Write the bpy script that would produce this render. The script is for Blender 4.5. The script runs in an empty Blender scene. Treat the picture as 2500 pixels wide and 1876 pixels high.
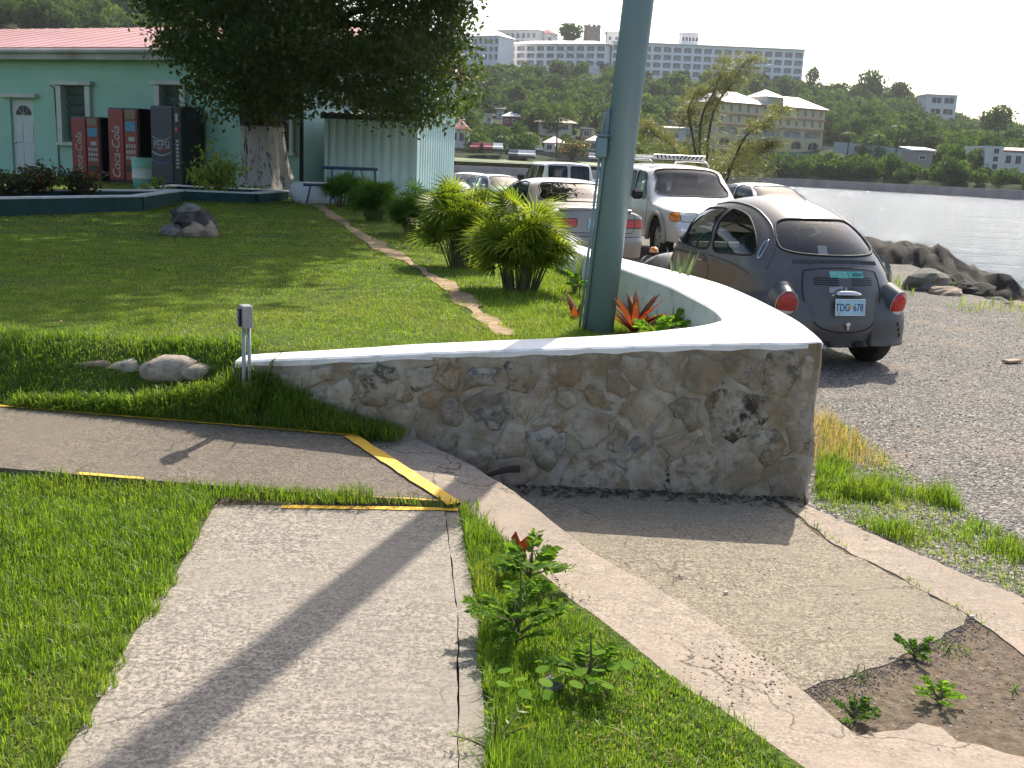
import bpy, math, random
import numpy as np
from mathutils import Matrix, Vector
random.seed(7); RNG = np.random.default_rng(11)
sc = bpy.context.scene
COL = sc.collection
# ---------------------------------------------------------------- camera
F_PX = 2600.0; PITCH = math.radians(11.95); ROLL = math.radians(2.5); EYE = 1.72
_f = np.array([0, math.cos(PITCH), -math.sin(PITCH)]); _r = np.array([1., 0, 0]); _u = np.cross(_r, _f)
CR = math.cos(ROLL)*_r + math.sin(ROLL)*_u
CU = -math.sin(ROLL)*_r + math.cos(ROLL)*_u
cam_d = bpy.data.cameras.new('camera'); cam = bpy.data.objects.new('camera', cam_d); COL.objects.link(cam)
cam_d.sensor_width = 36; cam_d.lens = F_PX/2500*36; cam_d.clip_end = 6000; cam_d.clip_start = 0.05
M = Matrix(((CR[0], CU[0], -_f[0], 0), (CR[1], CU[1], -_f[1], 0), (CR[2], CU[2], -_f[2], EYE), (0, 0, 0, 1)))
cam.matrix_world = M
sc.camera = cam
# ---------------------------------------------------------------- world, sun, exposure
SUN_AZ = math.radians(20.5); SUN_EL = math.radians(46)
w = bpy.data.worlds.new('World'); sc.world = w; w.use_nodes = True
nt = w.node_tree; sky = nt.nodes.new('ShaderNodeTexSky'); sky.sky_type = 'NISHITA'; sky.sun_disc = False
sky.sun_elevation = SUN_EL; sky.sun_rotation = SUN_AZ; sky.dust_density = 3.0; sky.air_density = 1.0; sky.ozone_density = 0.8
bg = nt.nodes['Background']; bg.inputs['Strength'].default_value = 0.15
nt.links.new(sky.outputs[0], bg.inputs['Color'])
sun_d = bpy.data.lights.new('sun', 'SUN'); sun = bpy.data.objects.new('sun', sun_d); COL.objects.link(sun)
sun_d.energy = 4.6; sun_d.angle = math.radians(0.55); sun_d.color = (1.0, 0.93, 0.82)
SUNV = Vector((math.sin(SUN_AZ)*math.cos(SUN_EL), math.cos(SUN_AZ)*math.cos(SUN_EL), math.sin(SUN_EL)))
sun.rotation_euler = SUNV.to_track_quat('Z', 'Y').to_euler()
sun.location = (0, 0, 30)
vs = sc.view_settings; vs.view_transform = 'Standard'; vs.look = 'None'; vs.gamma = 1; vs.exposure = 0.68
sc.cycles.use_denoising = True
sc.cycles.max_bounces = 8; sc.cycles.transparent_max_bounces = 16; sc.cycles.caustics_reflective = False; sc.cycles.caustics_refractive = False
sc.cycles.sample_clamp_indirect = 6
# ---------------------------------------------------------------- pixel helpers (photo is 2500 x 1876)
def ray(x, y): return ((x-1250)*CR - (y-938)*CU + F_PX*_f)/F_PX
def gz(x, y, z=0.0):
    d = ray(x, y); t = (z-EYE)/d[2]; return np.array([0, 0, EYE]) + t*d
def gy(x, y, Y):
    d = ray(x, y); t = Y/d[1]; return np.array([0, 0, EYE]) + t*d
def hor(x): return 388 + (x-1250)*0.0437
# ---------------------------------------------------------------- object helpers
def tag(o, label=None, cat=None, group=None, kind=None):
    if label: o['label'] = label
    if cat: o['category'] = cat
    if group: o['group'] = group
    if kind: o['kind'] = kind
    return o
def empty(name, loc=(0, 0, 0), rz=0, label=None, cat=None, group=None):
    o = bpy.data.objects.new(name, None); COL.objects.link(o); o.location = loc; o.rotation_euler = (0, 0, rz)
    o.empty_display_size = 0.1
    return tag(o, label, cat, group)
def link(name, me, mat=None, parent=None, kind=None):
    if mat is not None and not me.materials:
        for m in (mat if isinstance(mat, (list, tuple)) else [mat]): me.materials.append(m)
    o = bpy.data.objects.new(name, me); COL.objects.link(o)
    if parent is not None: o.parent = parent
    if kind: o['kind'] = kind
    return o
def npmesh(name, V, Fc, smooth=False, mi=None):
    V = np.asarray(V, np.float32).reshape(-1, 3); Fc = np.asarray(Fc, np.int32)
    me = bpy.data.meshes.new(name); n, k = Fc.shape
    me.vertices.add(len(V)); me.vertices.foreach_set('co', V.ravel())
    me.loops.add(n*k); me.loops.foreach_set('vertex_index', Fc.ravel())
    me.polygons.add(n); me.polygons.foreach_set('loop_start', np.arange(0, n*k, k, dtype=np.int32))
    if mi is not None: me.polygons.foreach_set('material_index', np.asarray(mi, np.int32))
    me.update(calc_edges=True); me.validate()
    if smooth: me.polygons.foreach_set('use_smooth', np.ones(len(me.polygons), bool))
    return me
class MB:
    def __init__(s): s.v = []; s.f = []; s.m = []
    def add(s, V, Fs, mi=0):
        b = len(s.v); s.v += [tuple(p) for p in V]; s.f += [tuple(i+b for i in f) for f in Fs]; s.m += [mi]*len(Fs); return s
    def box(s, c, d, rz=0, mi=0, rot=None, taper=1.0):
        hx, hy, hz = d[0]/2, d[1]/2, d[2]/2
        P = [(-hx, -hy, -hz), (hx, -hy, -hz), (hx, hy, -hz), (-hx, hy, -hz), (-hx*taper, -hy*taper, hz), (hx*taper, -hy*taper, hz), (hx*taper, hy*taper, hz), (-hx*taper, hy*taper, hz)]
        R = rot if rot is not None else Matrix.Rotation(rz, 3, 'Z')
        P = [tuple(R @ Vector(p) + Vector(c)) for p in P]
        return s.add(P, [(0, 3, 2, 1), (4, 5, 6, 7), (0, 1, 5, 4), (1, 2, 6, 5), (2, 3, 7, 6), (3, 0, 4, 7)], mi)
    def bevbox(s, c, d, b=0.01, rz=0, mi=0):
        hx, hy, hz = d[0]/2, d[1]/2, d[2]/2; b = min(b, hx*.9, hy*.9, hz*.9)
        R = Matrix.Rotation(rz, 3, 'Z')
        rings = []
        for (z, i) in ((-hz, b), (-hz+b, 0), (hz-b, 0), (hz, b)):
            x, y = hx-i, hy-i; c2 = b if i == 0 else 0.0
            rr = [(-x+c2, -y), (x-c2, -y), (x, -y+c2), (x, y-c2), (x-c2, y), (-x+c2, y), (-x, y-c2), (-x, -y+c2)]
            rings.append([tuple(R @ Vector((a, q, z)) + Vector(c)) for a, q in rr])
        V = [p for r in rings for p in r]; Fs = [tuple(range(7, -1, -1)), tuple(range(24, 32))]
        for k in range(3):
            for i in range(8): Fs.append((k*8+i, k*8+(i+1) % 8, k*8+8+(i+1) % 8, k*8+8+i))
        return s.add(V, Fs, mi)
    def tube(s, pts, r, n=8, cap=True, mi=0, closed=False):
        pts = [Vector(p) for p in pts]; L = len(pts); rs = r if isinstance(r, (list, tuple)) else [r]*L
        V = []; up = Vector((0, 0, 1)); prev = None
        for i, p in enumerate(pts):
            if closed: t = pts[(i+1) % L] - pts[i-1]
            else: t = pts[min(i+1, L-1)] - pts[max(i-1, 0)]
            if t.length < 1e-9: t = Vector((0, 0, 1))
            t.normalize()
            if prev is None:
                a = up if abs(t.z) < 0.95 else Vector((1, 0, 0)); nrm = (a - t*a.dot(t)).normalized()
            else:
                nrm = prev - t*prev.dot(t)
                nrm = nrm.normalized() if nrm.length > 1e-6 else t.orthogonal().normalized()
            prev = nrm; bn = t.cross(nrm)
            for k in range(n):
                a = 2*math.pi*k/n; V.append(tuple(p + (nrm*math.cos(a) + bn*math.sin(a))*rs[i]))
        Fs = []
        for i in range(L if closed else L-1):
            j = (i+1) % L
            for k in range(n): Fs.append((i*n+k, i*n+(k+1) % n, j*n+(k+1) % n, j*n+k))
        if cap and not closed: Fs += [tuple(range(n-1, -1, -1)), tuple(range((L-1)*n, L*n))]
        return s.add(V, Fs, mi)
    def lathe(s, prof, n=24, c=(0, 0, 0), axis='Z', mi=0):
        V = []; Fs = []; L = len(prof)
        for k in range(n):
            a = 2*math.pi*k/n
            for (r, h) in prof:
                p = (r*math.cos(a), r*math.sin(a), h)
                if axis == 'Y': p = (p[0], h, p[1])
                elif axis == 'X': p = (h, p[0], p[1])
                V.append((p[0]+c[0], p[1]+c[1], p[2]+c[2]))
        for k in range(n):
            q = (k+1) % n
            for i in range(L-1): Fs.append((k*L+i, q*L+i, q*L+i+1, k*L+i+1))
        return s.add(V, Fs, mi)
    def prism(s, poly, z0, z1, mi=0):
        n = len(poly); t0 = z0 if hasattr(z0, '__len__') else [z0]*n; t1 = z1 if hasattr(z1, '__len__') else [z1]*n
        V = [(p[0], p[1], t0[i]) for i, p in enumerate(poly)] + [(p[0], p[1], t1[i]) for i, p in enumerate(poly)]
        Fs = [tuple(range(n-1, -1, -1)), tuple(range(n, 2*n))] + [(i, (i+1) % n, n+(i+1) % n, n+i) for i in range(n)]
        return s.add(V, Fs, mi)
    def mesh(s, name, smooth=False):
        me = bpy.data.meshes.new(name); me.from_pydata(s.v, [], s.f)
        if any(s.m): me.polygons.foreach_set('material_index', s.m)
        me.update()
        if smooth: me.polygons.foreach_set('use_smooth', [True]*len(me.polygons))
        return me
    def build(s, name, mat, parent=None, smooth=False, kind=None): return link(name, s.mesh(name, smooth), mat, parent, kind)
def children(o): return [c for c in bpy.data.objects if c.parent == o]
_kids = {}
def copy_tree(o, parent=None, kids=None):
    c = o.copy(); COL.objects.link(c); c.parent = parent
    for ch in o.children: copy_tree(ch, c)
    return c
def inst(src_me, name, loc, rz=0, s=1.0, parent=None):
    o = bpy.data.objects.new(name, src_me); COL.objects.link(o); o.location = loc; o.rotation_euler = (0, 0, rz)
    o.scale = s if hasattr(s, '__len__') else (s, s, s)
    if parent is not None: o.parent = parent
    return o
# ---------------------------------------------------------------- material helpers
class NT:
    def __init__(s, name):
        s.m = bpy.data.materials.new(name); s.m.use_nodes = True; s.t = s.m.node_tree
        s.b = s.t.nodes['Principled BSDF']; s.out = s.t.nodes['Material Output']; s._co = None
    def n(s, typ, **kw):
        nd = s.t.nodes.new(typ)
        for k, v in kw.items():
            if k in nd.bl_rna.properties: setattr(nd, k, v)
            else: nd.inputs[k.replace('_', ' ')].default_value = v
        return nd
    def l(s, a, b): s.t.links.new(a, b); return s
    def co(s):
        if s._co is None: s._co = s.n('ShaderNodeTexCoord').outputs['Object']
        return s._co
    def world(s):
        return s.n('ShaderNodeNewGeometry').outputs['Position']
    def noise(s, scale, detail=4, rough=.55, vec=None, stretch=None):
        nd = s.n('ShaderNodeTexNoise'); nd.inputs['Scale'].default_value = scale; nd.inputs['Detail'].default_value = detail; nd.inputs['Roughness'].default_value = rough
        v = vec or s.co()
        if stretch:
            mp = s.n('ShaderNodeMapping'); mp.inputs['Scale'].default_value = stretch; s.l(v, mp.inputs['Vector']); v = mp.outputs[0]
        s.l(v, nd.inputs['Vector']); return nd.outputs['Fac']
    def voro(s, scale, feat='F1', vec=None, out='Distance'):
        nd = s.n('ShaderNodeTexVoronoi'); nd.feature = feat; nd.inputs['Scale'].default_value = scale; s.l(vec or s.co(), nd.inputs['Vector']); return nd.outputs[out]
    def ramp(s, fac, stops):
        nd = s.n('ShaderNodeValToRGB'); e = nd.color_ramp.elements
        while len(e) > 1: e.remove(e[0])
        for i, (p, c) in enumerate(stops):
            if not hasattr(c, '__len__'): c = (c, c, c)
            if i == 0: e[0].position = p; e[0].color = (*c, 1)
            else: q = e.new(p); q.color = (*c, 1)
        s.l(fac, nd.inputs[0]); return nd.outputs[0]
    def mix(s, fac, a, b, mode='MIX'):
        nd = s.n('ShaderNodeMix'); nd.data_type = 'RGBA'; nd.blend_type = mode
        for sock, v in ((nd.inputs[0], fac), (nd.inputs[6], a), (nd.inputs[7], b)):
            if hasattr(v, 'is_linked'): s.l(v, sock)
            elif hasattr(v, '__len__'): sock.default_value = (*v, 1)
            else: sock.default_value = v
        return nd.outputs[2]
    def math(s, op, a, b=None):
        nd = s.n('ShaderNodeMath'); nd.operation = op
        for i, v in enumerate((a, b)):
            if v is None: continue
            if hasattr(v, 'is_linked'): s.l(v, nd.inputs[i])
            else: nd.inputs[i].default_value = v
        return nd.outputs[0]
    def bump(s, h, strength=.3, dist=.02):
        nd = s.n('ShaderNodeBump'); nd.inputs['Strength'].default_value = strength; nd.inputs['Distance'].default_value = dist
        s.l(h, nd.inputs['Height']); s.l(nd.outputs[0], s.b.inputs['Normal']); return s
    def base(s, c):
        if hasattr(c, 'is_linked'): s.l(c, s.b.inputs['Base Color'])
        else: s.b.inputs['Base Color'].default_value = (*c, 1)
        return s
    def set(s, **kw):
        for k, v in kw.items(): s.b.inputs[k.replace('_', ' ')].default_value = v
        return s
MATS = {}
def paint(name, c, rough=.5, var=.12, scale=6, metallic=0, coat=0, bump=0, spec=.5, grime=None):
    if name in MATS: return MATS[name]
    t = NT(name); f = t.noise(scale, 5)
    lo = tuple(x*(1-var) for x in c); hi = tuple(min(1, x*(1+var)) for x in c)
    col = t.ramp(f, [(.3, lo), (.7, hi)])
    if grime: col = t.mix(t.ramp(t.noise(scale*.35, 6, .65), [(.45, 0), (.7, 1)]), col, grime)
    t.base(col).set(Roughness=rough, Metallic=metallic, Specular_IOR_Level=spec)
    if coat: t.set(Coat_Weight=coat, Coat_Roughness=.06)
    if bump: t.bump(t.noise(scale*6, 4), bump, .01)
    MATS[name] = t.m; return t.m
def leafmat(name, a, b, trans=.45, scale=9, rough=.45, spec=.35, red=None, big=None):
    t = NT(name); g = t.world()
    c = t.ramp(t.noise(scale, 3, .6, vec=g), [(.32, a), (.68, b)])
    if big: c = t.mix(t.ramp(t.noise(big[0], 4, .65, vec=g), [(.5, 0), (.68, big[1])]), c, big[2])
    if red: c = t.mix(t.ramp(t.noise(red[0], 2, .5, vec=g), [(red[1], 0), (red[1]+.06, 1)]), c, red[2])
    t.base(c).set(Roughness=rough, Specular_IOR_Level=spec)
    tr = t.n('ShaderNodeBsdfTranslucent'); cc = t.mix(.5, c, (1.0, 1.0, .25), 'MULTIPLY'); cc2 = t.mix(1.0, cc, (1.9, 1.9, 1.5), 'MULTIPLY'); t.l(cc2, tr.inputs['Color'])
    ms = t.n('ShaderNodeMixShader'); ms.inputs[0].default_value = trans
    t.l(t.b.outputs[0], ms.inputs[1]); t.l(tr.outputs[0], ms.inputs[2]); t.l(ms.outputs[0], t.out.inputs['Surface'])
    MATS[name] = t.m; return t.m
def glassmat(name, tint=(.75, .85, .82), refl=1.0, dust_sheen=0.0):
    t = NT(name); t.t.nodes.remove(t.b)
    tr = t.n('ShaderNodeBsdfTransparent'); tr.inputs[0].default_value = (*tint, 1)
    gl = t.n('ShaderNodeBsdfGlossy'); gl.inputs['Roughness'].default_value = .03; gl.inputs['Color'].default_value = (refl, refl, refl, 1)
    fr = t.n('ShaderNodeFresnel'); fr.inputs['IOR'].default_value = 1.52
    ms = t.n('ShaderNodeMixShader'); t.l(fr.outputs[0], ms.inputs[0]); t.l(tr.outputs[0], ms.inputs[1]); t.l(gl.outputs[0], ms.inputs[2]); so_ = ms.outputs[0]
    if dust_sheen:
        tl = t.n('ShaderNodeBsdfTranslucent'); tl.inputs[0].default_value = (.8, .8, .76, 1); df = t.n('ShaderNodeBsdfDiffuse'); df.inputs[0].default_value = (.5, .48, .44, 1); m1 = t.n('ShaderNodeMixShader'); m1.inputs[0].default_value = .4; t.l(tl.outputs[0], m1.inputs[1]); t.l(df.outputs[0], m1.inputs[2]); m2_ = t.n('ShaderNodeMixShader'); t.l(t.math('MULTIPLY', t.noise(3, 4, .6), dust_sheen*2), m2_.inputs[0]); t.l(so_, m2_.inputs[1]); t.l(m1.outputs[0], m2_.inputs[2]); so_ = m2_.outputs[0]
    t.l(so_, t.out.inputs['Surface'])
    MATS[name] = t.m; return t.m
def sstep(a, b, x):
    t = np.clip((np.asarray(x, float)-a)/(b-a), 0, 1); return t*t*(3-2*t)
def vnoise(x, y, s=1.0, seed=0):
    """smooth value noise on arrays, about -1..1"""
    x = np.asarray(x, float)*s; y = np.asarray(y, float)*s
    xi = np.floor(x).astype(int); yi = np.floor(y).astype(int); fx = x-xi; fy = y-yi
    fx = fx*fx*(3-2*fx); fy = fy*fy*(3-2*fy)
    def h(i, j):
        n = (i*374761393 + j*668265263 + seed*974711) & 0x7fffffff
        n = ((n ^ (n >> 13))*1274126177) & 0x7fffffff
        return ((n ^ (n >> 16)) & 0xffff)/32767.5 - 1
    return (h(xi, yi)*(1-fx)*(1-fy) + h(xi+1, yi)*fx*(1-fy) + h(xi, yi+1)*(1-fx)*fy + h(xi+1, yi+1)*fx*fy)
def inpoly(px, py, poly):
    px = np.asarray(px); py = np.asarray(py); r = np.zeros(px.shape, bool); n = len(poly); j = n-1
    for i in range(n):
        xi, yi = poly[i][0], poly[i][1]; xj, yj = poly[j][0], poly[j][1]
        c = ((yi > py) != (yj > py)) & (px < (xj-xi)*(py-yi)/((yj-yi) if yj != yi else 1e-12)+xi)
        r ^= c; j = i
    return r
def sdpoly(px, py, poly, closed=True):
    """signed distance to polygon, positive inside"""
    px = np.asarray(px, float); py = np.asarray(py, float); d = np.full(px.shape, 1e9); n = len(poly)
    for i in range(n if closed else n-1):
        ax, ay = poly[i]; bx, by = poly[(i+1) % n]; ex, ey = bx-ax, by-ay
        t = np.clip(((px-ax)*ex+(py-ay)*ey)/(ex*ex+ey*ey+1e-12), 0, 1)
        d = np.minimum(d, np.hypot(px-ax-t*ex, py-ay-t*ey))
    if closed: return np.where(inpoly(px, py, poly), d, -d)
    return d
def smoothpoly(P, k=6, closed=True):
    """Catmull-Rom resample"""
    P = [np.array(p, float) for p in P]; n = len(P); out = []
    for i in range(n if closed else n-1):
        p0 = P[(i-1) % n] if closed or i > 0 else P[0]; p1 = P[i]; p2 = P[(i+1) % n]; p3 = P[(i+2) % n] if closed or i+2 < n else P[-1]
        for j in range(k):
            t = j/k; out.append(.5*((2*p1)+(-p0+p2)*t+(2*p0-5*p1+4*p2-p3)*t*t+(-p0+3*p1-3*p2+p3)*t**3))
    if not closed: out.append(P[-1])
    return [tuple(p) for p in out]
# ================================================================ ground materials
def concrete(name, c, dark, speck=90, rough=.9, stain=.5, warm=None):
    t = NT(name); g = t.world()
    big = t.noise(1.7, 6, .6, vec=g); mid = t.noise(14, 5, .65, vec=g); fine = t.noise(speck, 3, .7, vec=g); brush = t.noise(26, 4, .7, vec=g, stretch=(.25, 1.6, 1))
    col = t.mix(t.ramp(mid, [(.35, 0), (.7, 1)]), c, tuple(x*.72 for x in c))
    col = t.mix(t.ramp(t.noise(55, 4, .8, vec=g), [(.47, 0), (.60, stain*.85)]), col, dark)
    col = t.mix(t.ramp(fine, [(.50, 0), (.60, min(1, stain*1.15))]), col, dark)
    col = t.mix(t.ramp(brush, [(.52, 0), (.68, stain*.75)]), col, dark)
    col = t.mix(t.ramp(t.noise(230, 2, .8, vec=g), [(.52, 0), (.62, stain*.7)]), col, dark)
    col = t.mix(t.ramp(big, [(.48, 0), (.7, stain)]), col, tuple(x*.6 for x in c))
    if warm: col = t.mix(t.ramp(t.noise(2.6, 4, .6, vec=g), [(.5, 0), (.68, .7)]), col, warm)
    spk = t.ramp(t.voro(170, vec=g), [(.08, 1), (.16, 0)]); col = t.mix(t.math('MULTIPLY', spk, .55), col, (.52, .48, .42))
    col = t.mix(t.ramp(t.noise(.55, 5, .65, vec=g), [(.45, 0), (.62, .45)]), col, tuple(x*.5 for x in c))
    wv = t.n('ShaderNodeVectorMath'); wv.operation = 'ADD'; nz_ = t.n('ShaderNodeTexNoise'); nz_.inputs['Scale'].default_value = 3.5; nz_.inputs['Detail'].default_value = 5; t.l(g, nz_.inputs[0]); sv = t.n('ShaderNodeVectorMath'); sv.operation = 'SCALE'; sv.inputs['Scale'].default_value = .5; t.l(nz_.outputs['Color'], sv.inputs[0]); t.l(g, wv.inputs[0]); t.l(sv.outputs[0], wv.inputs[1])
    ck = t.n('ShaderNodeTexVoronoi'); ck.feature = 'DISTANCE_TO_EDGE'; ck.inputs['Scale'].default_value = .85; t.l(wv.outputs[0], ck.inputs['Vector']); ckf = t.math('MULTIPLY', t.ramp(ck.outputs['Distance'], [(0, 1), (.0055, 0)]), t.ramp(t.noise(1.3, 3, vec=g), [(.5, 0), (.55, .85)])); col = t.mix(ckf, col, (.05, .042, .033))
    t.base(col).set(Roughness=rough, Specular_IOR_Level=.2)
    h = t.math('ADD', t.math('MULTIPLY', fine, .5), t.math('ADD', mid, t.math('MULTIPLY', brush, .6)))
    t.bump(h, .55, .006); MATS[name] = t.m; return t.m
m_walk = concrete('walkway concrete', (.46, .405, .33), (.12, .105, .088), stain=.82)
m_walk2 = concrete('side walkway concrete', (.30, .25, .19), (.08, .065, .05), stain=.8)
m_drive = concrete('driveway concrete', (.42, .36, .265), (.11, .09, .065), speck=100, stain=.85)
m_kerb = concrete('kerb concrete', (.46, .385, .30), (.17, .13, .10), stain=.6, warm=(.40, .31, .24))
def gravelmat(name, cols, tan, sc_=75):
    t = NT(name); g = t.world()
    v = t.n('ShaderNodeTexVoronoi'); v.inputs['Scale'].default_value = sc_; t.l(g, v.inputs['Vector'])
    rnd = t.n('ShaderNodeSeparateColor'); t.l(v.outputs['Color'], rnd.inputs[0])
    c = t.ramp(rnd.outputs[0], cols)
    sep = t.n('ShaderNodeSeparateXYZ'); t.l(g, sep.inputs[0])
    ynear = t.ramp(t.math('ADD', t.math('MULTIPLY', sep.outputs[1], .1), t.math('MULTIPLY', t.noise(.7, 4, .6, vec=g), .5)), [(1.0, 0), (1.5, 1)])
    litter = t.ramp(t.noise(32, 4, .7, vec=g, stretch=(.5, 1.3, 1)), [(.3, tuple(x*.5 for x in tan)), (.62, tan), (.75, tuple(min(1, x*1.7) for x in tan))])
    c = t.mix(ynear, c, litter)
    c = t.mix(t.ramp(t.noise(1.1, 5, .6, vec=g), [(.5, 0), (.72, .45)]), c, tan)
    t.base(c).set(Roughness=.95, Specular_IOR_Level=.2)
    t.bump(t.math('ADD', t.ramp(v.outputs['Distance'], [(0, 1), (.6, 0)]), t.noise(9, 4, vec=g)), .8, .02); MATS[name] = t.m; return t.m
m_gravel = gravelmat('worn asphalt gravel', [(0, (.06, .058, .056)), (.45, (.15, .142, .13)), (.8, (.27, .25, .22)), (1, (.5, .46, .41))], (.36, .275, .19))
def soilmat(name, a, b, s=20):
    t = NT(name); g = t.world(); c = t.ramp(t.noise(s, 6, .7, vec=g), [(.3, a), (.6, b), (.78, tuple(min(1, x*1.5) for x in b))]); t.base(c).set(Roughness=.95, Specular_IOR_Level=.1)
    t.bump(t.noise(s*2, 5, .7, vec=g), .7, .02); MATS[name] = t.m; return t.m
m_dirt = soilmat('dark damp dirt', (.07, .05, .035), (.20, .155, .11), 24)
m_trench = soilmat('bare sandy earth', (.22, .15, .085), (.42, .31, .19), 12)
m_turf = NT('turf'); _g = m_turf.world()
_c = m_turf.ramp(m_turf.noise(26, 4, .7, vec=_g), [(.3, (.03, .05, .01)), (.55, (.085, .125, .022)), (.75, (.16, .17, .05))])
_c = m_turf.mix(m_turf.ramp(m_turf.noise(1.1, 4, .6, vec=_g), [(.54, 0), (.72, .45)]), _c, (.18, .17, .055))
m_turf.base(_c).set(Roughness=.95, Specular_IOR_Level=.1); m_turf.bump(m_turf.noise(60, 3, vec=_g), .8, .03); m_turf = m_turf.m
m_yellow = NT('yellow paint'); _g = m_yellow.world()
_c = m_yellow.mix(m_yellow.ramp(m_yellow.noise(34, 6, .75, vec=_g), [(.55, 0), (.62, .8)]), (.82, .46, .035), (.40, .33, .22))
m_yellow.base(_c).set(Roughness=.7); m_yellow = m_yellow.m
m_white = NT('white wall paint'); _g = m_white.world()
_c = m_white.mix(m_white.ramp(m_white.noise(5, 6, .7, vec=_g), [(.5, 0), (.66, .55)]), (.80, .79, .77), (.50, .48, .43))
m_white.base(_c).set(Roughness=.6); m_white.bump(m_white.noise(30, 4, vec=_g), .2, .01); m_white = m_white.m
# ================================================================ near ground
def shoreX(Y):
    return np.interp(Y, [-4, 8, 14, 17, 24, 34, 60], [10.5, 8.6, 7.2, 6.9, 8.2, 9.6, 11.0])
def ground_z(X, Y):
    X = np.asarray(X, float); Y = np.asarray(Y, float)
    d = np.maximum(sstep(0, 3.2, X-shoreX(Y)), sstep(47, 50, Y)*sstep(-16, -11, X))
    return -0.02 - .31*sstep(30, 40, Y)*(1-d) - 1.9*d + .012*vnoise(X, Y, .8)*(1-d)
ys = np.concatenate([np.linspace(-4, 20, 97), np.linspace(20.5, 60, 60), np.linspace(65, 190, 12)])
xs = np.concatenate([np.linspace(-80, -10, 24), np.linspace(-9, 12, 106), np.linspace(12.5, 18, 8)])
GX, GY = np.meshgrid(xs, ys); GZ = ground_z(GX, GY)
def gridfaces(r, c):
    i = np.arange(r*c).reshape(r, c); return np.stack([i[:-1, :-1], i[:-1, 1:], i[1:, 1:], i[1:, :-1]], -1).reshape(-1, 4)
o = link('ground', npmesh('ground', np.stack([GX, GY, GZ], -1), gridfaces(*GX.shape), True), m_gravel, kind='structure')
# ---------------------------------------------------------------- pavement slabs
def P(*pts): return [gz(*p) for p in pts]
def sheet(name, pts, mat, parent=None, thick=.1, kind='structure', chip=0.0, seed=1):
    """slab from corner points (x,y,z), edge subdivided and slightly ragged, with a skirt"""
    rr = random.Random(seed); q = []
    n = len(pts)
    for i in range(n):
        a = np.array(pts[i]); b = np.array(pts[(i+1) % n]); L = np.linalg.norm((b-a)[:2]); k = max(1, int(L/.06)) if chip else 1
        for j in range(k):
            p = a+(b-a)*j/k
            if chip and j:
                nn = np.array([-(b-a)[1], (b-a)[0], 0])/max(L, 1e-6); p = p+nn*rr.uniform(-chip, chip)
            q.append(p)
    mb = MB(); n = len(q); mb.add([tuple(p) for p in q]+[(p[0], p[1], p[2]-thick) for p in q], [tuple(range(n))]+[((i+1) % n, i, n+i, n+(i+1) % n) for i in range(n)])
    me = mb.mesh(name)
    import bmesh
    bm = bmesh.new(); bm.from_mesh(me); bmesh.ops.recalc_face_normals(bm, faces=bm.faces); bmesh.ops.triangulate(bm, faces=[f for f in bm.faces if len(f.verts) > 4]); bm.to_mesh(me); bm.free()
    return link(name, me, mat, parent, kind)
ZW = .15
A = gz(870, 1062, .28); J = gz(1126, 1228, .17); L1 = gz(0, 990, .33); L2 = gz(0, 1142, .27); L3 = gz(520, 1185, .20)
ext = lambda a, b, s: a+(b-a)*s
def wline(p, q, z=None): return p, q
wl = [gz(520, 1232, ZW), gz(290, 1612, ZW), gz(115, 1880, ZW)]; wr = [gz(1118, 1241, ZW), gz(1165, 1500, ZW), gz(1190, 1880, ZW)]
wl.append(wl[1]+(wl[2]-wl[1])*9); wr.append(wr[1]+(wr[2]-wr[1])*9)
gr_ = [wr[0]+(wl[0]-wr[0])*.055, wr[1]+(wl[1]-wr[1])*.062, wr[2]+(wl[2]-wr[2])*.07, wr[3]+(wl[3]-wr[3])*.08]
walk = sheet('front_walkway', wl[::-1]+gr_, m_walk, chip=.003)
off = np.array([.004, 0, -.004])
sheet('edge_strip', [g+off for g in gr_[::-1]]+[p+np.array([0, 0, -.006]) for p in wr], m_walk, walk, kind=None, chip=.003, seed=4)
L1e = ext(A, L1, 6); L2e = ext(L3, L2, 6)
walk2 = sheet('side_walkway', [A, L1e, L2e, L3, gz(800, 1208, .185), J], m_walk2, chip=.005)
def strip(name, pts, wd, mat, parent, dz=.004, seed=3):
    rr = random.Random(seed); q = []; mb = MB()
    for i in range(len(pts)-1):
        a, b = np.array(pts[i]), np.array(pts[i+1]); k = max(2, int(np.linalg.norm(b-a)/.05))
        for j in range(k + (i == len(pts)-2)): q.append(a+(b-a)*j/k)
    V = []
    for i, p in enumerate(q):
        d = q[min(i+1, len(q)-1)]-q[max(i-1, 0)]; d[2] = 0; nn = np.array([-d[1], d[0], 0])/np.linalg.norm(d)
        w0 = wd[0]+rr.uniform(-.004, .004); w1 = wd[1]+rr.uniform(-.004, .004)
        V += [tuple(p+nn*w0+np.array([0, 0, dz])), tuple(p+nn*w1+np.array([0, 0, dz]))]
    mb.add(V, [(2*i, 2*i+1, 2*i+3, 2*i+2) for i in range(len(q)-1)]); return mb.build(name, mat, parent)
strip('yellow_line', [A, J], (.0, -.075), m_yellow, walk2)
strip('yellow_line', [ext(A, L1, 1.3), A], (-.004, -.03), m_yellow, walk2, seed=5)
strip('yellow_line', [gz(640, 1197, .188), J+np.array([-.03, 0, 0])], (.0, .035), m_yellow, walk2, seed=6)
strip('yellow_line', [gz(190, 1158, .243), gz(350, 1170, .222)], (-.012, .022), m_yellow, walk2, seed=16)
strip('yellow_line', [ext(wr[0], wl[0], .72), wr[0]], (-.002, -.045), m_yellow, walk, seed=7)
dn = np.array([0, 0, -.010]); sheet('joint_soil', [wl[0]+np.array([-.05, -.03, -.012]), wr[0]+np.array([.02, -.03, -.012]), J+np.array([.02, .03, -.022]), L3+np.array([-.05, .05, -.02])], m_dirt, thick=.05)
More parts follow.
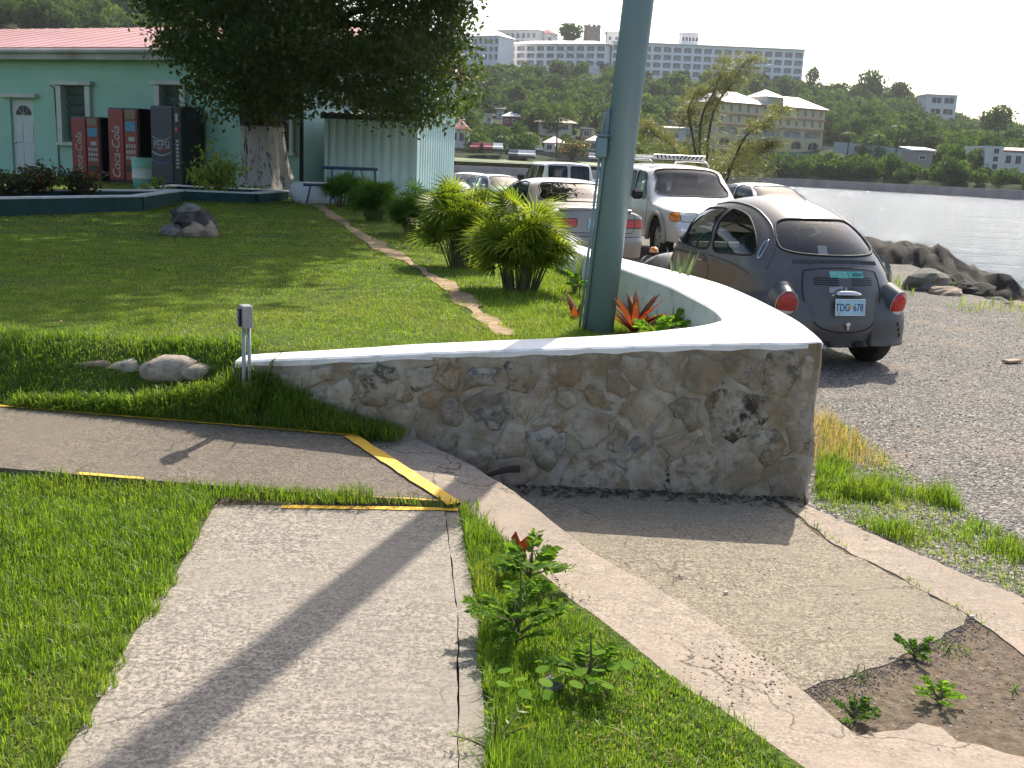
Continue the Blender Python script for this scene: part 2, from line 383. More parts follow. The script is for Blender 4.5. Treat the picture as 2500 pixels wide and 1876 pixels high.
# kerb that runs down from the wall foot to the street
kl = [gz(872, 1061, .27), gz(1130, 1241, .155), gz(1232, 1335, .13), gz(1480, 1530, .09), gz(1650, 1660, .06), gz(1850, 1800, .045), gz(1990, 1900, .04)]
kr = [gz(985, 1082, .255), gz(1150, 1135, .20), gz(1262, 1205, .16), gz(1432, 1340, .11), gz(1722, 1505, .065), gz(1965, 1690, .04), gz(2150, 1850, .035), gz(2260, 1950, .03)]
kr[0][1] = 5.49; kl0 = kl[0].copy(); kl0[1] = 5.49; kl0[0] = -.9
kl[0] = kl[0]+np.array([.03, -.0, -.02])
kerb = sheet('kerb', kl[::-1]+[kl0]+kr, m_kerb, chip=.006, thick=.35)
dv = [gz(1100, 1120, .004), gz(1300, 1180, .004), gz(1880, 1212, .004), gz(2030, 1330, .004), gz(2200, 1415, .004), gz(2362, 1500, .004), gz(2330, 1535, .004), gz(2200, 1600, .004), gz(2090, 1645, .004), gz(1955, 1690, .004), gz(1700, 1560, .004), gz(1380, 1345, .004)]
dv[1][1] = 5.48; dv[0] = np.array([-.2, 5.48, .004]); dv[2][1] = 5.47
drive = sheet('driveway_slab', dv, m_drive, chip=.02, thick=.08)
st = [gz(1890, 1213, .006), gz(1985, 1240, .006), gz(2200, 1335, .006), gz(2500, 1462, .006), gz(3300, 1800, .006), gz(3300, 1990, .006), gz(2500, 1600, .006), gz(2368, 1504, .006), gz(2207, 1414, .006), gz(2036, 1328, .006)]
sheet('driveway_strip', st, m_kerb, chip=.012, thick=.08, seed=8)
sheet('dirt_patch', [gz(1780, 1600, .0), gz(2180, 1560, .0), gz(2330, 1480, .0), gz(2020, 1330, .0), gz(1860, 1225, .0), gz(1920, 1225, .0), gz(2060, 1325, .0), gz(2420, 1490, .0), gz(2900, 1640, .0), gz(2900, 2100, .0), gz(2000, 1850, .0)], m_dirt, thick=.03)
sheet('concrete_patch', [gz(2080, 1800, .006), gz(2240, 1765, .006), gz(2400, 1820, .006), gz(2620, 1900, .006), gz(2600, 2300, .006), gz(2350, 2200, .006)], m_kerb, chip=.03, thick=.05, seed=9)
# ---------------------------------------------------------------- lawns
WO = [(-1.46, 5.50), (-.9, 5.50), (-.54, 5.5), (-.1, 5.5), (.3, 5.5), (.62, 5.5), (.95, 5.5), (1.3, 5.5), (1.57, 5.5), (1.62, 5.54), (1.66, 6.1), (1.66, 6.6), (1.62, 7.4), (1.53, 8.14), (1.28, 9.0), (1.02, 9.74), (.76, 10.74), (.40, 12.6), (-.45, 15.2), (-1.35, 17.8), (-2.6, 21.2), (-3.2, 24.5)]
WI = [(-1.46, 5.66), (-.9, 5.73), (-.54, 5.76), (-.1, 5.79), (.3, 5.82), (.62, 5.87), (.86, 5.93), (1.05, 6.0), (1.17, 6.1), (1.2, 6.15), (1.22, 6.3), (1.22, 6.65), (1.17, 7.2), (1.10, 7.8), (.93, 8.6), (.75, 9.4), (.52, 10.55), (.16, 12.4), (-.68, 15.0), (-1.58, 17.6), (-2.8, 21.0), (-3.4, 24.4)]
WZ = [.615, .665, .70, .735, .765, .79, .815, .835, .85, .853, .86, .86, .86, .86, .86, .86, .86, .86, .86, .87, .9, .92]
def wallX(Y):   # x of the wall's middle on the back run
    return np.interp(Y, [.5*(a[1]+b[1]) for a, b in zip(WO[9:], WI[9:])], [.5*(a[0]+b[0]) for a, b in zip(WO[9:], WI[9:])])
_bx = np.array([ext(A, L1, s)[0] for s in (0, .3, 1, 6)])[::-1]; _by = np.array([ext(A, L1, s)[1] for s in (0, .3, 1, 6)])[::-1]; _bz = np.array([ext(A, L1, s)[2] for s in (0, .3, 1, 6)])[::-1]
def bankY(X): return np.interp(X, _bx, _by)
def lawn_z(X, Y):
    X = np.asarray(X, float); Y = np.asarray(Y, float)
    z = .64 + .03*vnoise(X, Y, .25, 3) + .012*vnoise(X, Y, 1.3, 4) + .04*sstep(12, 26, Y)
    z = z - .07*sstep(.1, .9, X)*(1-sstep(9, 12, Y)) - .03*sstep(-1.5, -.2, X)*(1-sstep(6.5, 8.5, Y))
    zb = np.interp(X, _bx, _bz)
    t = sstep(.05, .42, Y-bankY(X)-.06*vnoise(X, Y, 2.2, 8)) ; bank = zb-.01+(z-zb-.04*0)*t
    return np.where(X < -1.3, np.minimum(bank, z), z)
def rowgrid(name, rows, nx, xmin, xmax, zf, mat, xpow=1.0):
    V = []
    u = np.linspace(0, 1, nx)**(1/xpow)
    for Y in rows:
        x0 = xmin(Y) if callable(xmin) else xmin; x1 = xmax(Y) if callable(xmax) else xmax
        X = x0+(x1-x0)*u; V.append(np.stack([X, np.full(nx, Y), zf(X, np.full(nx, Y))], -1))
    return link(name, npmesh(name, np.concatenate(V), gridfaces(len(rows), nx), True), mat, kind='structure')
lrows = np.concatenate([np.linspace(5.68, 12, 45), np.linspace(12.4, 48, 60)])
def lx1(Y): return float(wallX(Y)) if Y > 6.15 else float(np.interp(Y, [5.68, 6.15], [1.0, 1.3]))
rowgrid('lawn', lrows, 150, -34, lx1, lawn_z, m_turf, 1.6)
# bank between the lawn and the side walkway
V = []; bxs = np.linspace(-12, -1.25, 120)
for s in np.linspace(0, 1, 14):
    Y = bankY(bxs)-.01+(5.72-bankY(bxs)+.01)*s if False else bankY(bxs)+s*.62
    Y = np.where(bxs > -1.5, np.minimum(Y, 5.74), Y); V.append(np.stack([bxs, Y, lawn_z(bxs, Y)+.004], -1))
link('grass_bank', npmesh('grass_bank', np.concatenate(V), gridfaces(14, 120), True), m_turf, kind='structure')
_wlx = np.array([p[0] for p in wl])[::-1]; _wly = np.array([p[1] for p in wl])[::-1]
def llz(X, Y): return .150 + .10*sstep(-1.4, -3.2, X) + .035*sstep(3.4, 5.0, Y) + .012*vnoise(X, Y, 2.0, 5)
def llx1(Y): return float(np.interp(Y, _wly, _wlx))+.02
def n2Y(X):  # near edge of the side walkway
    return np.interp(X, [L2e[0], L2[0], L3[0], J[0]], [L2e[1], L2[1], L3[1], J[1]])
rows = np.linspace(-2, 5.2, 60)
lower = rowgrid('lower_lawn', rows, 70, -9, lambda Y: llx1(min(Y, wl[0][1])), lambda X, Y: np.where(Y > n2Y(X)+.14, -.01, llz(X, Y)), m_turf, 1.4)
# strip of grass between walkway and kerb
sy = np.linspace(wr[3][1], 4.62, 70)
def sx0(Y): return float(np.interp(Y, [p[1] for p in wr[::-1]], [p[0] for p in wr[::-1]]))-.02
_ky = [p[1] for p in kl[::-1]]; _kx = [p[0] for p in kl[::-1]]; _kz = [p[2] for p in kl[::-1]]
def sx1(Y): return float(np.interp(Y, [-2]+_ky, [3.2]+_kx))+.01 if Y > 2.6 else float(np.interp(Y, [-2, 2.6], [4.5, np.interp(2.6, _ky, _kx)]))
def strz(X, Y):
    a_ = np.interp(Y, [p[1] for p in wr[::-1]], [p[0] for p in wr[::-1]]); b_ = np.interp(Y, _ky, _kx); u_ = np.clip((X-a_)/np.maximum(b_-a_, .02), 0, 1); return .138+(np.interp(Y, _ky, _kz)+.003-.138)*u_-.012*np.sin(np.pi*u_)+.008*vnoise(X, Y, 4, 6)
rowgrid('grass_strip', sy, 24, sx0, sx1, strz, m_turf)
# bare earth trench across the lawn
tr_px = [(778, 505), (800, 520), (850, 552), (905, 588), (985, 635), (1040, 668), (1085, 690), (1120, 722), (1160, 757), (1210, 795), (1245, 818)]
TR = [gz(x, y, .64) for x, y in tr_px]
TR = [np.array([p[0], p[1], float(lawn_z(p[0], p[1]))]) for p in TR]
mb = MB(); V = []; q = []
for i in range(len(TR)-1):
    for j in range(6): q.append(TR[i]+(TR[i+1]-TR[i])*j/6)
for i, p in enumerate(q):
    d = q[min(i+1, len(q)-1)]-q[max(i-1, 0)]; nn = np.array([-d[1], d[0], 0])/np.hypot(d[0], d[1]); w0 = .075+.045*float(vnoise(i*.31, 2.0, 1, 5))
    for s in (-1, 1):
        r = p+nn*s*(w0+.04*float(vnoise(i*.9, s*3, 1, 7))); V.append((r[0], r[1], float(lawn_z(r[0], r[1]))+.006))
mb.add(V, [(2*i, 2*i+1, 2*i+3, 2*i+2) for i in range(len(q)-1)]); mb.build('earth_trench', m_trench, kind='structure')
TRXY = [(p[0], p[1]) for p in TR]
# ================================================================ rubble retaining wall
m_mort = NT('stained mortar'); _t = m_mort; _g = _t.co()
_c = _t.ramp(_t.noise(7, 6, .65), [(.3, (.27, .235, .18)), (.55, (.41, .36, .285)), (.72, (.56, .50, .41))])
_c = _t.mix(_t.ramp(_t.noise(2.3, 5, .6, stretch=(1, 1, 1.6)), [(.48, 0), (.6, .85)]), _c, (.26, .19, .11))
_c = _t.mix(_t.ramp(_t.noise(4.1, 4, .7, stretch=(1.3, 1, .9)), [(.58, 0), (.66, .7)]), _c, (.42, .385, .33))
_c = _t.mix(_t.ramp(_t.noise(9, 5, .75), [(.62, 0), (.7, .8)]), _c, (.055, .05, .04))
_w = _t.n('ShaderNodeVectorMath'); _w.operation = 'ADD'; _nz = _t.n('ShaderNodeTexNoise'); _nz.inputs['Scale'].default_value = 5; _t.l(_g, _nz.inputs[0])
_sc = _t.n('ShaderNodeVectorMath'); _sc.operation = 'SCALE'; _sc.inputs['Scale'].default_value = .35; _t.l(_nz.outputs['Color'], _sc.inputs[0]); _t.l(_g, _w.inputs[0]); _t.l(_sc.outputs[0], _w.inputs[1])
_cr = _t.n('ShaderNodeTexVoronoi'); _cr.feature = 'DISTANCE_TO_EDGE'; _cr.inputs['Scale'].default_value = 3.1; _t.l(_w.outputs[0], _cr.inputs['Vector'])
_crk = _t.math('MULTIPLY', _t.ramp(_cr.outputs['Distance'], [(.0, 1), (.009, 0)]), _t.ramp(_t.noise(2, 3), [(.54, 0), (.6, 1)]))
_c = _t.mix(_crk, _c, (.03, .025, .02))
_t.base(_c).set(Roughness=.95, Specular_IOR_Level=.15)
_t.bump(_t.math('SUBTRACT', _t.math('ADD', _t.noise(18, 6, .7), _t.noise(60, 4, .7)), _t.math('MULTIPLY', _crk, 1.5)), .8, .015); m_mort = _t.m
def stonemat(i, c):
    t = NT('rubble stone %d' % i); g = t.world()
    col = t.ramp(t.noise(22, 6, .7, vec=g), [(.28, tuple(x*.45 for x in c)), (.5, c), (.72, tuple(min(1, x*1.5) for x in c))])
    col = t.mix(t.ramp(t.noise(11, 5, .75, vec=g), [(.42, 0), (.56, .92)]), col, (.41, .36, .285))
    col = t.mix(t.ramp(t.noise(2.3, 5, .6, vec=g), [(.5, 0), (.62, .75)]), col, (.22, .16, .095)); col = t.mix(t.ramp(t.noise(3.7, 5, .7, vec=g), [(.58, 0), (.68, .7)]), col, (.13, .115, .09))
    t.base(col).set(Roughness=.9, Specular_IOR_Level=.2); t.bump(t.noise(30, 6, .7, vec=g), .7, .012); return t.m
STM = [stonemat(i, c) for i, c in enumerate([(.115, .112, .09), (.165, .17, .16), (.42, .315, .24), (.43, .355, .26), (.36, .32, .255), (.06, .053, .044), (.45, .24, .08), (.27, .205, .135)])]
wall = empty('retaining_wall', (0, 5.5, 0), 0, 'white topped rubble stone retaining wall coming to a point around the lawn', 'wall')
# mortar front face
def wtop(X): return np.interp(X, [p[0] for p in WO[:9]], WZ[:9])
def wface(X, Z): return .010*vnoise(X, Z, 3.0, 21)+.005*vnoise(X, Z, 8, 22)+.003*vnoise(X, Z, 20, 23)
nx, nz = 200, 56; fx = np.linspace(-1.48, 1.592, nx); V = []
for k in range(nz):
    s = k/(nz-1); Z = -.06+(wtop(fx)-.006+.06)*s; Y = 5.5-.006+wface(fx, Z)*(1-s**8) - .02*(1-s); V.append(np.stack([fx, Y-5.5, Z], -1))
o = link('mortar_face', npmesh('mortar_face', np.concatenate(V), gridfaces(nz, nx), True), m_mort, wall)
# rounded end face and the outer side of the back run
def loft(name, rings, mat, parent, smooth=False):
    V = [p for r in rings for p in r]; n = len(rings[0]); mb = MB(); mb.add(V, [(k*n+i, k*n+i+1, (k+1)*n+i+1, (k+1)*n+i) for k in range(len(rings)-1) for i in range(n-1)]); return mb.build(name, mat, parent, smooth)
oc = [(1.590, 5.488)]+[(a, b) for a, b in smoothpoly(WO[8:], 4, closed=False)][1:]
ozs = np.interp(np.linspace(0, 1, len(oc)), np.linspace(0, 1, len(WZ[8:])), WZ[8:])
rings = []
for k in range(9):
    s = k/8; rings.append([(x+.018*math.sin(7*i+k*1.7)*(1-s)*(i > 0)+.03*float(vnoise(i*.7, k*.9, 1, 5))*(1-s**6)*(i > 0)+.012*float(vnoise(3.3, k*1.3, 1, 6))*(i == 0), y-5.5+(.0 if i else .0), -.08+(ozs[i]-.004+.08)*s) for i, (x, y) in enumerate(oc)])
loft('mortar_side', rings, m_mort, wall, True)
# painted cap: top and inner face
cap = MB(); n = len(WO); so = smoothpoly(WO, 4, closed=False); si = smoothpoly(WI, 4, closed=False); zz = np.interp(np.linspace(0, n-1, len(so)), np.arange(n), WZ)
so = [(a, b) for a, b in so]
for i in range(len(so)):   # keep the front edge and the corner crisp
    if i < 32: so[i] = (so[i][0], 5.488+.003*math.sin(i*2.3))
V = []
for i in range(len(so)):
    (ax, ay), (bx, by) = so[i], si[i]; z = float(zz[i]); j = .004*math.sin(i*1.9)
    dx, dy = bx-ax, by-ay; L = math.hypot(dx, dy); ux, uy = dx/L*.012, dy/L*.012
    V += [(ax, ay-5.5, z-.035+j*1.5), (ax, ay-5.5, z-.010), (ax+ux, ay+uy-5.5, z), (bx-ux, by-uy-5.5, z+.002), (bx, by-5.5, z-.01), (bx, by-5.5, z-.50)]
Fs = [(i*6+k, (i+1)*6+k, (i+1)*6+k+1, i*6+k+1) for i in range(len(so)-1) for k in range(5)]
cap.add(V, Fs); cap.add(V[:6], [(0, 1, 2, 3, 4, 5)]); cap.build('painted_cap', m_white, wall)
# stones: zoom coordinates of the photograph's wall (550,700)-(2050,1250) at 1.475x
def stone_mesh(rx, rz, rot, bulge, seed):
    rr = random.Random(seed); n = rr.choice([8, 9, 10, 11]); out = []
    ang = [2*math.pi*(i+rr.uniform(-.28, .28))/n for i in range(n)]; rad = [rr.uniform(.66, 1.16) for _ in range(n)]
    rings = []
    for (s, d) in ((1.06, .02), (1.0, -.1*bulge), (.88, -.75*bulge), (.5, -bulge)):
        ring = []
        for a, r in zip(ang, rad):
            x = rx*s*r*math.cos(a); z = rz*s*r*math.sin(a)
            ring.append((x*math.cos(rot)-z*math.sin(rot), d+rr.uniform(-.004, .004)*(s > .3), x*math.sin(rot)+z*math.cos(rot)))
        rings.append(ring)
    V = [p for r in rings for p in r]+[(0, -bulge*rr.uniform(.8, 1.1), 0)]; Fs = []
    for k in range(3):
        for i in range(n): Fs.append((k*n+i, k*n+(i+1) % n, (k+1)*n+(i+1) % n, (k+1)*n+i))
    for i in range(n): Fs.append((3*n+i, 3*n+(i+1) % n, 4*n))
    mb = MB(); mb.add(V, [f[::-1] for f in Fs]); me = mb.mesh('stone', True)
    return me
ST = [(545, 365, 66, 45, 0, 0), (700, 352, 42, 24, .2, 1), (725, 408, 44, 26, .1, 6), (915, 325, 46, 58, .1, 1), (940, 440, 112, 42, 0, 1), (628, 478, 78, 52, -.2, 2), (728, 505, 62, 46, .2, 4), (350, 340, 30, 24, 0, 7), (1040, 582, 80, 40, .1, 3), (1050, 655, 108, 44, -.1, 2), (1165, 570, 78, 58, .3, 1), (1300, 515, 125, 50, -.62, 4), (1508, 458, 68, 44, .15, 3), (1520, 640, 44, 96, .42, 3), (1815, 440, 168, 112, .1, 5), (2005, 296, 62, 72, .1, 0), (1690, 655, 76, 84, .15, 7), (1845, 660, 88, 74, -.1, 3), (2040, 690, 56, 88, 0, 1), (1310, 668, 130, 62, -.1, 7), (1388, 340, 36, 34, 0, 1), (1590, 312, 58, 34, .1, 4), (500, 480, 44, 30, -.3, 4), (378, 405, 84, 44, -.15, 4), (1065, 340, 44, 24, .1, 0), (1592, 515, 22, 44, .2, 3), (2085, 545, 34, 60, 0, 4), (1965, 590, 30, 46, .3, 0), (870, 620, 66, 36, -.4, 2), (1235, 300, 62, 30, 0, 7), (2075, 420, 46, 50, .1, 4), (1470, 590, 40, 26, .2, 1), (1240, 420, 42, 26, 0, 4), (230, 345, 70, 30, -.05, 4), (1490, 300, 40, 34, .2, 4), (1710, 330, 70, 40, 0, 4), (1170, 470, 50, 40, .5, 4), (1100, 715, 90, 16, -.1, 3), (1900, 745, 80, 14, -.15, 3), (2095, 310, 30, 60, 0, 4), (640, 405, 46, 26, .3, 7), (820, 300, 40, 36, 0, 7)]
def clip_half(poly, n, c):
    out = []; m = len(poly)
    for i in range(m):
        p, q = poly[i], poly[(i+1) % m]; dp = p[0]*n[0]+p[1]*n[1]-c; dq = q[0]*n[0]+q[1]*n[1]-c
        if dp <= 0: out.append(p)
        if dp*dq < 0: t = dp/(dp-dq); out.append((p[0]+(q[0]-p[0])*t, p[1]+(q[1]-p[1])*t))
    return out
rs = random.Random(12); sites = []
for (cx, cy, rx, ry, rot, m) in ST:
    p = gy(550+cx/1.4747, 700+cy/1.4747, 5.49); sxl = 5.49/F_PX/1.4747; sites.append((p[0], p[2], min(.135, (rx*ry)**.5*sxl*1.06), m))
tries = 0
while tries < 4000 and len(sites) < 64:
    tries += 1; x = rs.uniform(-1.4, 1.56); z = rs.uniform(.02, float(wtop(x))-.06); r = rs.uniform(.05, .085)
    if all(math.hypot(x-q[0], (z-q[1]))**2 > (q[2]+r*.7)**2 for q in sites): sites.append((x, z, r, rs.choice([2, 3, 4, 7, 7, 1, 0, 0])))
def cell_stone(k):
    x, z, r, m = sites[k]; zt = float(wtop(x))-.035-.03*rs.random(); poly = [(-1.46, -.03), (1.57, -.03), (1.57, .80), (-1.46, zt)]; poly = [(-1.46, -.03), (1.57, -.03), (1.57, zt), (-1.46, zt)]
    poly = [(max(x-r*2.1, a), max(z-r*2.1, b)) for a, b in poly]; poly = [(min(x+r*2.1, a), min(z+r*2.1, b)) for a, b in poly]
    for j, (x2, z2, r2, _) in enumerate(sites):
        if j == k: continue
        d2 = (x2-x)**2+(z2-z)**2
        if d2 > (2.1*(r+r2)+.1)**2: continue
        nx_, nz_ = x2-x, z2-z; c = (x2*x2+z2*z2-r2*r2-x*x-z*z+r*r)/2; poly = clip_half(poly, (nx_, nz_), c)
        if len(poly) < 3: return None
    C = np.mean(poly, axis=0); q = []
    for i in range(len(poly)):
        a, b = np.array(poly[i]), np.array(poly[(i+1) % len(poly)])
        if np.linalg.norm(b-a) < .02: continue
        for t in ((.22, .78) if np.linalg.norm(b-a) < .12 else (.12, .5, .88)): q.append(a+(b-a)*t)
    if len(q) < 5: return None
    q = np.array(q); R = float(np.mean(np.linalg.norm(q-C, axis=1))); q = C+(q-C)*(1-(.010+.012*rs.random())/R); q += np.array([[rs.uniform(-1, 1), rs.uniform(-1, 1)] for _ in q])*(.010 if R < .09 else .026)
    ang = np.arctan2(q[:, 1]-C[1], q[:, 0]-C[0]); q = q[np.argsort(ang)]; n = len(q); bl = .006+.010*rs.random(); tl = (rs.uniform(-.05, .05), rs.uniform(-.06, .04)); V = []
    for (s_, d) in ((1.05, .02), (1.0, -.15*bl), (.86, -.8*bl), (.5, -bl)):
        for p in q:
            u = C+(p-C)*s_; V.append((u[0]-C[0], d+(tl[0]*(u[0]-C[0])+tl[1]*(u[1]-C[1]))*(s_ < 1.02)+rs.uniform(-.003, .003), u[1]-C[1]))
    V.append((0, -bl*rs.uniform(.85, 1.15), 0)); Fs = [(k_*n+i, k_*n+(i+1) % n, (k_+1)*n+(i+1) % n, (k_+1)*n+i) for k_ in range(3) for i in range(n)]+[(3*n+i, 3*n+(i+1) % n, 4*n) for i in range(n)]
    mb = MB(); mb.add(V, Fs); return mb.mesh('stone', True), C, m
for k in range(len(sites)):
    if k >= len(ST) and rs.random() < .2: continue
    res = cell_stone(k)
    if res is None: continue
    me, C, m = res; o = link('stone', me, STM[m], wall); o.location = (C[0], -.006+float(wface(C[0], C[1]))-.020*(1-min(1, max(0, C[1])/.75)), C[1])
# grass covered earth that climbs the wall's low end
V = []; mx = np.linspace(-2.6, -.62, 40)
for s in np.linspace(0, 1, 8):
    zt2 = np.interp(mx, [-2.6, -2.0, -1.6, -1.42, -1.2, -.9, -.62], [.34, .38, .47, .58, .50, .36, .27]); z0 = np.interp(mx, _bx, _bz)-.01; Y = bankY(mx)+.005+(5.497-bankY(mx))*s**1.4*.96; V.append(np.stack([mx, Y+.01*vnoise(mx, Y, 6, 2), z0+(zt2-z0)*s**.8], -1))
MOUND = np.concatenate(V); link('earth_mound', npmesh('earth_mound', MOUND, gridfaces(8, 40), True), m_turf, kind='structure')
# stones that show at the end of the wall
for i, (y, z, ry, rz, m) in enumerate([(5.75, .12, .16, .12, 1), (5.8, .36, .18, .11, 4), (5.7, .58, .12, .10, 4), (6.2, .25, .2, .16, 2), (6.1, .62, .2, .1, 7)]):
    me = stone_mesh(ry, rz, .1, .02, 300+i); o = link('stone', me, STM[m], wall); o.location = (1.60, y-5.5, z); o.rotation_euler = (0, 0, math.pi/2)
# half-buried stones in the bank
for i, (x, y, rx, rz) in enumerate([(270, 880, .13, .06), (350, 872, .12, .055), (450, 885, .17, .085), (505, 890, .1, .06)]):
    p = gz(x, y, .5); me = stone_mesh(rx, rz, .05, .06, 400+i); o = link('bank_stone', me, STM[(0, 4, 2, 3)[i]])
    o.location = (p[0], bankY(p[0])+.30, .50); tag(o, ['dark rough stone half buried in the grass bank', 'flat pale stone slab half buried in the bank', 'large rounded pinkish stone half buried in the bank', 'small tan stone in the bank beside the outlet post'][i], 'stone')
# ================================================================ water and far land
m_water = NT('sea water'); _t = m_water; _g = _t.world()
_t.base((.07, .13, .17)).set(Roughness=.10, Specular_IOR_Level=.55, IOR=1.33)
_h = _t.math('ADD', _t.math('MULTIPLY', _t.noise(.16, 4, .6, vec=_g, stretch=(.5, 1.6, 1)), 3.0), _t.math('ADD', _t.noise(.9, 5, .62, vec=_g, stretch=(.7, 1.5, 1)), _t.math('MULTIPLY', _t.noise(6, 4, .6, vec=_g, stretch=(.7, 1.3, 1)), .28)))
_t.bump(_h, .85, .5); m_water = _t.m
link('water', npmesh('water', [(-900, 12, -1.05), (1300, 12, -1.05), (1300, 1700, -1.05), (-900, 1700, -1.05)], [(0, 1, 2, 3)]), m_water, kind='structure')
PXA = lambda x: ray(x, hor(x))[0]/ray(x, hor(x))[1]
_ca = [PXA(x) for x in (-300, 0, 370, 650, 850, 1000, 1150, 1400, 1700, 1920, 2000, 2120, 2200, 2270, 2350, 2440, 2500, 2800)]
_cz = [120, 110, 95, 70, 46, 37, 34, 34, 33, 28, 27, 29, 26, 21, 15.5, 15, 14.5, 12]
_sa = [PXA(x) for x in (-300, 300, 1000, 1150, 1300, 1500, 1940, 2200, 2500, 2800)]
_sy = [120, 140, 166, 168, 172, 190, 197, 180, 160, 150]
def far_z(a, Y):
    """height of the far land at azimuth slope a=X/Y"""
    a = np.asarray(a, float); Y = np.asarray(Y, float)
    s0 = np.interp(a, _sa, _sy); cz = np.interp(a, _ca, _cz)
    base = np.where(Y < s0, -2.2, 0)+np.where(Y >= s0, -.1+1.2*sstep(0, 4, Y-s0), 0)
    t = np.clip((Y-s0-28)/(425-s0-28), 0, 1); right = sstep(.15, .30, a)
    rise = cz*(t**(1.15-.1*right)*(1-.12*np.sin(np.pi*t)))
    back = np.where(Y > 450, -(Y-450)*.10, 0)
    return base+np.where(Y >= s0, rise, 0)+back+np.where(Y > s0+20, vnoise(a*300, Y, .03, 9)*1.3, 0)
aa = np.linspace(-.62, .60, 150); fy = np.concatenate([np.linspace(120, 240, 61), np.linspace(245, 450, 42), np.linspace(470, 900, 20)])
AA, FY = np.meshgrid(aa, fy); FZ = far_z(AA, FY)
m_hill = soilmat('wooded hill ground', (.012, .022, .007), (.03, .048, .014), .25)
link('hills', npmesh('hills', np.stack([AA*FY, FY, FZ], -1), gridfaces(*AA.shape), True), m_hill, kind='structure')
ha = np.linspace(.2, .75, 60); V = []
for k, z in enumerate((-2, 1)): V.append(np.stack([ha*1600, np.full(60, 1600.), np.full(60, -2.) if k == 0 else 62+14*vnoise(ha, ha*0, 22, 3)+8*vnoise(ha, ha*0, 70, 4)+40*sstep(.46, .6, ha)], -1))
link('distant_hills', npmesh('distant_hills', np.concatenate(V), gridfaces(2, 60), True), m_hill, kind='structure')
def farpt(x, Y, dz=0.0):
    a = PXA(x); return (a*Y, Y, float(far_z(a, Y))+dz)
# ================================================================ vegetation
def unit(v): return v/np.maximum(np.linalg.norm(v, axis=-1, keepdims=True), 1e-9)
def leafquads(C, L, aspect=.42, droop=.0, rng=RNG, dirs=None):
    n = len(C); d = unit(rng.normal(size=(n, 3))+np.array([0, 0, -droop])) if dirs is None else dirs
    L = np.broadcast_to(L, (n,))[:, None]; s = unit(np.cross(d, rng.normal(size=(n, 3))))
    b = C-d*L*.5; t = C+d*L*.5; m = C-d*L*.06; k = L*aspect*.5
    V = np.stack([b, m+s*k, t, m-s*k], 1).reshape(-1, 3); return V, np.arange(4*n).reshape(n, 4)
def blades(P_, H, W_, lean, rng=RNG, seg=2, yaw=None):
    """grass blades as thin tapered strips, all triangles"""
    n = len(P_); a = rng.uniform(0, 2*np.pi, n) if yaw is None else yaw; H = np.broadcast_to(H, (n,)); W_ = np.broadcast_to(W_, (n,)); ln = np.abs(rng.normal(0, lean, n))+.05
    d = np.stack([np.cos(a), np.sin(a), np.zeros(n)], 1); s = np.stack([-np.sin(a), np.cos(a), np.zeros(n)], 1); up = np.array([0, 0, 1.])
    m = P_+up*(H*.55)[:, None]+d*(H*ln*.35)[:, None]; t = P_+up*(H*np.maximum(.45, 1-ln*.35))[:, None]+d*(H*ln)[:, None]; w = (W_*.5)[:, None]
    if seg == 1:
        V = np.stack([P_-s*w, P_+s*w, t], 1).reshape(-1, 3); return V, np.arange(3*n).reshape(n, 3)
    V = np.stack([P_-s*w, P_+s*w, m-s*w*.8, m+s*w*.8, t], 1).reshape(-1, 3); i = np.arange(n)[:, None]*5
    return V, np.concatenate([i+np.array([0, 1, 3]), i+np.array([0, 3, 2]), i+np.array([2, 3, 4])])
def merge(parts):
    V = []; Fc = []; b = 0
    for v, f in parts: V.append(v); Fc.append(f+b); b += len(v)
    return np.concatenate(V), np.concatenate(Fc)
m_lush = leafmat('lush grass', (.075, .145, .012), (.18, .27, .03), .5, 12, big=(1.3, .4, (.22, .23, .045)))
m_lawn = leafmat('lawn grass', (.095, .155, .015), (.21, .285, .038), .5, 5, big=(.9, .55, (.24, .24, .06)))
m_dry = leafmat('dry grass', (.26, .20, .09), (.40, .30, .15), .4, 30)
m_leaf = leafmat('dark tree leaf', (.022, .042, .010), (.07, .105, .020), .42, 3)
m_hillA = leafmat('hill tree leaf', (.018, .048, .008), (.060, .115, .018), .30, .35, .7, .15)
m_hillB = leafmat('pale hill tree leaf', (.036, .072, .012), (.095, .15, .026), .30, .35, .7, .15)
m_bark = paint('dark bark', (.055, .043, .032), .95, .4, 9, bump=.8)
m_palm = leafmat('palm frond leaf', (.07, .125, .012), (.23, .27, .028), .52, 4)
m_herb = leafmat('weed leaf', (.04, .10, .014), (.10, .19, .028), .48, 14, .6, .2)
m_lime = leafmat('bright weed leaf', (.10, .22, .02), (.18, .31, .035), .5, 14, .8, .08)
m_ti = leafmat('red cordyline leaf', (.10, .012, .012), (.20, .05, .018), .4, 11, .6, .15, big=(7, .8, (.11, .13, .02)))
m_aloe = leafmat('grey green aloe leaf', (.11, .16, .08), (.19, .25, .13), .15, 9)
m_fleaf = leafmat('yellow green shrub leaf', (.10, .16, .02), (.24, .28, .04), .45, 5)
m_weed = leafmat('light weed leaf', (.07, .15, .018), (.15, .25, .04), .5, 14, .7, .1)
m_stem = paint('green brown stem', (.11, .10, .04), .8, .3, 20)
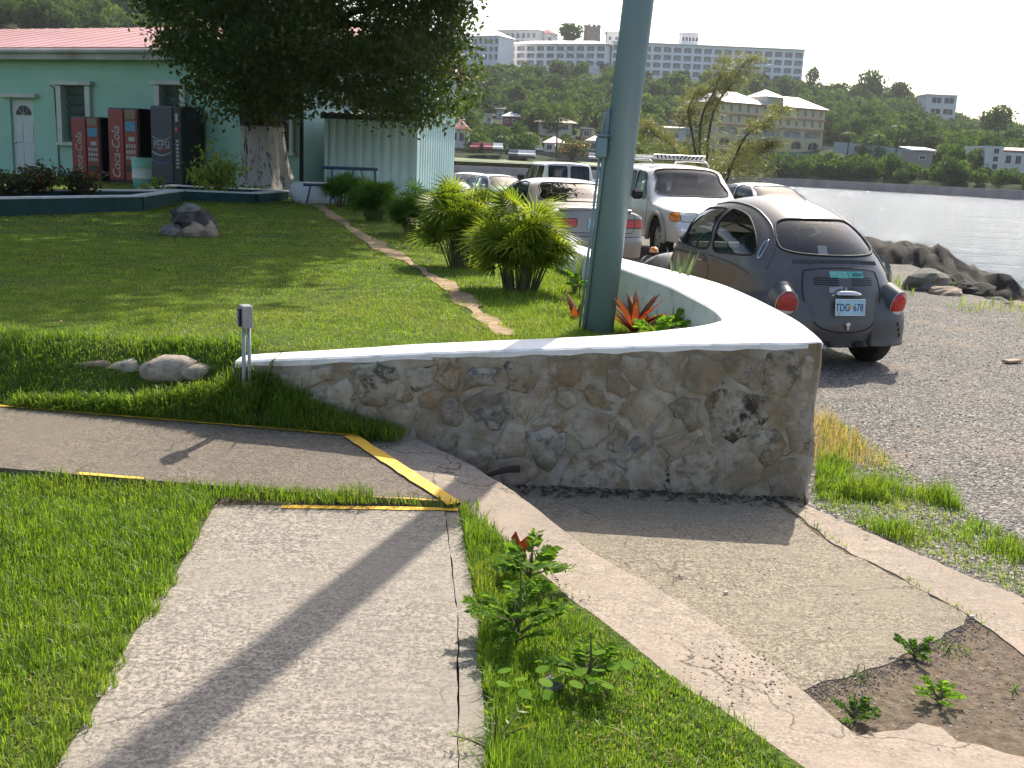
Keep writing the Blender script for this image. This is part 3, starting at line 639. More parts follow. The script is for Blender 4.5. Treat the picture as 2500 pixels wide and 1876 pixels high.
# ---------------------------------------------------------------- grass
def scatter(n, x0, x1, y0, y1, test, zf, rng=RNG):
    X = rng.uniform(x0, x1, n); Y = rng.uniform(y0, y1, n); k = test(X, Y); X, Y = X[k], Y[k]; return np.stack([X, Y, zf(X, Y)], 1)
def clump(P_, s, lo, seed): return np.clip(lo+(1-lo)*(.5+.75*vnoise(P_[:, 0], P_[:, 1], s, seed)+.4*vnoise(P_[:, 0], P_[:, 1], s*3, seed+1)), lo, 1.3)
_wLx = lambda Y: np.interp(Y, _wly, _wlx)
ptsL = np.concatenate([scatter(70000, -2.9, -.6, 2.0, 5.2, lambda X, Y: (X < np.where(Y < wl[0][1], _wLx(Y)+.02+.06*vnoise(X, Y, 5, 3)+.03*vnoise(X, Y, 17, 5), 9)) & (Y < n2Y(X)-.01+.03*vnoise(X, Y, 6, 4)), llz)])
sc_ = clump(ptsL, 3, .45, 31); dist = np.hypot(ptsL[:, 0], ptsL[:, 1])
V, T = blades(ptsL, .075*sc_*RNG.uniform(.6, 1.35, len(ptsL)), .0042*RNG.uniform(.7, 1.3, len(ptsL)), .55)
link('lower_grass', npmesh('lower_grass', V, T), m_lush, kind='stuff')
ptsJ = scatter(5200, -1.45, -.1, 4.3, 5.0, lambda X, Y: (np.abs(Y-np.interp(X, [L3[0], J[0]], [L3[1], J[1]])+.035) < .03) & ((vnoise(X, Y, 3, 44) > .15) | (X < -.9)), lambda X, Y: np.interp(X, [-1.45, -.1], [.19, .155]))
V, T = blades(ptsJ, .06*RNG.uniform(.4, 1.2, len(ptsJ)), .004, .6); link('joint_grass', npmesh('joint_grass', V, T), m_lush, kind='stuff')
def in_strip(X, Y):
    x0 = np.interp(Y, [p[1] for p in wr[::-1]], [p[0] for p in wr[::-1]]); x1 = np.interp(Y, _ky, _kx); return (X > x0+.01+.02*vnoise(X, Y, 9, 2)) & (X < x1-.02+.05*vnoise(X, Y, 4, 7)) & (Y < 4.62)
ptsS = scatter(95000, -.3, 1.5, 2.2, 4.62, in_strip, strz); kx = np.interp(ptsS[:, 1], _ky, _kx)-ptsS[:, 0]
keep = RNG.uniform(size=len(ptsS)) < np.clip(.3+kx*2.2+.5*vnoise(ptsS[:, 0], ptsS[:, 1], 3, 71), .10, 1); ptsS = ptsS[keep]; kx = kx[keep]
tall = np.clip(.45+.9*(1-np.clip((ptsS[:, 0]-np.interp(ptsS[:, 1], [p[1] for p in wr[::-1]], [p[0] for p in wr[::-1]]))/.28, 0, 1)), .4, 1.3)
V, T = blades(ptsS, .085*tall*clump(ptsS, 4, .5, 33)*RNG.uniform(.6, 1.3, len(ptsS)), .0038, .5); link('strip_grass', npmesh('strip_grass', V, T), m_lush, kind='stuff')
pd_ = ptsL[RNG.uniform(size=len(ptsL)) < .05]; pd2 = ptsS[RNG.uniform(size=len(ptsS)) < .05]; pd_ = np.concatenate([pd_, pd2]); V, T = blades(pd_, RNG.uniform(.015, .04, len(pd_)), .0035, 1.0); link('dead_grass', npmesh('dead_grass', V, T), m_dry, kind='stuff')
# bank and the long tuft by the outlet post
ptsB = scatter(42000, -4.2, -.55, 4.9, 6.0, lambda X, Y: (Y > bankY(X)+.01) & (Y < bankY(X)+.52) & ((X < -1.42) | (Y < 5.47)), lambda X, Y: np.where(X < -1.3, lawn_z(X, Y), .28+.33*sstep(-.9, -1.6, X)*0))
_t = np.clip(1-np.abs(ptsB[:, 0]+1.55)/.55, 0, 1)
V, T = blades(ptsB, (.045+.05*_t)*clump(ptsB, 4, .5, 35)*RNG.uniform(.5, 1.3, len(ptsB)), .0045, .7); link('bank_grass', npmesh('bank_grass', V, T), m_lush, kind='stuff')
pm = MOUND[RNG.integers(len(MOUND), size=14000)]+RNG.normal(0, .025, (14000, 3))*np.array([1, .6, .6]); pm = pm[pm[:, 1] < 5.495]; V, T = blades(pm, RNG.uniform(.025, .075, len(pm)), .0045, .8); link('mound_grass', npmesh('mound_grass', V, T), m_lush, kind='stuff')
# mown lawn, thinner with distance
TRd = lambda X, Y: sdpoly(X, Y, TRXY, closed=False)
def lawn_ok(X, Y): return (X < np.where(Y < 6.15, np.interp(Y, [5.68, 6.15], [.85, 1.15]), np.interp(Y, [p[1] for p in WI[9:]], [p[0] for p in WI[9:]]))-.02) & (Y > np.where(X < -1.4, bankY(X)+.45, np.interp(X, [p[0] for p in WI[:9]], [p[1] for p in WI[:9]])+.01)) & (TRd(X, Y) > .065+.06*vnoise(X, Y, 5, 9))
parts = []
for (n, x0, x1, y0, y1, hh, ww) in ((90000, -4.4, 1.2, 5.6, 8.0, .028, .005), (80000, -6.2, .9, 8.0, 12, .030, .008), (60000, -9, .6, 12, 20, .034, .014), (26000, -13, -1.5, 20, 29, .04, .022)):
    p = scatter(n, x0, x1, y0, y1, lawn_ok, lawn_z); lush = .75+1.1*sstep(-.9, .3, p[:, 0]+.25*vnoise(p[:, 0], p[:, 1], 1, 3))*(p[:, 1] < 13)
    parts.append(blades(p, hh*lush*clump(p, 2.2, .5, 41)*RNG.uniform(.6, 1.3, len(p)), ww, .6, seg=1))
V, T = merge(parts); link('lawn_grass', npmesh('lawn_grass', V, T), m_lawn, kind='stuff')
# fallen leaves on the lawn and litter at the wall foot
p = scatter(420, -8, 0, 6.2, 18, lawn_ok, lambda X, Y: lawn_z(X, Y)+.03); V, Fq = leafquads(p, RNG.uniform(.025, .06, len(p)), .5); V[:, 2] = np.repeat(p[:, 2], 4)+(V[:, 2]-np.repeat(p[:, 2], 4))*.4-.012; link('fallen_leaves', npmesh('fallen_leaves', V, Fq), paint('brown leaf', (.16, .075, .035), .8, .4, 9), kind='stuff')
p = scatter(900, .05, 1.6, 5.28, 5.49, lambda X, Y: RNG.uniform(size=len(X)) < (Y-5.25)/.24, lambda X, Y: .012+0*X); V, Fq = leafquads(p, RNG.uniform(.02, .07, len(p)), .3); V[:, 2] = np.maximum(.008, .012+(V[:, 2]-.012)*.35); link('leaf_litter', npmesh('leaf_litter', V, Fq), paint('dark litter', (.05, .032, .022), .9, .5, 12), kind='stuff')
p = scatter(700, .2, 3.2, 2.6, 5.4, lambda X, Y: vnoise(X, Y, 2.5, 12) > -.2, lambda X, Y: .02+0*X); V, Fq = leafquads(p, RNG.uniform(.008, .03, len(p)), .4); V[:, 2] = np.maximum(.014, .018+(V[:, 2]-.02)*.3)
link('ground_litter', npmesh('ground_litter', V, Fq), paint('tan litter', (.30, .22, .14), .9, .5, 12), kind='stuff')
# verge between driveway and gravel
vp = [gz(1985, 1225), gz(2200, 1322), gz(2500, 1450), gz(2700, 1540), gz(2700, 1380), gz(2500, 1330), gz(2280, 1190), gz(2100, 1060), gz(2010, 1010)]
vpoly = [(q[0], q[1]) for q in vp]
def verge_n(X, Y): return vnoise(X, Y, 3.2, 51)+.7*vnoise(X, Y, 8, 52)
p = scatter(85000, 1.5, 3.4, 3.8, 7.4, lambda X, Y: inpoly(X, Y, vpoly) & (RNG.uniform(size=len(X)) < np.clip(.40+.6*verge_n(X, Y), .16, .9)), lambda X, Y: ground_z(X, Y))
V, T = blades(p, (.04+.09*np.clip(verge_n(p[:, 0], p[:, 1]), 0, 1))*RNG.uniform(.5, 1.35, len(p)), .0045, .5); link('verge_grass', npmesh('verge_grass', V, T), m_lush, kind='stuff')
p = np.concatenate([scatter(1500, 1.6, 2.3, 6.2, 7.4, lambda X, Y: X > 1.7, ground_z), scatter(3, 1.2, 2.2, 2.6, 3.7, lambda X, Y: (vnoise(X, Y, 4, 55) > .2) & ~inpoly(X, Y, [(q[0], q[1]) for q in dv]) & ~inpoly(X, Y, [(q[0], q[1]) for q in st]), lambda X, Y: .0+0*X)])
V, T = blades(p, RNG.uniform(.05, .17, len(p)), .004, .4); link('dry_verge_grass', npmesh('dry_verge_grass', V, T), m_dry, kind='stuff')
# pebbles
def pebbles(name, P_, size, mat):
    n = len(P_); o = np.array([(1, 0, 0), (-1, 0, 0), (0, 1, 0), (0, -1, 0), (0, 0, 1), (0, 0, -1)], float); f = np.array([(0, 2, 4), (2, 1, 4), (1, 3, 4), (3, 0, 4), (2, 0, 5), (1, 2, 5), (3, 1, 5), (0, 3, 5)])
    s = size[:, None, None]*RNG.uniform(.6, 1.3, (n, 6, 1))*np.array([1, 1, .65]); a = RNG.uniform(0, 6.28, n); ca, sa = np.cos(a), np.sin(a)
    q = o[None]*s; q = np.stack([q[..., 0]*ca[:, None]-q[..., 1]*sa[:, None], q[..., 0]*sa[:, None]+q[..., 1]*ca[:, None], q[..., 2]], -1)+P_[:, None, :]
    link(name, npmesh(name, q.reshape(-1, 3), (np.arange(n)[:, None, None]*6+f[None]).reshape(-1, 3), True), mat, kind='stuff')
m_peb = NT('mixed pebbles'); _g = m_peb.world(); _v = m_peb.n('ShaderNodeTexVoronoi'); _v.inputs['Scale'].default_value = 40; m_peb.l(_g, _v.inputs['Vector']); _s = m_peb.n('ShaderNodeSeparateColor'); m_peb.l(_v.outputs['Color'], _s.inputs[0])
m_peb.base(m_peb.ramp(_s.outputs[0], [(0, (.05, .048, .046)), (.5, (.15, .14, .13)), (.8, (.28, .25, .21)), (1, (.5, .46, .4))])).set(Roughness=.9); m_peb = m_peb.m
p = scatter(16000, 1.6, 8, 3.8, 15, lambda X, Y: (X < shoreX(Y)) & ~inpoly(X, Y, [(q[0], q[1]) for q in st]) & (RNG.uniform(size=len(X)) < np.clip(9/Y**1.1, 0, 1)), ground_z); pebbles('gravel_pebbles', p, RNG.uniform(.004, .013, len(p)), m_peb)
p = scatter(2600, 1.75, 3.2, 4.2, 7, lambda X, Y: inpoly(X, Y, vpoly), ground_z); pebbles('verge_pebbles', p, RNG.uniform(.006, .02, len(p)), paint('pale pebbles', (.42, .34, .28), .9, .4, 30))
def kz(X, Y): return np.interp(Y, _ky, _kz)+0*X
_kry = [q[1] for q in kr[::-1]]; _krx = [q[0] for q in kr[::-1]]
p = scatter(14000, .1, 1.4, 2.7, 4.3, lambda X, Y: (X > np.interp(Y, _ky, _kx)) & (X < np.interp(Y, _kry, _krx)) & (RNG.uniform(size=len(X)) < np.clip(vnoise(X, Y, 2.4, 61)*.9-.05+.5*(Y < 3.5)*(Y > 2.95)-.8*(X-np.interp(Y, _ky, _kx)), 0, .8)), kz)
p[:, 2] += .004; pebbles('kerb_pebbles', p, RNG.uniform(.002, .0065, len(p)), paint('asphalt crumbs', (.13, .12, .12), .9, .6, 60))
p = scatter(9000, .8, 3.2, 2.6, 4.2, lambda X, Y: inpoly(X, Y, [tuple(gz(1900, 1660)[:2]), tuple(gz(2400, 1490)[:2]), tuple(gz(2900, 1640)[:2]), tuple(gz(2900, 2100)[:2]), tuple(gz(2000, 1850)[:2])]) & (vnoise(X, Y, 3, 66) > -.3), lambda X, Y: 0*X); pebbles('dirt_crumbs', p, RNG.uniform(.0015, .006, len(p))*RNG.uniform(.5, 1.4, len(p)), m_peb)
crk = [tuple(gz(x, y)[:2]) for x, y in ((1890, 1216), (1990, 1290), (2045, 1328), (2200, 1412), (2300, 1465), (2366, 1502), (2430, 1545))]
p = scatter(6000, 1.3, 2.3, 3.7, 5.5, lambda X, Y: (sdpoly(X, Y, crk, closed=False) < .018) & (vnoise(X, Y, 5, 91) > .05), lambda X, Y: .004+0*X); V, T = blades(p, RNG.uniform(.008, .04, len(p)), .004, .8); link('crack_grass', npmesh('crack_grass', V, T), m_lush, kind='stuff')
edg = [(q[0], q[1]) for q in dv[5:10]]; p = scatter(26000, .9, 2.2, 3.2, 4.3, lambda X, Y: (sdpoly(X, Y, edg, closed=False) < .07*np.abs(RNG.normal(size=len(X)))) , lambda X, Y: .003+0*X); pebbles('edge_crumbs', p, RNG.uniform(.0015, .005, len(p)), MATS['asphalt crumbs'])
p = scatter(7000, .9, 3.0, 2.6, 4.1, lambda X, Y: inpoly(X, Y, [tuple(gz(x, y)[:2]) for x, y in ((2050, 1660), (2330, 1530), (2480, 1580), (2480, 1790), (2250, 1750), (2100, 1790))]) & (vnoise(X, Y, 6, 92) > .35), lambda X, Y: .0*X); V, T = blades(p, RNG.uniform(.01, .05, len(p)), .005, .9); link('dirt_grass', npmesh('dirt_grass', V, T), m_herb, kind='stuff')
# ---------------------------------------------------------------- weeds in the strip
def weed(name, base, h, nbr, leaf, mat, label, cat='weed', nl=26, seed=1, spread=.5, asp=.5):
    rr = np.random.default_rng(seed); t = empty(name, base, 0, label, cat); mb = MB(); C = []; D = []
    for i in range(nbr):
        a = i*2.4+rr.uniform(0, 1); s0 = h*rr.uniform(.1, .4); L = h*spread*rr.uniform(.7, 1.2); p0 = np.array([0, 0, s0]); d = np.array([math.cos(a), math.sin(a), rr.uniform(.5, 1.3)]); d /= np.linalg.norm(d)
        pts = [p0+d*L*u+np.array([0, 0, -.25*L*u*u]) for u in np.linspace(0, 1, 5)]; mb.tube(pts, [.004, .0035, .003, .002, .0015], 4)
        for u in np.linspace(.35, 1, nl//nbr+1):
            for sg in (-1, 1):
                side = np.cross(d, [0, 0, 1.])*sg; dd = side*.9+d*.5+np.array([0, 0, -.15]); C.append(p0+d*L*u+np.array([0, 0, -.25*L*u*u])+dd*leaf*.5); D.append(dd)
    mb.tube([(0, 0, -.02), (.01, 0, h*.5), (.005, .01, h*.9)], [.006, .005, .002], 5); mb.build('stem', m_stem, t)
    C = np.array(C); D = unit(np.array(D)+rr.normal(0, .12, (len(C), 3))); V, Fq = leafquads(C, leaf*rr.uniform(.7, 1.3, len(C)), asp, rng=rr, dirs=D); link('leaves', npmesh('leaves', V, Fq), mat, t, kind='stuff'); return t
def at(x, y, z): p = gz(x, y, z); return (p[0], p[1], z)
weed('leafy_weed', at(1258, 1600, .10), .36, 20, .034, m_weed, 'tall leafy weed with feathery side shoots growing against the walkway edge', nl=460, seed=3, spread=.55, asp=.45)
weed('leafy_weed', at(1290, 1430, .11), .20, 12, .05, m_weed, 'low weed with broad dark leaves and red tips near the kerb', nl=80, seed=5, spread=.8, asp=.65)
weed('leafy_weed', at(1430, 1690, .08), .22, 14, .032, m_weed, 'spindly weed with drooping narrow leaves in the grass strip', nl=220, seed=8, spread=.7, asp=.4)
for i, (x, y) in enumerate([(1310, 1740), (1395, 1720), (1480, 1700), (1240, 1745)]):
    t = empty('round_leaf_weed', at(x, y, .10), 0, ['small weed of round lime leaves beside a grey pebble', 'round leaved lime weed at the foot of the spindly weed', 'round leaved weed among leaf litter toward the kerb', 'round leaved weed in the tall grass by the walkway edge'][i], 'weed'); mb = MB(); 
    lf = MB()
    for k in range(5):
        a = k*1.3+i; r = .03+.03*((k*7+i) % 3)/2; z = .06+.03*((k*5+i) % 3); c0 = (r*math.cos(a), r*math.sin(a), z); mb.tube([(0, 0, 0), c0], .0015, 4); b = len(lf.v); n = 9
        lf.add([c0]+[(c0[0]+.022*math.cos(q), c0[1]+.022*math.sin(q), c0[2]+.006*math.sin(q+a)) for q in np.linspace(0, 6.28, n, endpoint=False)], [(0, j+1, (j+1) % n+1) for j in range(n)])
    mb.build('stem', m_stem, t); lf.build('leaves', m_lime, t, kind='stuff')
o = link('grey_rock', stone_mesh(.045, .04, .2, .05, 77), STM[1]); o.location = at(1340, 1680, .11); o.rotation_euler = (-.7, 0, 0); tag(o, 'small grey rock lying in the grass strip by the weeds', 'rock')
mb = MB(); mb.add([(0, 0, 0), (.05, .02, .05), (.03, .05, .075), (-.01, .02, .05), (-.05, .03, .06), (-.03, .05, .085)], [(0, 1, 2, 3), (0, 3, 5, 4)]); o = mb.build('red_leaf_sprig', m_ti); o.location = at(1275, 1355, .13); tag(o, 'dark red leaf sprig standing at the kerb edge', 'leaf')
for i, (x, y) in enumerate([(2080, 1760), (2290, 1720), (2230, 1610)]): weed('dirt_weed', at(x, y, 0), .07, 9, .022, m_lime if i == 1 else m_herb, ['scrubby low weed where the kerb meets the dirt', 'low spreading weed in the middle of the dirt patch', 'small upright weed at the edge of the broken driveway slab'][i], nl=70, seed=20+i, spread=1.3, asp=.6)
weed('trailing_weed', at(1200, 1850, .13), .16, 4, .03, m_fleaf, 'thin grassy weed lying over the walkway edge strip', nl=16, seed=31, spread=1.1, asp=.3)
weed('shore_sapling', (4.95, 16.0, -.05), 1.3, 7, .10, m_weed, 'thin leafy sapling poking up beyond the rounded grey car', 'sapling', nl=60, seed=71, spread=.3, asp=.55)
# ---------------------------------------------------------------- fan palm bushes along the lawn
def frond_fan(n=11, L=.34, w=.019, rng=RNG):
    out = []
    for i in range(n):
        a = math.radians(-78+156*i/(n-1)); l = L*(1-.22*abs(a)/1.4); d = np.array([math.cos(a), math.sin(a), 0]); s = np.array([-math.sin(a), math.cos(a), 0])
        m = d*l*.5+np.array([0, 0, .02]); t = d*l+np.array([0, 0, -.05*l/.3]); out.append((np.array([s*w*.2, m+s*w*.5, t, m-s*w*.5, -s*w*.2]), None))
    V = np.concatenate([o[0] for o in out]); i = np.arange(n)[:, None]*5; T = np.concatenate([i+np.array([0, 1, 3]), i+np.array([0, 3, 4]), i+np.array([1, 2, 3])]); return V, T
def palm_bush(base, h, rad, nst, label, seed, L=.34, dens=1.0, mat=None):
    rr = np.random.default_rng(seed); t = empty('palm_bush', base, 0, label, 'bush', 'fan palm bushes along the lawn edge'); mb = MB(); parts = []; FV, FT = frond_fan(L=L)
    for i in range(nst):
        a = rr.uniform(0, 6.28); u = math.sqrt(rr.uniform(0, 1)); r0 = rad*.36*u; r1 = rad*u*rr.uniform(.7, .95); hh = h*(1-.42*u*u)*rr.uniform(.72, 1.0)
        p0 = np.array([r0*math.cos(a), r0*math.sin(a), 0]); p1 = np.array([r1*math.cos(a), r1*math.sin(a), hh]); mb.tube([p0, p0*.55+p1*.45+np.array([0, 0, .05]), p1], [.008, .006, .004], 4, cap=False)
        for k in range(int(rr.integers(3, 6)*dens)):
            b = p0+(p1-p0)*rr.uniform(.45, 1.0); az = a+rr.normal(0, 1.0); el = rr.uniform(-.1, 1.25); q = Matrix.Rotation(az, 3, 'Z') @ Matrix.Rotation(-el, 3, 'Y') @ Matrix.Rotation(rr.uniform(-.8, .8), 3, 'X'); R = np.array(q)
            s = rr.uniform(.7, 1.1); o = b+R[:, 0]*.07; parts.append(((FV*s) @ R.T+o, FT))
    mb.build('stems', m_stem, t, kind='stuff'); V, T = merge(parts); link('fronds', npmesh('fronds', V, T), mat or m_palm, t, kind='stuff'); return t
def atl(x, y): p = gz(x, y, .64); z = float(lawn_z(p[0], p[1])); p = gz(x, y, z); return (p[0], p[1], z-.01)
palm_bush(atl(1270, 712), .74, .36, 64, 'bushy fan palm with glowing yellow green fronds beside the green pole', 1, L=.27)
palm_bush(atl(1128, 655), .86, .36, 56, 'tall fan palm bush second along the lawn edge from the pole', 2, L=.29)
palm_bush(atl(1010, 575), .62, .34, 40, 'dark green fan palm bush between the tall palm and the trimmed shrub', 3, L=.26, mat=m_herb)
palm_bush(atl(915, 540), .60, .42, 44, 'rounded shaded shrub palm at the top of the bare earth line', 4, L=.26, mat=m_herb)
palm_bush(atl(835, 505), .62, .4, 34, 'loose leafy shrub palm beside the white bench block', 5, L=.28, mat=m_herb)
# ---------------------------------------------------------------- red cordylines, aloe and herbs in the wall corner
def blade_plant(name, base, n, L, w, mat, label, cat, seed, el=(.5, 1.3), curl=.25):
    rr = np.random.default_rng(seed); t = empty(name, base, 0, label, cat)
    for i in range(n):
        a = i*2.4+rr.uniform(-.4, .4); e = rr.uniform(*el); l = L*rr.uniform(.75, 1.1); d = np.array([math.cos(a)*math.cos(e), math.sin(a)*math.cos(e), math.sin(e)]); s = np.array([-math.sin(a), math.cos(a), 0]); nn = np.cross(d, s); V = []
        for u, wu in ((0, .35), (.2, .75), (.45, 1), (.7, .8), (.9, .35), (1, .02)):
            c0 = d*l*u+np.array([math.cos(a), math.sin(a), -.6])*curl*l*u*u; V += [c0-s*w*wu*.5, c0-nn*w*wu*.12*-1, c0+s*w*wu*.5]
        Fs = []
        for k in range(5):
            for j in range(2): Fs.append((k*3+j, k*3+j+1, k*3+4+j, k*3+3+j))
        mb = MB(); mb.add([tuple(p) for p in V], Fs); mb.build('leaf', mat, t, True)
    return t
blade_plant('cordyline', (gz(1548, 830, .52)[0], gz(1548, 830, .52)[1]+.02, .56), 26, .36, .045, m_ti, 'red and green cordyline with a fan of leaves just behind the wall', 'plant', 1, el=(.7, 1.4))
blade_plant('cordyline', (gz(1405, 790, .56)[0], gz(1405, 790, .56)[1], .56), 7, .27, .045, m_ti, 'orange red cordyline growing on the path side of the green pole', 'plant', 2, el=(.9, 1.4))
blade_plant('cordyline', (gz(1690, 800, .5)[0], gz(1690, 800, .5)[1]-.05, .55), 10, .32, .06, m_ti, 'dull red cordyline in front of the aloe', 'plant', 3, el=(.6, 1.35))
blade_plant('aloe', (gz(1650, 770, .5)[0], gz(1650, 770, .5)[1]-.03, .54), 10, .52, .048, m_aloe, 'grey green aloe with tall upright pointed leaves against the white wall', 'plant', 4, el=(1.15, 1.5), curl=.08)
blade_plant('aloe', (gz(1405, 765, .56)[0]+.04, gz(1405, 765, .56)[1]+.9, .55), 5, .5, .045, m_aloe, 'slim aloe standing between the palm bush and the pole', 'plant', 5, el=(1.25, 1.5), curl=.06)
for i, (x, y, lab) in enumerate([(1640, 815, 'bright parsley like herb tucked into the wall corner'), (1730, 800, 'lime green herb spilling toward the tip of the white wall'), (1600, 825, 'low green herb beside the red and green cordyline')]):
    p = gz(x, y, .60); weed('herb_plant', (p[0], p[1]+.05, .58), .22, 10, .05, m_lime, lab, 'plant', nl=90, seed=50+i, spread=.75, asp=.6)
p = gz(1410, 770, .56); weed('vine_herb', (p[0]+.05, p[1]+.8, .54), .42, 7, .05, m_lime, 'light green leafy weed climbing behind the green pole', 'plant', nl=70, seed=61, spread=.4, asp=.6)
# ---------------------------------------------------------------- the big shade tree
tp = gz(640, 476, .68); TX, TY = float(tp[0]), float(tp[1]+.35)
tree = empty('shade_tree', (TX, TY, .66), 0, 'big dark leaved shade tree with a whitewashed trunk on the lawn', 'tree')
m_trunk = NT('whitewashed bark'); _t = m_trunk; _g = _t.co()
_b = _t.ramp(_t.noise(7, 6, .7, stretch=(1, 1, .35)), [(.3, (.03, .024, .018)), (.7, (.11, .085, .065))])
_sep = _t.n('ShaderNodeSeparateXYZ'); _t.l(_g, _sep.inputs[0])
_low = _t.ramp(_t.math('ADD', _t.math('MULTIPLY', _sep.outputs[2], .4), _t.math('MULTIPLY', _t.noise(9, 3), .05)), [(.625, 1), (.64, 0)])
_pt = _t.ramp(_t.noise(4.5, 6, .75, stretch=(1.6, 1.6, .45)), [(.53, 1), (.58, 0)])
_c = _t.mix(_t.math('MULTIPLY', _low, _pt), _b, (.44, .40, .36)); _t.base(_c).set(Roughness=.95, Specular_IOR_Level=.1); _t.bump(_t.noise(9, 6, .7, stretch=(1.5, 1.5, .4)), .9, .06); m_trunk = _t.m
V = []; nz_, na = 22, 28
for k in range(nz_):
    s = k/(nz_-1); z = s*4.2-.1; r0 = .47-.10*s+.26*math.exp(-z*3.2)
    for j in range(na):
        a = 2*math.pi*j/na; r = r0*(1+.10*math.sin(5*a+1.3*s)+.07*math.sin(9*a-2*s)+.25*math.exp(-max(z, 0)*2.6)*math.sin(4*a+.6)); V.append((r*math.cos(a)-.22*s, r*math.sin(a)-.3*s, z))
Fq = [(k*na+j, k*na+(j+1) % na, (k+1)*na+(j+1) % na, (k+1)*na+j) for k in range(nz_-1) for j in range(na)]
mb = MB(); mb.add(V, Fq); mb.build('trunk', m_trunk, tree, True)
CRP = [(330, -60), (360, 20), (395, 100), (440, 165), (470, 225), (505, 292), (560, 300), (590, 262), (650, 285), (720, 290), (790, 255), (850, 262), (900, 285), (960, 282), (1030, 312), (1090, 305), (1135, 270), (1160, 215), (1166, 120), (1140, 50), (1150, -60)]
rr = np.random.default_rng(5); cl = []; sd_need = 430
while len(cl) < sd_need:
    x, y = rr.uniform(330, 1170), rr.uniform(-60, 312); d = float(sdpoly(np.array([x]), np.array([y]), CRP)[0])
    if d > 14: hd = 3.2*math.sqrt(min(1, d/170)); p = gy(x, y, TY-1.2+rr.uniform(-1, 1)*hd-.4); cl.append(p)
cl = np.array(cl)
parts = []
def crown_leaves(C, n, rad, size, flat=.7):
    k = len(C); c0 = np.repeat(C, n, 0)+rr.normal(0, 1, (k*n, 3))*np.array([rad, rad, rad*flat]); L = size*rr.uniform(.6, 1.3, k*n); return leafquads(c0, L, .48, .5, rr)
parts.append(crown_leaves(cl, 105, .24, .125))
# upper, wider crown above the picture
up = []
while len(up) < 760:
    q = rr.normal(size=3); q /= np.linalg.norm(q); q *= rr.uniform(.25, 1)**.5
    p = np.array([-4.3, 20.6, 8.8])+q*np.array([6.9, 8.2, 3.0])
    if vnoise(p[0], p[1], .55, 17) > -.34 and p[2] > 1.72+.15*p[1]+1.3: up.append(p)
up = np.array(up); parts.append(crown_leaves(up, 75, .42, .27))
V, Fq = merge(parts); link('crown', npmesh('crown', V-np.array([TX, TY, .66]), Fq), m_leaf, tree, kind='stuff')
top = np.array([-.22, -.3, 3.6]); org = np.array([TX, TY, .66])
for i in range(26):
    e = (cl[rr.integers(len(cl))] if i < 12 else up[rr.integers(len(up))])-org; s = top*np.array([1, 1, .62+.03*(i % 8)]); md = s*.5+e*.5+np.array([0, 0, .5+rr.uniform(-.2, .5)])
    mb = MB(); mb.tube([s, s*.75+md*.25+np.array([0, 0, .15]), md, e], [.17 if i > 11 else .12, .11, .07, .02], 7); mb.build('limb', m_bark, tree, True)
# ---------------------------------------------------------------- planter shrubs at the building
def shrub(name, base, h, rad, n, leaf, mat, label, seed, cat='shrub', asp=.45, group=None, nb=9):
    rr = np.random.default_rng(seed); t = empty(name, base, 0, label, cat, group); mb = MB(); tips = []
    for i in range(nb):
        a = rr.uniform(0, 6.28); e = rr.uniform(.5, 1.4); L = h*rr.uniform(.6, 1); tip = np.array([math.cos(a)*math.cos(e)*rad/h*L*1.3, math.sin(a)*math.cos(e)*rad/h*L*1.3, math.sin(e)*L]); tips.append(tip); mb.tube([(0, 0, 0), tip*.5+np.array([0, 0, .06]), tip], [.018, .012, .005], 5)
    mb.build('branches', m_bark, t, kind='stuff'); tips = np.array(tips); k = rr.integers(nb, size=n); u = rr.uniform(.35, 1.08, n)[:, None]; C = tips[k]*u+rr.normal(0, 1, (n, 3))*np.array([rad*.2, rad*.2, h*.10]); C[:, 2] = np.maximum(C[:, 2], .04)
    V, Fq = leafquads(C, leaf*rr.uniform(.6, 1.3, n), asp, .2, rr); link('foliage', npmesh('foliage', V, Fq), mat, t, kind='stuff'); return t
m_croton = leafmat('dark croton leaf', (.018, .028, .008), (.06, .07, .02), .3, 6, red=(9, .6, (.30, .045, .02)))
# ================================================================ far shore: hotels, houses, trees, cars
def topz(x, y, Y): return EYE+(hor(x)-y)/F_PX*Y*1.0
def onhill(x, y, lo=175, hi=440):
    a = PXA(x); Ys = np.linspace(lo, hi, 400); e = far_z(np.full(400, a), Ys)-(EYE+(hor(x)-y)/F_PX*Ys); k = np.where(e > 0)[0]
    return float(Ys[k[0]]) if len(k) else hi
m_hwall = paint('white hotel render', (.86, .84, .82), .8, .05, .5)
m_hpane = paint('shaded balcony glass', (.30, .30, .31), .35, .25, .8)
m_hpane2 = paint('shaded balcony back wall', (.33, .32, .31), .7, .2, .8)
m_hroof = paint('pale hotel roof', (.78, .74, .68), .45, .08, .5)
m_ywall = paint('pale yellow render', (.58, .50, .31), .8, .08, .4)
m_ygrey = paint('grey cream render', (.46, .43, .37), .8, .08, .4)
m_terra = paint('salmon roof trim', (.50, .22, .15), .7, .15, 1)
m_rroof = paint('faded red roof', (.42, .13, .11), .6, .2, .8)
m_proof = paint('pink roof', (.60, .36, .30), .6, .12, .8)
m_yroof = paint('orange cream roof', (.70, .50, .30), .6, .1, .8)
m_hwhite = paint('white house wall', (.62, .62, .60), .8, .08, .6)
m_dark = paint('dark opening', (.02, .022, .024), .4, .2, 2)
m_frame = paint('white window frame', (.6, .6, .58), .6, .08, 4)
m_stonew = paint('grey stone blocks', (.17, .15, .13), .95, .4, 1.2, bump=.8)
import bmesh
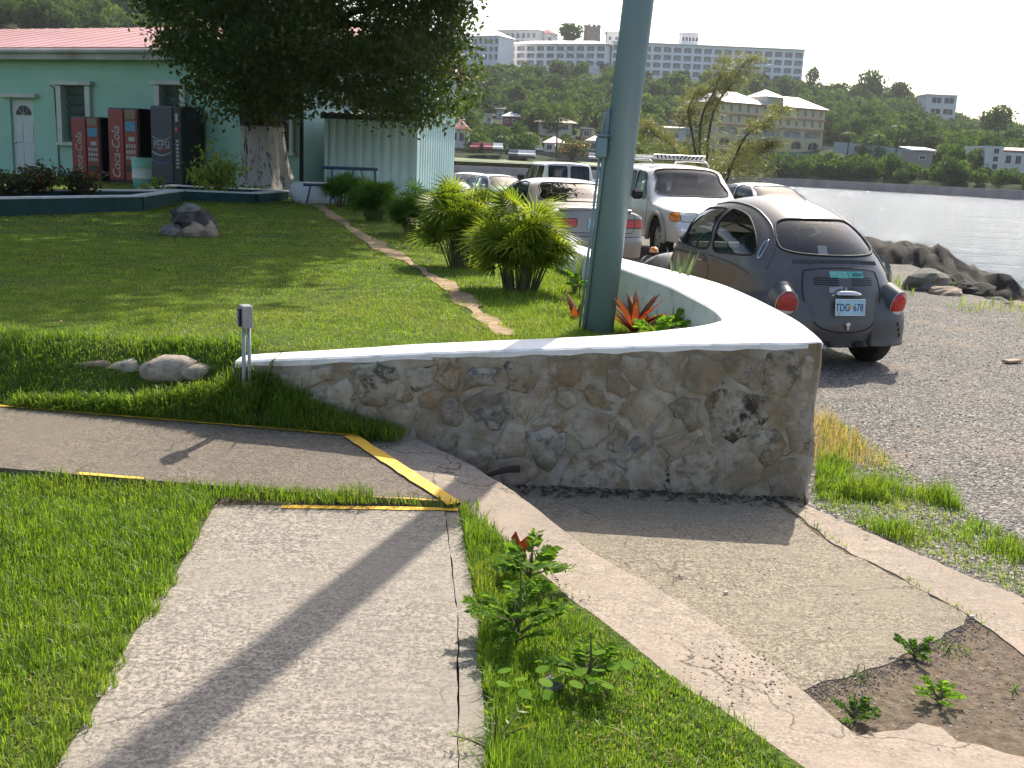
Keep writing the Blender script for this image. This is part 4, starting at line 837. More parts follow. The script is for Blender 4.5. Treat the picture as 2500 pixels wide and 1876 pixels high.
def weld(mb, name):
    me = mb.mesh(name); bm = bmesh.new(); bm.from_mesh(me); bmesh.ops.remove_doubles(bm, verts=bm.verts, dist=.004); bm.to_mesh(me); bm.free(); return me
def cellgeo(mb, x0, z0, w, h, ow, oh, sill, arch, dep, kind):
    """one bay of a facade: wall with an opening, and the reveal behind it"""
    xm = x0+w/2; xl, xr = xm-ow/2, xm+ow/2; zb = z0+sill; zt = zb+oh; C = [(xl, zb), (xl, zt-arch)]; n = 4
    if kind == 'round':
        for k in range(1, n): a = math.pi/2*k/n; C.append((xl+ow/2*(1-math.cos(a)), zt-arch+arch*math.sin(a)))
    elif kind == 'corner':
        r = arch
        for k in range(1, n): a = math.pi/2*k/n; C.append((xl+r*(1-math.cos(a)), zt-r+r*math.sin(a)))
        C.append((xl+r, zt))
    C.append((xm, zt)); half = C
    for sg in (1, -1):
        f = lambda p: (p[0] if sg > 0 else 2*xm-p[0], 0, p[1])
        V = [f(p) for p in [(x0, z0), (xm, z0), (xm, zb)]+half+[(xm, z0+h), (x0, z0+h)]]; idx = tuple(range(len(V)))
        mb.add(V, [idx if sg > 0 else idx[::-1]])
        R = [f(p) for p in [(xm, zb)]+half]; b = [(p[0], dep, p[2]) for p in R]; m = len(R)
        mb.add(R+b, [(i, i+1, m+i+1, m+i) if sg < 0 else (i+1, i, m+i, m+i+1) for i in range(m-1)])
def pane_mesh(ow, oh, mat1, mat2, rail=True, split=2):
    mb = MB(); mb.add([(-ow/2-.2, 0, -.1), (ow/2+.2, 0, -.1), (ow/2+.2, 0, oh+.1), (-ow/2-.2, 0, oh+.1)], [(0, 1, 2, 3)])
    for k in range(split+1): x = -ow/2+ow*k/split; mb.box((x, -.03, oh*.45), (.12, .06, oh*.9), mi=1)
    mb.box((0, -.03, oh*.88), (ow, .06, .12), mi=1)
    me = mb.mesh('window'); me.materials.append(mat1); me.materials.append(mat2); return me
def hotel(name, label, pl, Yl, pr, Yr, ytop, rows, cols, storey, okind='corner', ow=.76, oh=.66, depth=14, wall=None, roof='flat', over=.6, parapet=.5, extra=4.0, cat='hotel', arch=.5, pane=None, roofmat=None, rise=2.2, dep=1.1, rowspec=None):
    al, ar = PXA(pl), PXA(pr); P0 = np.array([al*Yl, Yl]); P1 = np.array([ar*Yr, Yr]); W_ = float(np.linalg.norm(P1-P0)); rz = math.atan2(P1[1]-P0[1], P1[0]-P0[0]); zt = topz(pl, ytop, Yl); Hh = rows*storey+parapet; zb = zt-Hh
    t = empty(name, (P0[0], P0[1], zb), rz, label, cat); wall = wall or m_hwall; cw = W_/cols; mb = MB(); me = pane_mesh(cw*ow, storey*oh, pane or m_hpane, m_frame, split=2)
    for r in range(rows):
        for k in range(cols):
            cellgeo(mb, k*cw, r*storey, cw, storey, cw*ow, storey*oh, storey*.14, min(arch, cw*ow*.45) if okind != 'round' else min(cw*ow/2, storey*oh*.6), dep, okind)
    mb.add([(0, 0, rows*storey), (W_, 0, rows*storey), (W_, 0, Hh), (0, 0, Hh)], [(0, 1, 2, 3)])
    d = depth; mb.add([(0, 0, -extra), (W_, 0, -extra), (W_, 0, 0), (0, 0, 0)], [(0, 1, 2, 3)])
    mb.add([(0, 0, -extra), (0, d, -extra), (0, d, Hh), (0, 0, Hh)], [(3, 2, 1, 0)][::-1]); mb.add([(W_, 0, -extra), (W_, d, -extra), (W_, d, Hh), (W_, 0, Hh)], [(0, 1, 2, 3)]); mb.add([(0, d, -extra), (W_, d, -extra), (W_, d, Hh), (0, d, Hh)], [(3, 2, 1, 0)])
    link('wall', weld(mb, 'wall'), wall, t)
    for r in range(rows):
        for k in range(cols):
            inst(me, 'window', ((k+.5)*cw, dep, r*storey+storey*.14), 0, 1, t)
    for k in range(1): pass
    rm = MB(); o_ = over
    if roof == 'flat': rm.box((W_/2, d/2, Hh+.12), (W_+2*o_, d+2*o_, .3))
    else:
        e = min(d, W_)/2; V = [(-o_, -o_, Hh), (W_+o_, -o_, Hh), (W_+o_, d+o_, Hh), (-o_, d+o_, Hh), (e, d/2, Hh+rise), (W_-e, d/2, Hh+rise)]
        if W_ < d: V[4] = (W_/2, e, Hh+rise); V[5] = (W_/2, d-e, Hh+rise)
        rm.add(V, [(0, 1, 5, 4), (2, 3, 4, 5), (1, 2, 5), (3, 0, 4), (3, 2, 1, 0)] if W_ >= d else [(0, 1, 4), (1, 2, 5, 4), (2, 3, 5), (3, 0, 4, 5), (3, 2, 1, 0)])
    rm.build('roof', roofmat or m_hroof, t); t['W'] = W_; t['H'] = Hh; return t
hotel('hotel', 'long white hotel of four arched balcony storeys on the hilltop right of the pole', 1478, 440, 1936, 440, 122, 4, 19, 3.0, extra=7)
hotel('hotel', 'white three storey hotel wing with a bright low roof left of the pole', 1226, 452, 1463, 436, 126, 3, 10, 2.75, roof='hip', parapet=.3, rise=2.0, extra=6, over=1.0)
hotel('hotel', 'white hotel wing with two rows of round arches behind the lower wing', 1170, 492, 1296, 480, 97, 2, 10, 3.0, okind='round', ow=.62, oh=.7, extra=8)
hotel('hotel', 'white hotel end block with a pointed pale roof beside the big tree', 1120, 440, 1207, 432, 109, 3, 7, 2.9, okind='round', ow=.66, oh=.72, roof='hip', rise=3.2, depth=12, extra=8)
hotel('small_hotel_house', 'little white house with a red roof between hotel wing and hilltop tree', 1303, 486, 1336, 484, 102, 1, 2, 4.0, okind='round', ow=.5, oh=.6, roof='hip', roofmat=m_rroof, depth=7, rise=2, cat='house')
hotel('roof_pavilion', 'white rooftop pavilion with a row of dark windows above the long hotel', 1642, 448, 1682, 448, 101, 1, 5, 3.2, okind='corner', ow=.6, oh=.45, roof='hip', depth=8, rise=2.2, arch=.1, cat='pavilion', pane=m_dark, extra=1.5)
hotel('stucco_block', 'small pale block with a chimney beside the stone tower', 1464, 470, 1510, 470, 100, 2, 3, 3.0, okind='corner', ow=.4, oh=.5, depth=8, extra=8, cat='building')
# hilltop stone tower
Yt = 470; zt = topz(1428, 85, Yt); tw = empty('stone_tower', (PXA(1428)*Yt, Yt, zt-9), 0, 'round dark stone tower with a crenellated top on the hill crest', 'tower')
mb = MB(); mb.lathe([(3.9, -5), (3.75, 0), (3.4, 7.9), (3.5, 8.2), (3.0, 8.2), (2.9, 7.6), (.01, 7.6)], 24); mb.build('wall', m_stonew, tw)
for k in range(9): a = k*2*math.pi/9; mb = MB(); mb.box((3.2*math.cos(a), 3.2*math.sin(a), 8.6), (.7, 1.25, .85), a); mb.build('merlon', m_stonew, tw)
# ---------------------------------------------------------------- yellow arcaded building
YB = [(1742, 260), (2000, 277)]; al, ar = PXA(1742), PXA(2000); P0 = np.array([al*260, 260.]); P1 = np.array([ar*277, 277.]); Wy = float(np.linalg.norm(P1-P0)); rz = math.atan2(P1[1]-P0[1], P1[0]-P0[0])
zt = topz(1742, 258, 260); S = 2.55; yb = empty('arcaded_building', (P0[0], P0[1], zt-5*S), rz, 'pale yellow building with arches, red bands and bright hipped roofs on the shore', 'building'); mb = MB(); dY = 12
specs = [(6, 'corner', .7, .62, .10, .2, m_dark), (6, 'round', .62, .74, .12, .2, m_dark), (5, 'corner', .84, .6, .2, .9, m_hpane), (13, 'corner', .32, .55, .3, .05, m_hpane), (13, 'corner', .32, .6, .25, .05, m_hpane)]
for r, (n, kd, ow, oh, si, ar_, pm) in enumerate(specs):
    cw = Wy/n; me = pane_mesh(cw*ow, S*oh, pm, m_frame, split=2)
    for k in range(n):
        cellgeo(mb, k*cw, r*S, cw, S, cw*ow, S*oh, S*si, min(cw*ow*.48, ar_ if kd == 'corner' else S*oh*.62), .5, kd); inst(me, 'window', ((k+.5)*cw, .5, r*S+S*si), 0, 1, yb)
for V, f in (([(0, 0, -6), (Wy, 0, -6), (Wy, 0, 0), (0, 0, 0)], (0, 1, 2, 3)), ([(0, 0, -6), (0, dY, -6), (0, dY, 5*S), (0, 0, 5*S)], (3, 2, 1, 0)), ([(Wy, 0, -6), (Wy, dY, -6), (Wy, dY, 5*S), (Wy, 0, 5*S)], (0, 1, 2, 3)), ([(0, dY, -6), (Wy, dY, -6), (Wy, dY, 5*S), (0, dY, 5*S)], (3, 2, 1, 0))): mb.add(V, [f])
link('wall', weld(mb, 'wall'), m_ywall, yb)
for z in (3.02, 4.0, 4.98): mb = MB(); mb.box((Wy/2, -.18, z*S), (Wy+.6, .35, .28)); mb.build('cornice', m_terra, yb)
for (x0, x1, e) in ((-.5, Wy*.42, 0), (Wy*.56, Wy+.6, 0)):
    rm = MB(); zz_ = 5*S+.12; V = [(x0, -.8, zz_), (x1, -.8, zz_), (x1, dY, zz_), (x0, dY, zz_), (x0+4.4, dY/2, zz_+2.9), (x1-4.4, dY/2, zz_+2.9)]; rm.add(V, [(0, 1, 5, 4), (2, 3, 4, 5), (1, 2, 5), (3, 0, 4), (3, 2, 1, 0)]); rm.build('roof', m_hroof, yb)
rm = MB(); rm.box((Wy*.49, 3.2, 5*S+1.0), (Wy*.15, 8.0, 2.2)); rm.build('tower_wall', m_ygrey, yb)
rm = MB(); x0, x1, zz_ = Wy*.405, Wy*.575, 5*S+2.1; rm.add([(x0, -1.3, zz_), (x1, -1.3, zz_), (x1, 7.6, zz_), (x0, 7.6, zz_), ((x0+x1)/2, 3.2, zz_+1.9)], [(0, 1, 4), (1, 2, 4), (2, 3, 4), (3, 0, 4), (3, 2, 1, 0)]); rm.build('tower_roof', m_hroof, yb)
mb = MB(); mb.box((Wy*.49, -.85, 5*S+1.0), (1.2, .12, 1.3)); mb.build('tower_window', m_hpane, yb)
mb = MB(); mb.box((Wy+2.6, 2.0, .8*S), (5.4, 6, 3.9)); mb.build('side_wing', m_ygrey, yb)
mb = MB(); mb.box((Wy+7.0, 3.0, .6*S), (4.2, 6, 3.2)); mb.build('side_wing', m_ywall, yb)
# ---------------------------------------------------------------- simple houses
def house(name, label, xl, xr, ytop, ybase, wall, roofm, roof='hip', wins=((.25, .6), (.75, .6)), floors=1, Y=None, depth=7, rise=1.6, turn=0.0, cat='house', over=.5, wsz=(1.1, 1.1)):
    xm = (xl+xr)/2; Y = Y or onhill(xm, ybase); W_ = (xr-xl)*Y/F_PX; zt = topz(xm, ytop, Y); zb = EYE+(hor(xm)-ybase)/F_PX*Y; Hh = max(2.2, zt-zb); t = empty(name, (PXA(xm)*Y, Y, zb), turn, label, cat)
    mb = MB(); mb.box((0, depth/2, Hh/2-1.5), (W_, depth, Hh+3)); mb.build('wall', wall, t); rm = MB(); w2, o_ = W_/2, over
    if roof == 'hip':
        e = min(depth, W_)/2*.95; V = [(-w2-o_, -o_, Hh), (w2+o_, -o_, Hh), (w2+o_, depth+o_, Hh), (-w2-o_, depth+o_, Hh), (-w2+e, depth/2, Hh+rise), (w2-e, depth/2, Hh+rise)]; rm.add(V, [(0, 1, 5, 4), (2, 3, 4, 5), (1, 2, 5), (3, 0, 4), (3, 2, 1, 0)])
    elif roof == 'shed': rm.add([(-w2-o_, -o_, Hh+.1), (w2+o_, -o_, Hh+.1), (w2+o_, depth+o_, Hh+rise), (-w2-o_, depth+o_, Hh+rise), (-w2-o_, -o_, Hh+.35), (w2+o_, -o_, Hh+.35), (w2+o_, depth+o_, Hh+rise+.25), (-w2-o_, depth+o_, Hh+rise+.25)], [(3, 2, 1, 0), (4, 5, 6, 7), (0, 1, 5, 4), (1, 2, 6, 5), (2, 3, 7, 6), (3, 0, 4, 7)])
    else: rm.box((0, depth/2, Hh+.15), (W_+2*o_, depth+2*o_, .3))
    rm.build('roof', roofm, t)
    for f in range(floors):
        for (u, v) in wins:
            z = (f+v)*Hh/floors; x = -w2+u*W_; mb = MB(); mb.box((x, -.02, z), (wsz[0]+.25, .10, wsz[1]+.25)); fr = mb.build('window', m_frame, t); mb = MB(); mb.box((x-wsz[0]*.26, -.06, z), (wsz[0]*.46, .06, wsz[1])); mb.build('pane', m_dark, fr); mb = MB(); mb.box((x+wsz[0]*.26, -.06, z), (wsz[0]*.46, .06, wsz[1])); mb.build('pane', m_dark, fr)
    return t
house('town_house', 'white two storey building with a red roof behind the corrugated shed', 1000, 1138, 318, 392, m_hwhite, m_rroof, wins=[(.12*k+.06, .55) for k in range(8)], floors=2, Y=205, depth=9, rise=4.5, wsz=(.8, 1.4))
house('hill_house', 'cream house with an orange hipped roof halfway up the hill', 1312, 1392, 305, 338, paint('cream wall', (.55, .52, .40), .8), m_yroof, wins=[(.2, .7), (.5, .7), (.8, .7)], depth=8, rise=1.9, over=1.2)
house('hill_house', 'red walled cottage with a white roof among the trees', 1225, 1268, 296, 312, paint('dark red wall', (.25, .03, .035), .8), m_hroof, wins=[(.2, .5), (.6, .5)], depth=6, rise=1.4, wsz=(.7, .8))
house('hill_house', 'white house with a pink hipped roof by the flamboyant tree', 1328, 1376, 352, 392, m_hwhite, m_proof, wins=[(.25, .75), (.7, .75)], Y=212, depth=7, rise=1.3, wsz=(.9, .9))
house('hill_house', 'low white bungalow with a red roof above the stone wall', 1186, 1228, 371, 391, m_hwhite, m_rroof, wins=[(.3, .55), (.75, .55)], Y=208, depth=7, rise=1.2, wsz=(.7, .7))
house('hill_house', 'small house with a pink cream roof beside the pole box', 1432, 1480, 352, 372, m_hwhite, m_proof, wins=[(.3, .5)], depth=6, rise=1.3)
house('hill_house', 'pale box house with terraces above the flamboyant tree', 1416, 1440, 320, 345, paint('tan wall', (.45, .32, .2), .8), m_hwhite, 'flat', wins=[(.5, .6)], depth=6)
house('hill_house', 'white cottage glimpsed beside the big shade tree', 1183, 1197, 290, 308, m_hwhite, m_hroof, 'flat', wins=[(.5, .5)], depth=5, wsz=(.5, .6))
house('hill_house', 'grey roofed house glimpsed high between the trees', 1208, 1226, 284, 296, m_hwhite, m_stonew, 'shed', wins=[(.5, .5)], depth=6, wsz=(.5, .6))
house('shore_house', 'long pale flat roofed house left of the feathery tree', 1622, 1698, 322, 352, m_hwhite, m_hroof, 'shed', wins=[(.3, .5), (.7, .5)], depth=7, rise=.6)
house('ridge_block', 'white two storey block standing alone on the ridge skyline', 2242, 2312, 245, 296, m_hwhite, m_hwhite, 'flat', wins=[(.32, .55), (.74, .55)], floors=2, Y=395, depth=10, wsz=(3.4, 1.9), cat='building', over=.4)
house('shore_house', 'tall white house with small square windows at the bay end', 2398, 2440, 366, 420, m_hwhite, m_hwhite, 'flat', wins=[(.6, .6)], floors=3, Y=188, depth=9, wsz=(.8, .8), over=.1)
house('shore_house', 'long white house with round topped windows at the bay end', 2441, 2560, 378, 420, m_hwhite, m_rroof, 'shed', wins=[(.12, .6), (.32, .6), (.52, .6), (.72, .6)], Y=190, depth=8, rise=.8, wsz=(.9, 1.3), over=.2)
house('boat_shed', 'low open shed with a white metal roof above the shore bushes', 2222, 2270, 390, 402, paint('shed posts', (.3, .28, .26), .8), m_hroof, 'shed', wins=[(.5, .5)], Y=205, depth=6, rise=.7, wsz=(1, .6))
# ---------------------------------------------------------------- walls and shoreline works
def farwall(name, pts, h, mat, label, thick=.5, cat='wall', kind=None):
    mb = MB(); V = []
    for (x, Y, zb) in pts: X = PXA(x)*Y; V += [(X, Y, zb), (X, Y, zb+h), (X, Y+thick, zb+h), (X, Y+thick, zb)]
    n = len(pts); mb.add(V, [(i*4+k, i*4+4+k, i*4+4+(k+1) % 4, i*4+(k+1) % 4) for i in range(n-1) for k in range(4)]+[(0, 1, 2, 3), (n*4-1, n*4-2, n*4-3, n*4-4)]); o = mb.build(name, mat); return tag(o, label, cat, kind=kind)
m_seaw = paint('pinkish seawall concrete', (.36, .28, .25), .9, .25, .4)
farwall('sea_wall', [(1050, 165, -1.6), (1150, 166.5, -1.6), (1300, 171, -1.6), (1500, 188, -1.6), (1700, 194, -1.6), (1940, 195.5, -1.6), (2200, 178.5, -1.6), (2500, 158.5, -1.6), (2650, 152, -1.6)], 1.9, m_seaw, 'low stone sea wall along the far side of the bay', 1.2)
farwall('roadside_wall', [(1100, 203, .2), (1300, 205, .2), (1480, 214, .2)], 3.0, m_stonew, 'grey retaining wall behind the row of far parked cars', .6)
farwall('harbour_fence', [(2030, 250, 6.2), (2140, 244, 5.6), (2265, 236, 4.2)], 2.4, paint('blue grey fence', (.30, .36, .37), .7), 'pale blue grey fence right of the yellow building', .3, 'fence')
farwall('green_fence', [(1770, 245, 3.6), (1900, 247, 3.6), (1990, 249, 3.6)], 2.2, paint('green fence cloth', (.06, .19, .15), .8), 'green screening fence below the yellow building', .2, 'fence')
m_verge = leafmat('far grass', (.10, .15, .03), (.15, .20, .04), .2, .5)
V = []; xs_ = np.linspace(1040, 1500, 24)
for q in (0, 1): V += [(PXA(x)*(np.interp(x, [1040, 1150, 1300, 1500], [167, 168.5, 173, 190])+q*28), np.interp(x, [1040, 1150, 1300, 1500], [167, 168.5, 173, 190])+q*28, .95+q*.75) for x in xs_]
link('grass_verge', npmesh('grass_verge', V, gridfaces(2, 24)), m_verge, kind='structure')
# distant parked cars
fm = {}
def far_car_mesh(body):
    t = MB(); prof = [(-2.1, .35), (-2.15, .7), (-1.4, .85), (-.9, 1.35), (.5, 1.38), (1.1, .9), (2.0, .75), (2.15, .4)]
    L = [(x, -.82, z) for x, z in prof]+[(x, .82, z) for x, z in prof]; n = len(prof); Fs = [tuple(range(n)), tuple(range(2*n-1, n-1, -1))]+[(i, n+i, n+i+1, i+1) for i in range(n-1)]+[(n-1, 2*n-1, n, 0)]; t.add(L, Fs)
    for x in (-1.3, 1.3): t.box((x, 0, .3), (.62, 1.6, .6), mi=2)
    for sg in (1, -1): t.add([(-.85, sg*.83, .9), (.95, sg*.83, .92), (.45, sg*.83, 1.3), (-.75, sg*.83, 1.28)], [(0, 1, 2, 3)], 1)
    t.add([(-1.35, -.7, .9), (-1.35, .7, .9), (-.95, .6, 1.29), (-.95, -.6, 1.29)], [(0, 1, 2, 3)], 1); t.add([(1.06, -.7, .95), (1.06, .7, .95), (.58, .6, 1.33), (.58, -.6, 1.33)], [(0, 1, 2, 3)], 1)
    for i in range(len(t.v)): pass
    me = t.mesh('far_car'); me.materials.append(body); me.materials.append(m_dark); me.materials.append(m_tyre if 'm_tyre' in globals() else m_dark); return me
FCC = [(1168, 409, (.35, .05, .06), 'dark red car at the left of the far roadside row', 1.2), (1188, 409, (.32, .06, .08), 'second dark red car in the far roadside row', 1.7), (1215, 409, (.75, .75, .74), 'white car parked below the far stone wall', 1.55), (1254, 411, (.10, .11, .12), 'dark grey car in the far roadside row', 1.5), (1275, 412, (.55, .56, .57), 'silver car in the far roadside row', 1.5), (1295, 414, (.5, .52, .52), 'grey off roader at the end of the far roadside row', 1.5), (1243, 390, (.7, .7, .7), 'small white pickup parked above the far stone wall', .2), (1297, 388, (.75, .75, .74), 'white car parked above the far stone wall', .4), (1448, 424, (.35, .36, .34), 'grey car at the roadside behind the white van', 1.5)]
for (x, y, c0, lab, rz_) in FCC:
    Y = 190 if y > 400 else 207.5; o = inst(far_car_mesh(paint('far car %d %d' % (x, y), c0, .35, .05, 2)), 'far_car', (PXA(x)*Y, Y, float(far_z(PXA(x), Y))+.75 if y > 400 else 3.1), rz_); tag(o, lab, 'car', 'cars on the far shore')
# ---------------------------------------------------------------- trees on the far hill
def crown_mesh(n, leaf, seed, mat, lobes=5, flat=.8, trunk=True, open_=0.0):
    rr = np.random.default_rng(seed); C = []; cen = [np.array([0, 0, .45])]
    for k in range(lobes):
        a = rr.uniform(0, 6.28); r = rr.uniform(.10, .34); c0 = np.array([r*math.cos(a), r*math.sin(a), .75+rr.uniform(-.2, .35)*flat]); m = n//lobes; q = unit(rr.normal(size=(m, 3)))*(rr.uniform(.35, 1, (m, 1))**.4)*rr.uniform(.42, .62); q[:, 2] *= flat; C.append(c0+q); cen.append(c0)
    C = np.concatenate(C); C[:, 2] = np.maximum(C[:, 2], .12+.2*rr.uniform(size=len(C))); V, Fq = leafquads(C, leaf*rr.uniform(.7, 1.3, len(C)), .7, 0, rr); nl_ = len(Fq); tv = []; tf = []
    for k, c0 in enumerate(cen):
        a = np.array([0, 0, -.35]) if k == 0 else cen[0]-np.array([0, 0, .1]); w_ = .055 if k == 0 else .03; b = len(V)+len(tv)
        for q0, r_ in ((a, w_), (c0, w_*.6)): tv += [q0+np.array([r_, 0, 0]), q0+np.array([0, r_, 0]), q0-np.array([r_, 0, 0]), q0-np.array([0, r_, 0])]
        tf += [(b+i, b+(i+1) % 4, b+4+(i+1) % 4, b+4+i) for i in range(4)]
    me = npmesh('tree_mesh', np.concatenate([V, np.array(tv)]), np.concatenate([Fq, np.array(tf)]), mi=np.array([0]*nl_+[1]*len(tf))); me.materials.append(mat); me.materials.append(m_bark); return me
def trunk_add(mesh_list): pass
CM = [crown_mesh(700, .16, 1, m_hillA), crown_mesh(700, .16, 2, m_hillB, 6), crown_mesh(650, .17, 3, m_hillA, 7, .95), crown_mesh(600, .17, 4, m_hillB, 4, .7), crown_mesh(600, .17, 5, m_hillA, 5, 1.15)]
KEEP = [(1130, 75, 1500, 168, 470), (1500, 85, 1945, 190, 470), (1735, 225, 2055, 376, 284), (2236, 238, 2320, 282, 400), (2385, 358, 2560, 410, 190), (1300, 290, 1400, 330, 250), (1215, 285, 1270, 306, 270), (1320, 342, 1380, 380, 212), (1180, 362, 1232, 388, 208), (1085, 270, 1145, 345, 215), (1410, 318, 1442, 340, 300), (1425, 345, 1485, 368, 300), (1615, 315, 1700, 345, 300), (1100, 393, 1500, 450, 206), (2215, 380, 2275, 398, 206), (2040, 352, 2262, 376, 245), (1180, 288, 1228, 305, 300)]
rr = np.random.default_rng(21); TR_ = []
def okhill(x, ybase, ytop, half, Y):
    for (a, b, c_, d_, yb_) in KEEP:
        if Y < yb_ and x+half*.75 > a and x-half*.75 < c_ and ytop < d_ and ybase > b: return False
    return True
tries = 0
while len(TR_) < 1500 and tries < 30000:
    tries += 1
    x = rr.uniform(980, 2560); a = PXA(x); s0 = float(np.interp(a, _sa, _sy)); u = rr.uniform(0, 1); Y = s0+6+(436-s0)*u**.9; z = float(far_z(a, Y)); s = rr.uniform(2.6, 5.2)*(1 if Y > s0+30 else .72); hh = s*1.35
    yb_ = hor(x)-(z-EYE)/Y*F_PX; yt = hor(x)-(z+hh-EYE)/Y*F_PX; half = s*.8/Y*F_PX
    if yb_ > hor(x)+18 or not okhill(x, yb_, yt, half, Y): continue
    if x < 1500 and Y < 215: continue
    TR_.append((Y, x, z, s, yb_))
for _ in range(620):
    x = rr.uniform(-60, 480); a = PXA(x); Y = rr.uniform(230, 450); z = float(far_z(a, Y)); TR_.append((Y, x, z, rr.uniform(3.0, 5.5), 0))
for i in range(46):   # skyline trees on the right-hand ridge
    x = rr.uniform(1950, 2560); a = PXA(x); Y = rr.uniform(405, 432); s = rr.uniform(2.6, 5.0); z = float(far_z(a, Y)); yb_ = hor(x)-(z-EYE)/Y*F_PX
    if okhill(x, yb_, yb_-40, 20, Y): TR_.append((Y, x, z, s, yb_))
for i in range(230):   # shoreline bushes
    x = rr.uniform(1520, 2600); a = PXA(x); s0 = float(np.interp(a, _sa, _sy)); Y = s0+rr.uniform(2.5, 13); s = rr.uniform(1.5, 3.0); z = float(far_z(a, Y)); yb_ = hor(x)-(z-EYE)/Y*F_PX
    if okhill(x, yb_, yb_-s*1.3/Y*F_PX, s/Y*F_PX, Y): TR_.append((Y, x, z-.3, s, 0))
for i in range(420):   # gardens around the houses
    x = rr.uniform(1085, 1520); a = PXA(x); Y = rr.uniform(207, 320); s = rr.uniform(1.4, 2.8); z = float(far_z(a, Y)); yb_ = hor(x)-(z-EYE)/Y*F_PX
    if okhill(x, yb_, yb_-s*1.3/Y*F_PX, s*1.1/Y*F_PX, Y): TR_.append((Y, x, z-.3, s, 0))
TR_.sort(key=lambda t: -t[3]/t[0])
big = TR_[:300]; rest = TR_[300:]
for (Y, x, z, s, _) in big:
    k = int(rr.integers(5)); o = inst(CM[k], 'hillside_tree', (PXA(x)*Y, Y, z-.3), rr.uniform(0, 6.28), (s, s, s*rr.uniform(.9, 1.25)))
    reg = 'on the hill behind the green building' if x < 700 else 'on the slope between the houses and the hotels' if x < 1500 else 'on the slope below the long hotel' if x < 1735 else 'on the hillside around the yellow building' if x < 2060 else 'on the ridge slope beyond the bay' if Y > 240 else 'in the belt along the far shoreline'
    lab = ('dark green leafy tree ' if k in (0, 2, 4) else 'pale olive green leafy tree ')+reg; tag(o, lab, 'tree', 'wood: '+lab)
parts = []
base = []
for k in range(5):
    me = CM[k]; v = np.empty(len(me.vertices)*3, np.float32); me.vertices.foreach_get('co', v); base.append(v.reshape(-1, 4, 3)[::2])
for (Y, x, z, s, _) in rest:
    q = base[int(rr.integers(5))]; cc = q.mean(1, keepdims=True); q = cc+(q-cc)*1.35; a = rr.uniform(0, 6.28); ca, sa = math.cos(a), math.sin(a); R = np.array([[ca, -sa, 0], [sa, ca, 0], [0, 0, 1.1]]); parts.append((q.reshape(-1, 3)*s) @ R.T+np.array([PXA(x)*Y, Y, z-.3]))
V = np.concatenate(parts); nq = len(V)//4; link('hillside_wood', npmesh('hillside_wood', V, np.arange(len(V)).reshape(-1, 4), mi=(np.arange(nq)//350) % 2), [m_hillA, m_hillB], kind='stuff')
# trees that stand out
def far_tree(name, x, ybase, Y, s, sz, k, label, mat=None, th=.5):
    z = EYE+(hor(x)-ybase)/F_PX*Y; t = empty(name, (PXA(x)*Y, Y, z), 0, label, 'tree'); o = inst(CM[k] if mat is None else mat, 'crown', (0, 0, -s*.22), rr.uniform(0, 6), (s*1.3, s*1.3, s*sz*1.15), t); mb = MB(); mb.tube([(0, 0, -1.5), (.1, 0, s*.4), (0, .1, s*.9)], [.35, .28, .15], 6); mb.build('trunk', m_bark, t); return t
far_tree('hilltop_tree', 1372, 122, 476, 7.0, 1.0, 0, 'round dark tree on the crest beside the stone tower')
far_tree('ridge_tree', 1960, 232, 420, 3.2, 1.6, 4, 'narrow dark tree at the right end of the long hotel')
far_tree('ridge_tree', 2102, 240, 420, 5.2, 1.2, 2, 'big rounded tree topping the ridge beside the mast')
far_tree('ridge_tree', 2175, 248, 420, 5.0, 1.0, 0, 'broad dark tree on the ridge right of the mast')
far_tree('ridge_tree', 2415, 325, 300, 5.5, .9, 2, 'large dark dome of a tree near the bay end skyline')
m_flame = leafmat('flamboyant leaf', (.04, .07, .018), (.09, .11, .03), .35, .6, red=(1.6, .58, (.50, .11, .04)))
FL = crown_mesh(900, .13, 9, m_flame, 7, .55)
far_tree('flamboyant_tree', 1395, 398, 203, 3.6, 1.0, 0, 'spreading flamboyant tree dotted with orange red flowers', FL)
far_tree('flamboyant_tree', 1500, 185, 425, 2.6, .8, 0, 'small orange flowering tree beside the long hotel', FL)
far_tree('shore_tree', 1165, 400, 202, 3.2, 1.5, 1, 'olive green tree rising beside the two storey white building')
far_tree('shore_tree', 1262, 400, 203, 4.2, 1.1, 0, 'dark wide tree before the red walled cottage')
# bare-fingered palms
def far_palm(x, ybase, Y, h, label, seed):
    r2 = np.random.default_rng(seed); z = EYE+(hor(x)-ybase)/F_PX*Y; t = empty('palm_tree', (PXA(x)*Y, Y, z), 0, label, 'palm tree', 'palms on the far shore'); mb = MB(); mb.tube([(0, 0, -1), (.2, 0, h*.5), (.1, 0, h)], [.2, .16, .13], 6); mb.build('trunk', m_bark, t)
    for k in range(11):
        a = k*.571+r2.uniform(-.2, .2); L = h*.42; V = []
        for u in (0, .35, .7, 1.0): p = np.array([.1+math.cos(a)*L*u, math.sin(a)*L*u, h+.35*L*u-.75*L*u*u]); s = np.array([-math.sin(a), math.cos(a), -.3]); wd = .28*(1-u*.8); V += [p-s*wd, p, p+s*wd]
        mb = MB(); mb.add([tuple(p) for p in V], [(i*3+j, i*3+j+1, i*3+4+j, i*3+3+j) for i in range(3) for j in range(2)]); mb.build('frond', m_hillB, t)
for i, (x, y, Y, h, lab) in enumerate([(1225, 395, 204, 4.6, 'palm with pale drooping fronds beside the low bungalow'), (1290, 392, 206, 5.0, 'slim palm left of the pink roofed house'), (2062, 385, 235, 5, 'small palm right of the yellow building wing'), (2135, 388, 225, 4.6, 'palm in front of the pale fence'), (2180, 385, 220, 6.0, 'taller palm before the fence end')]): far_palm(x, y, Y, h, lab, i)
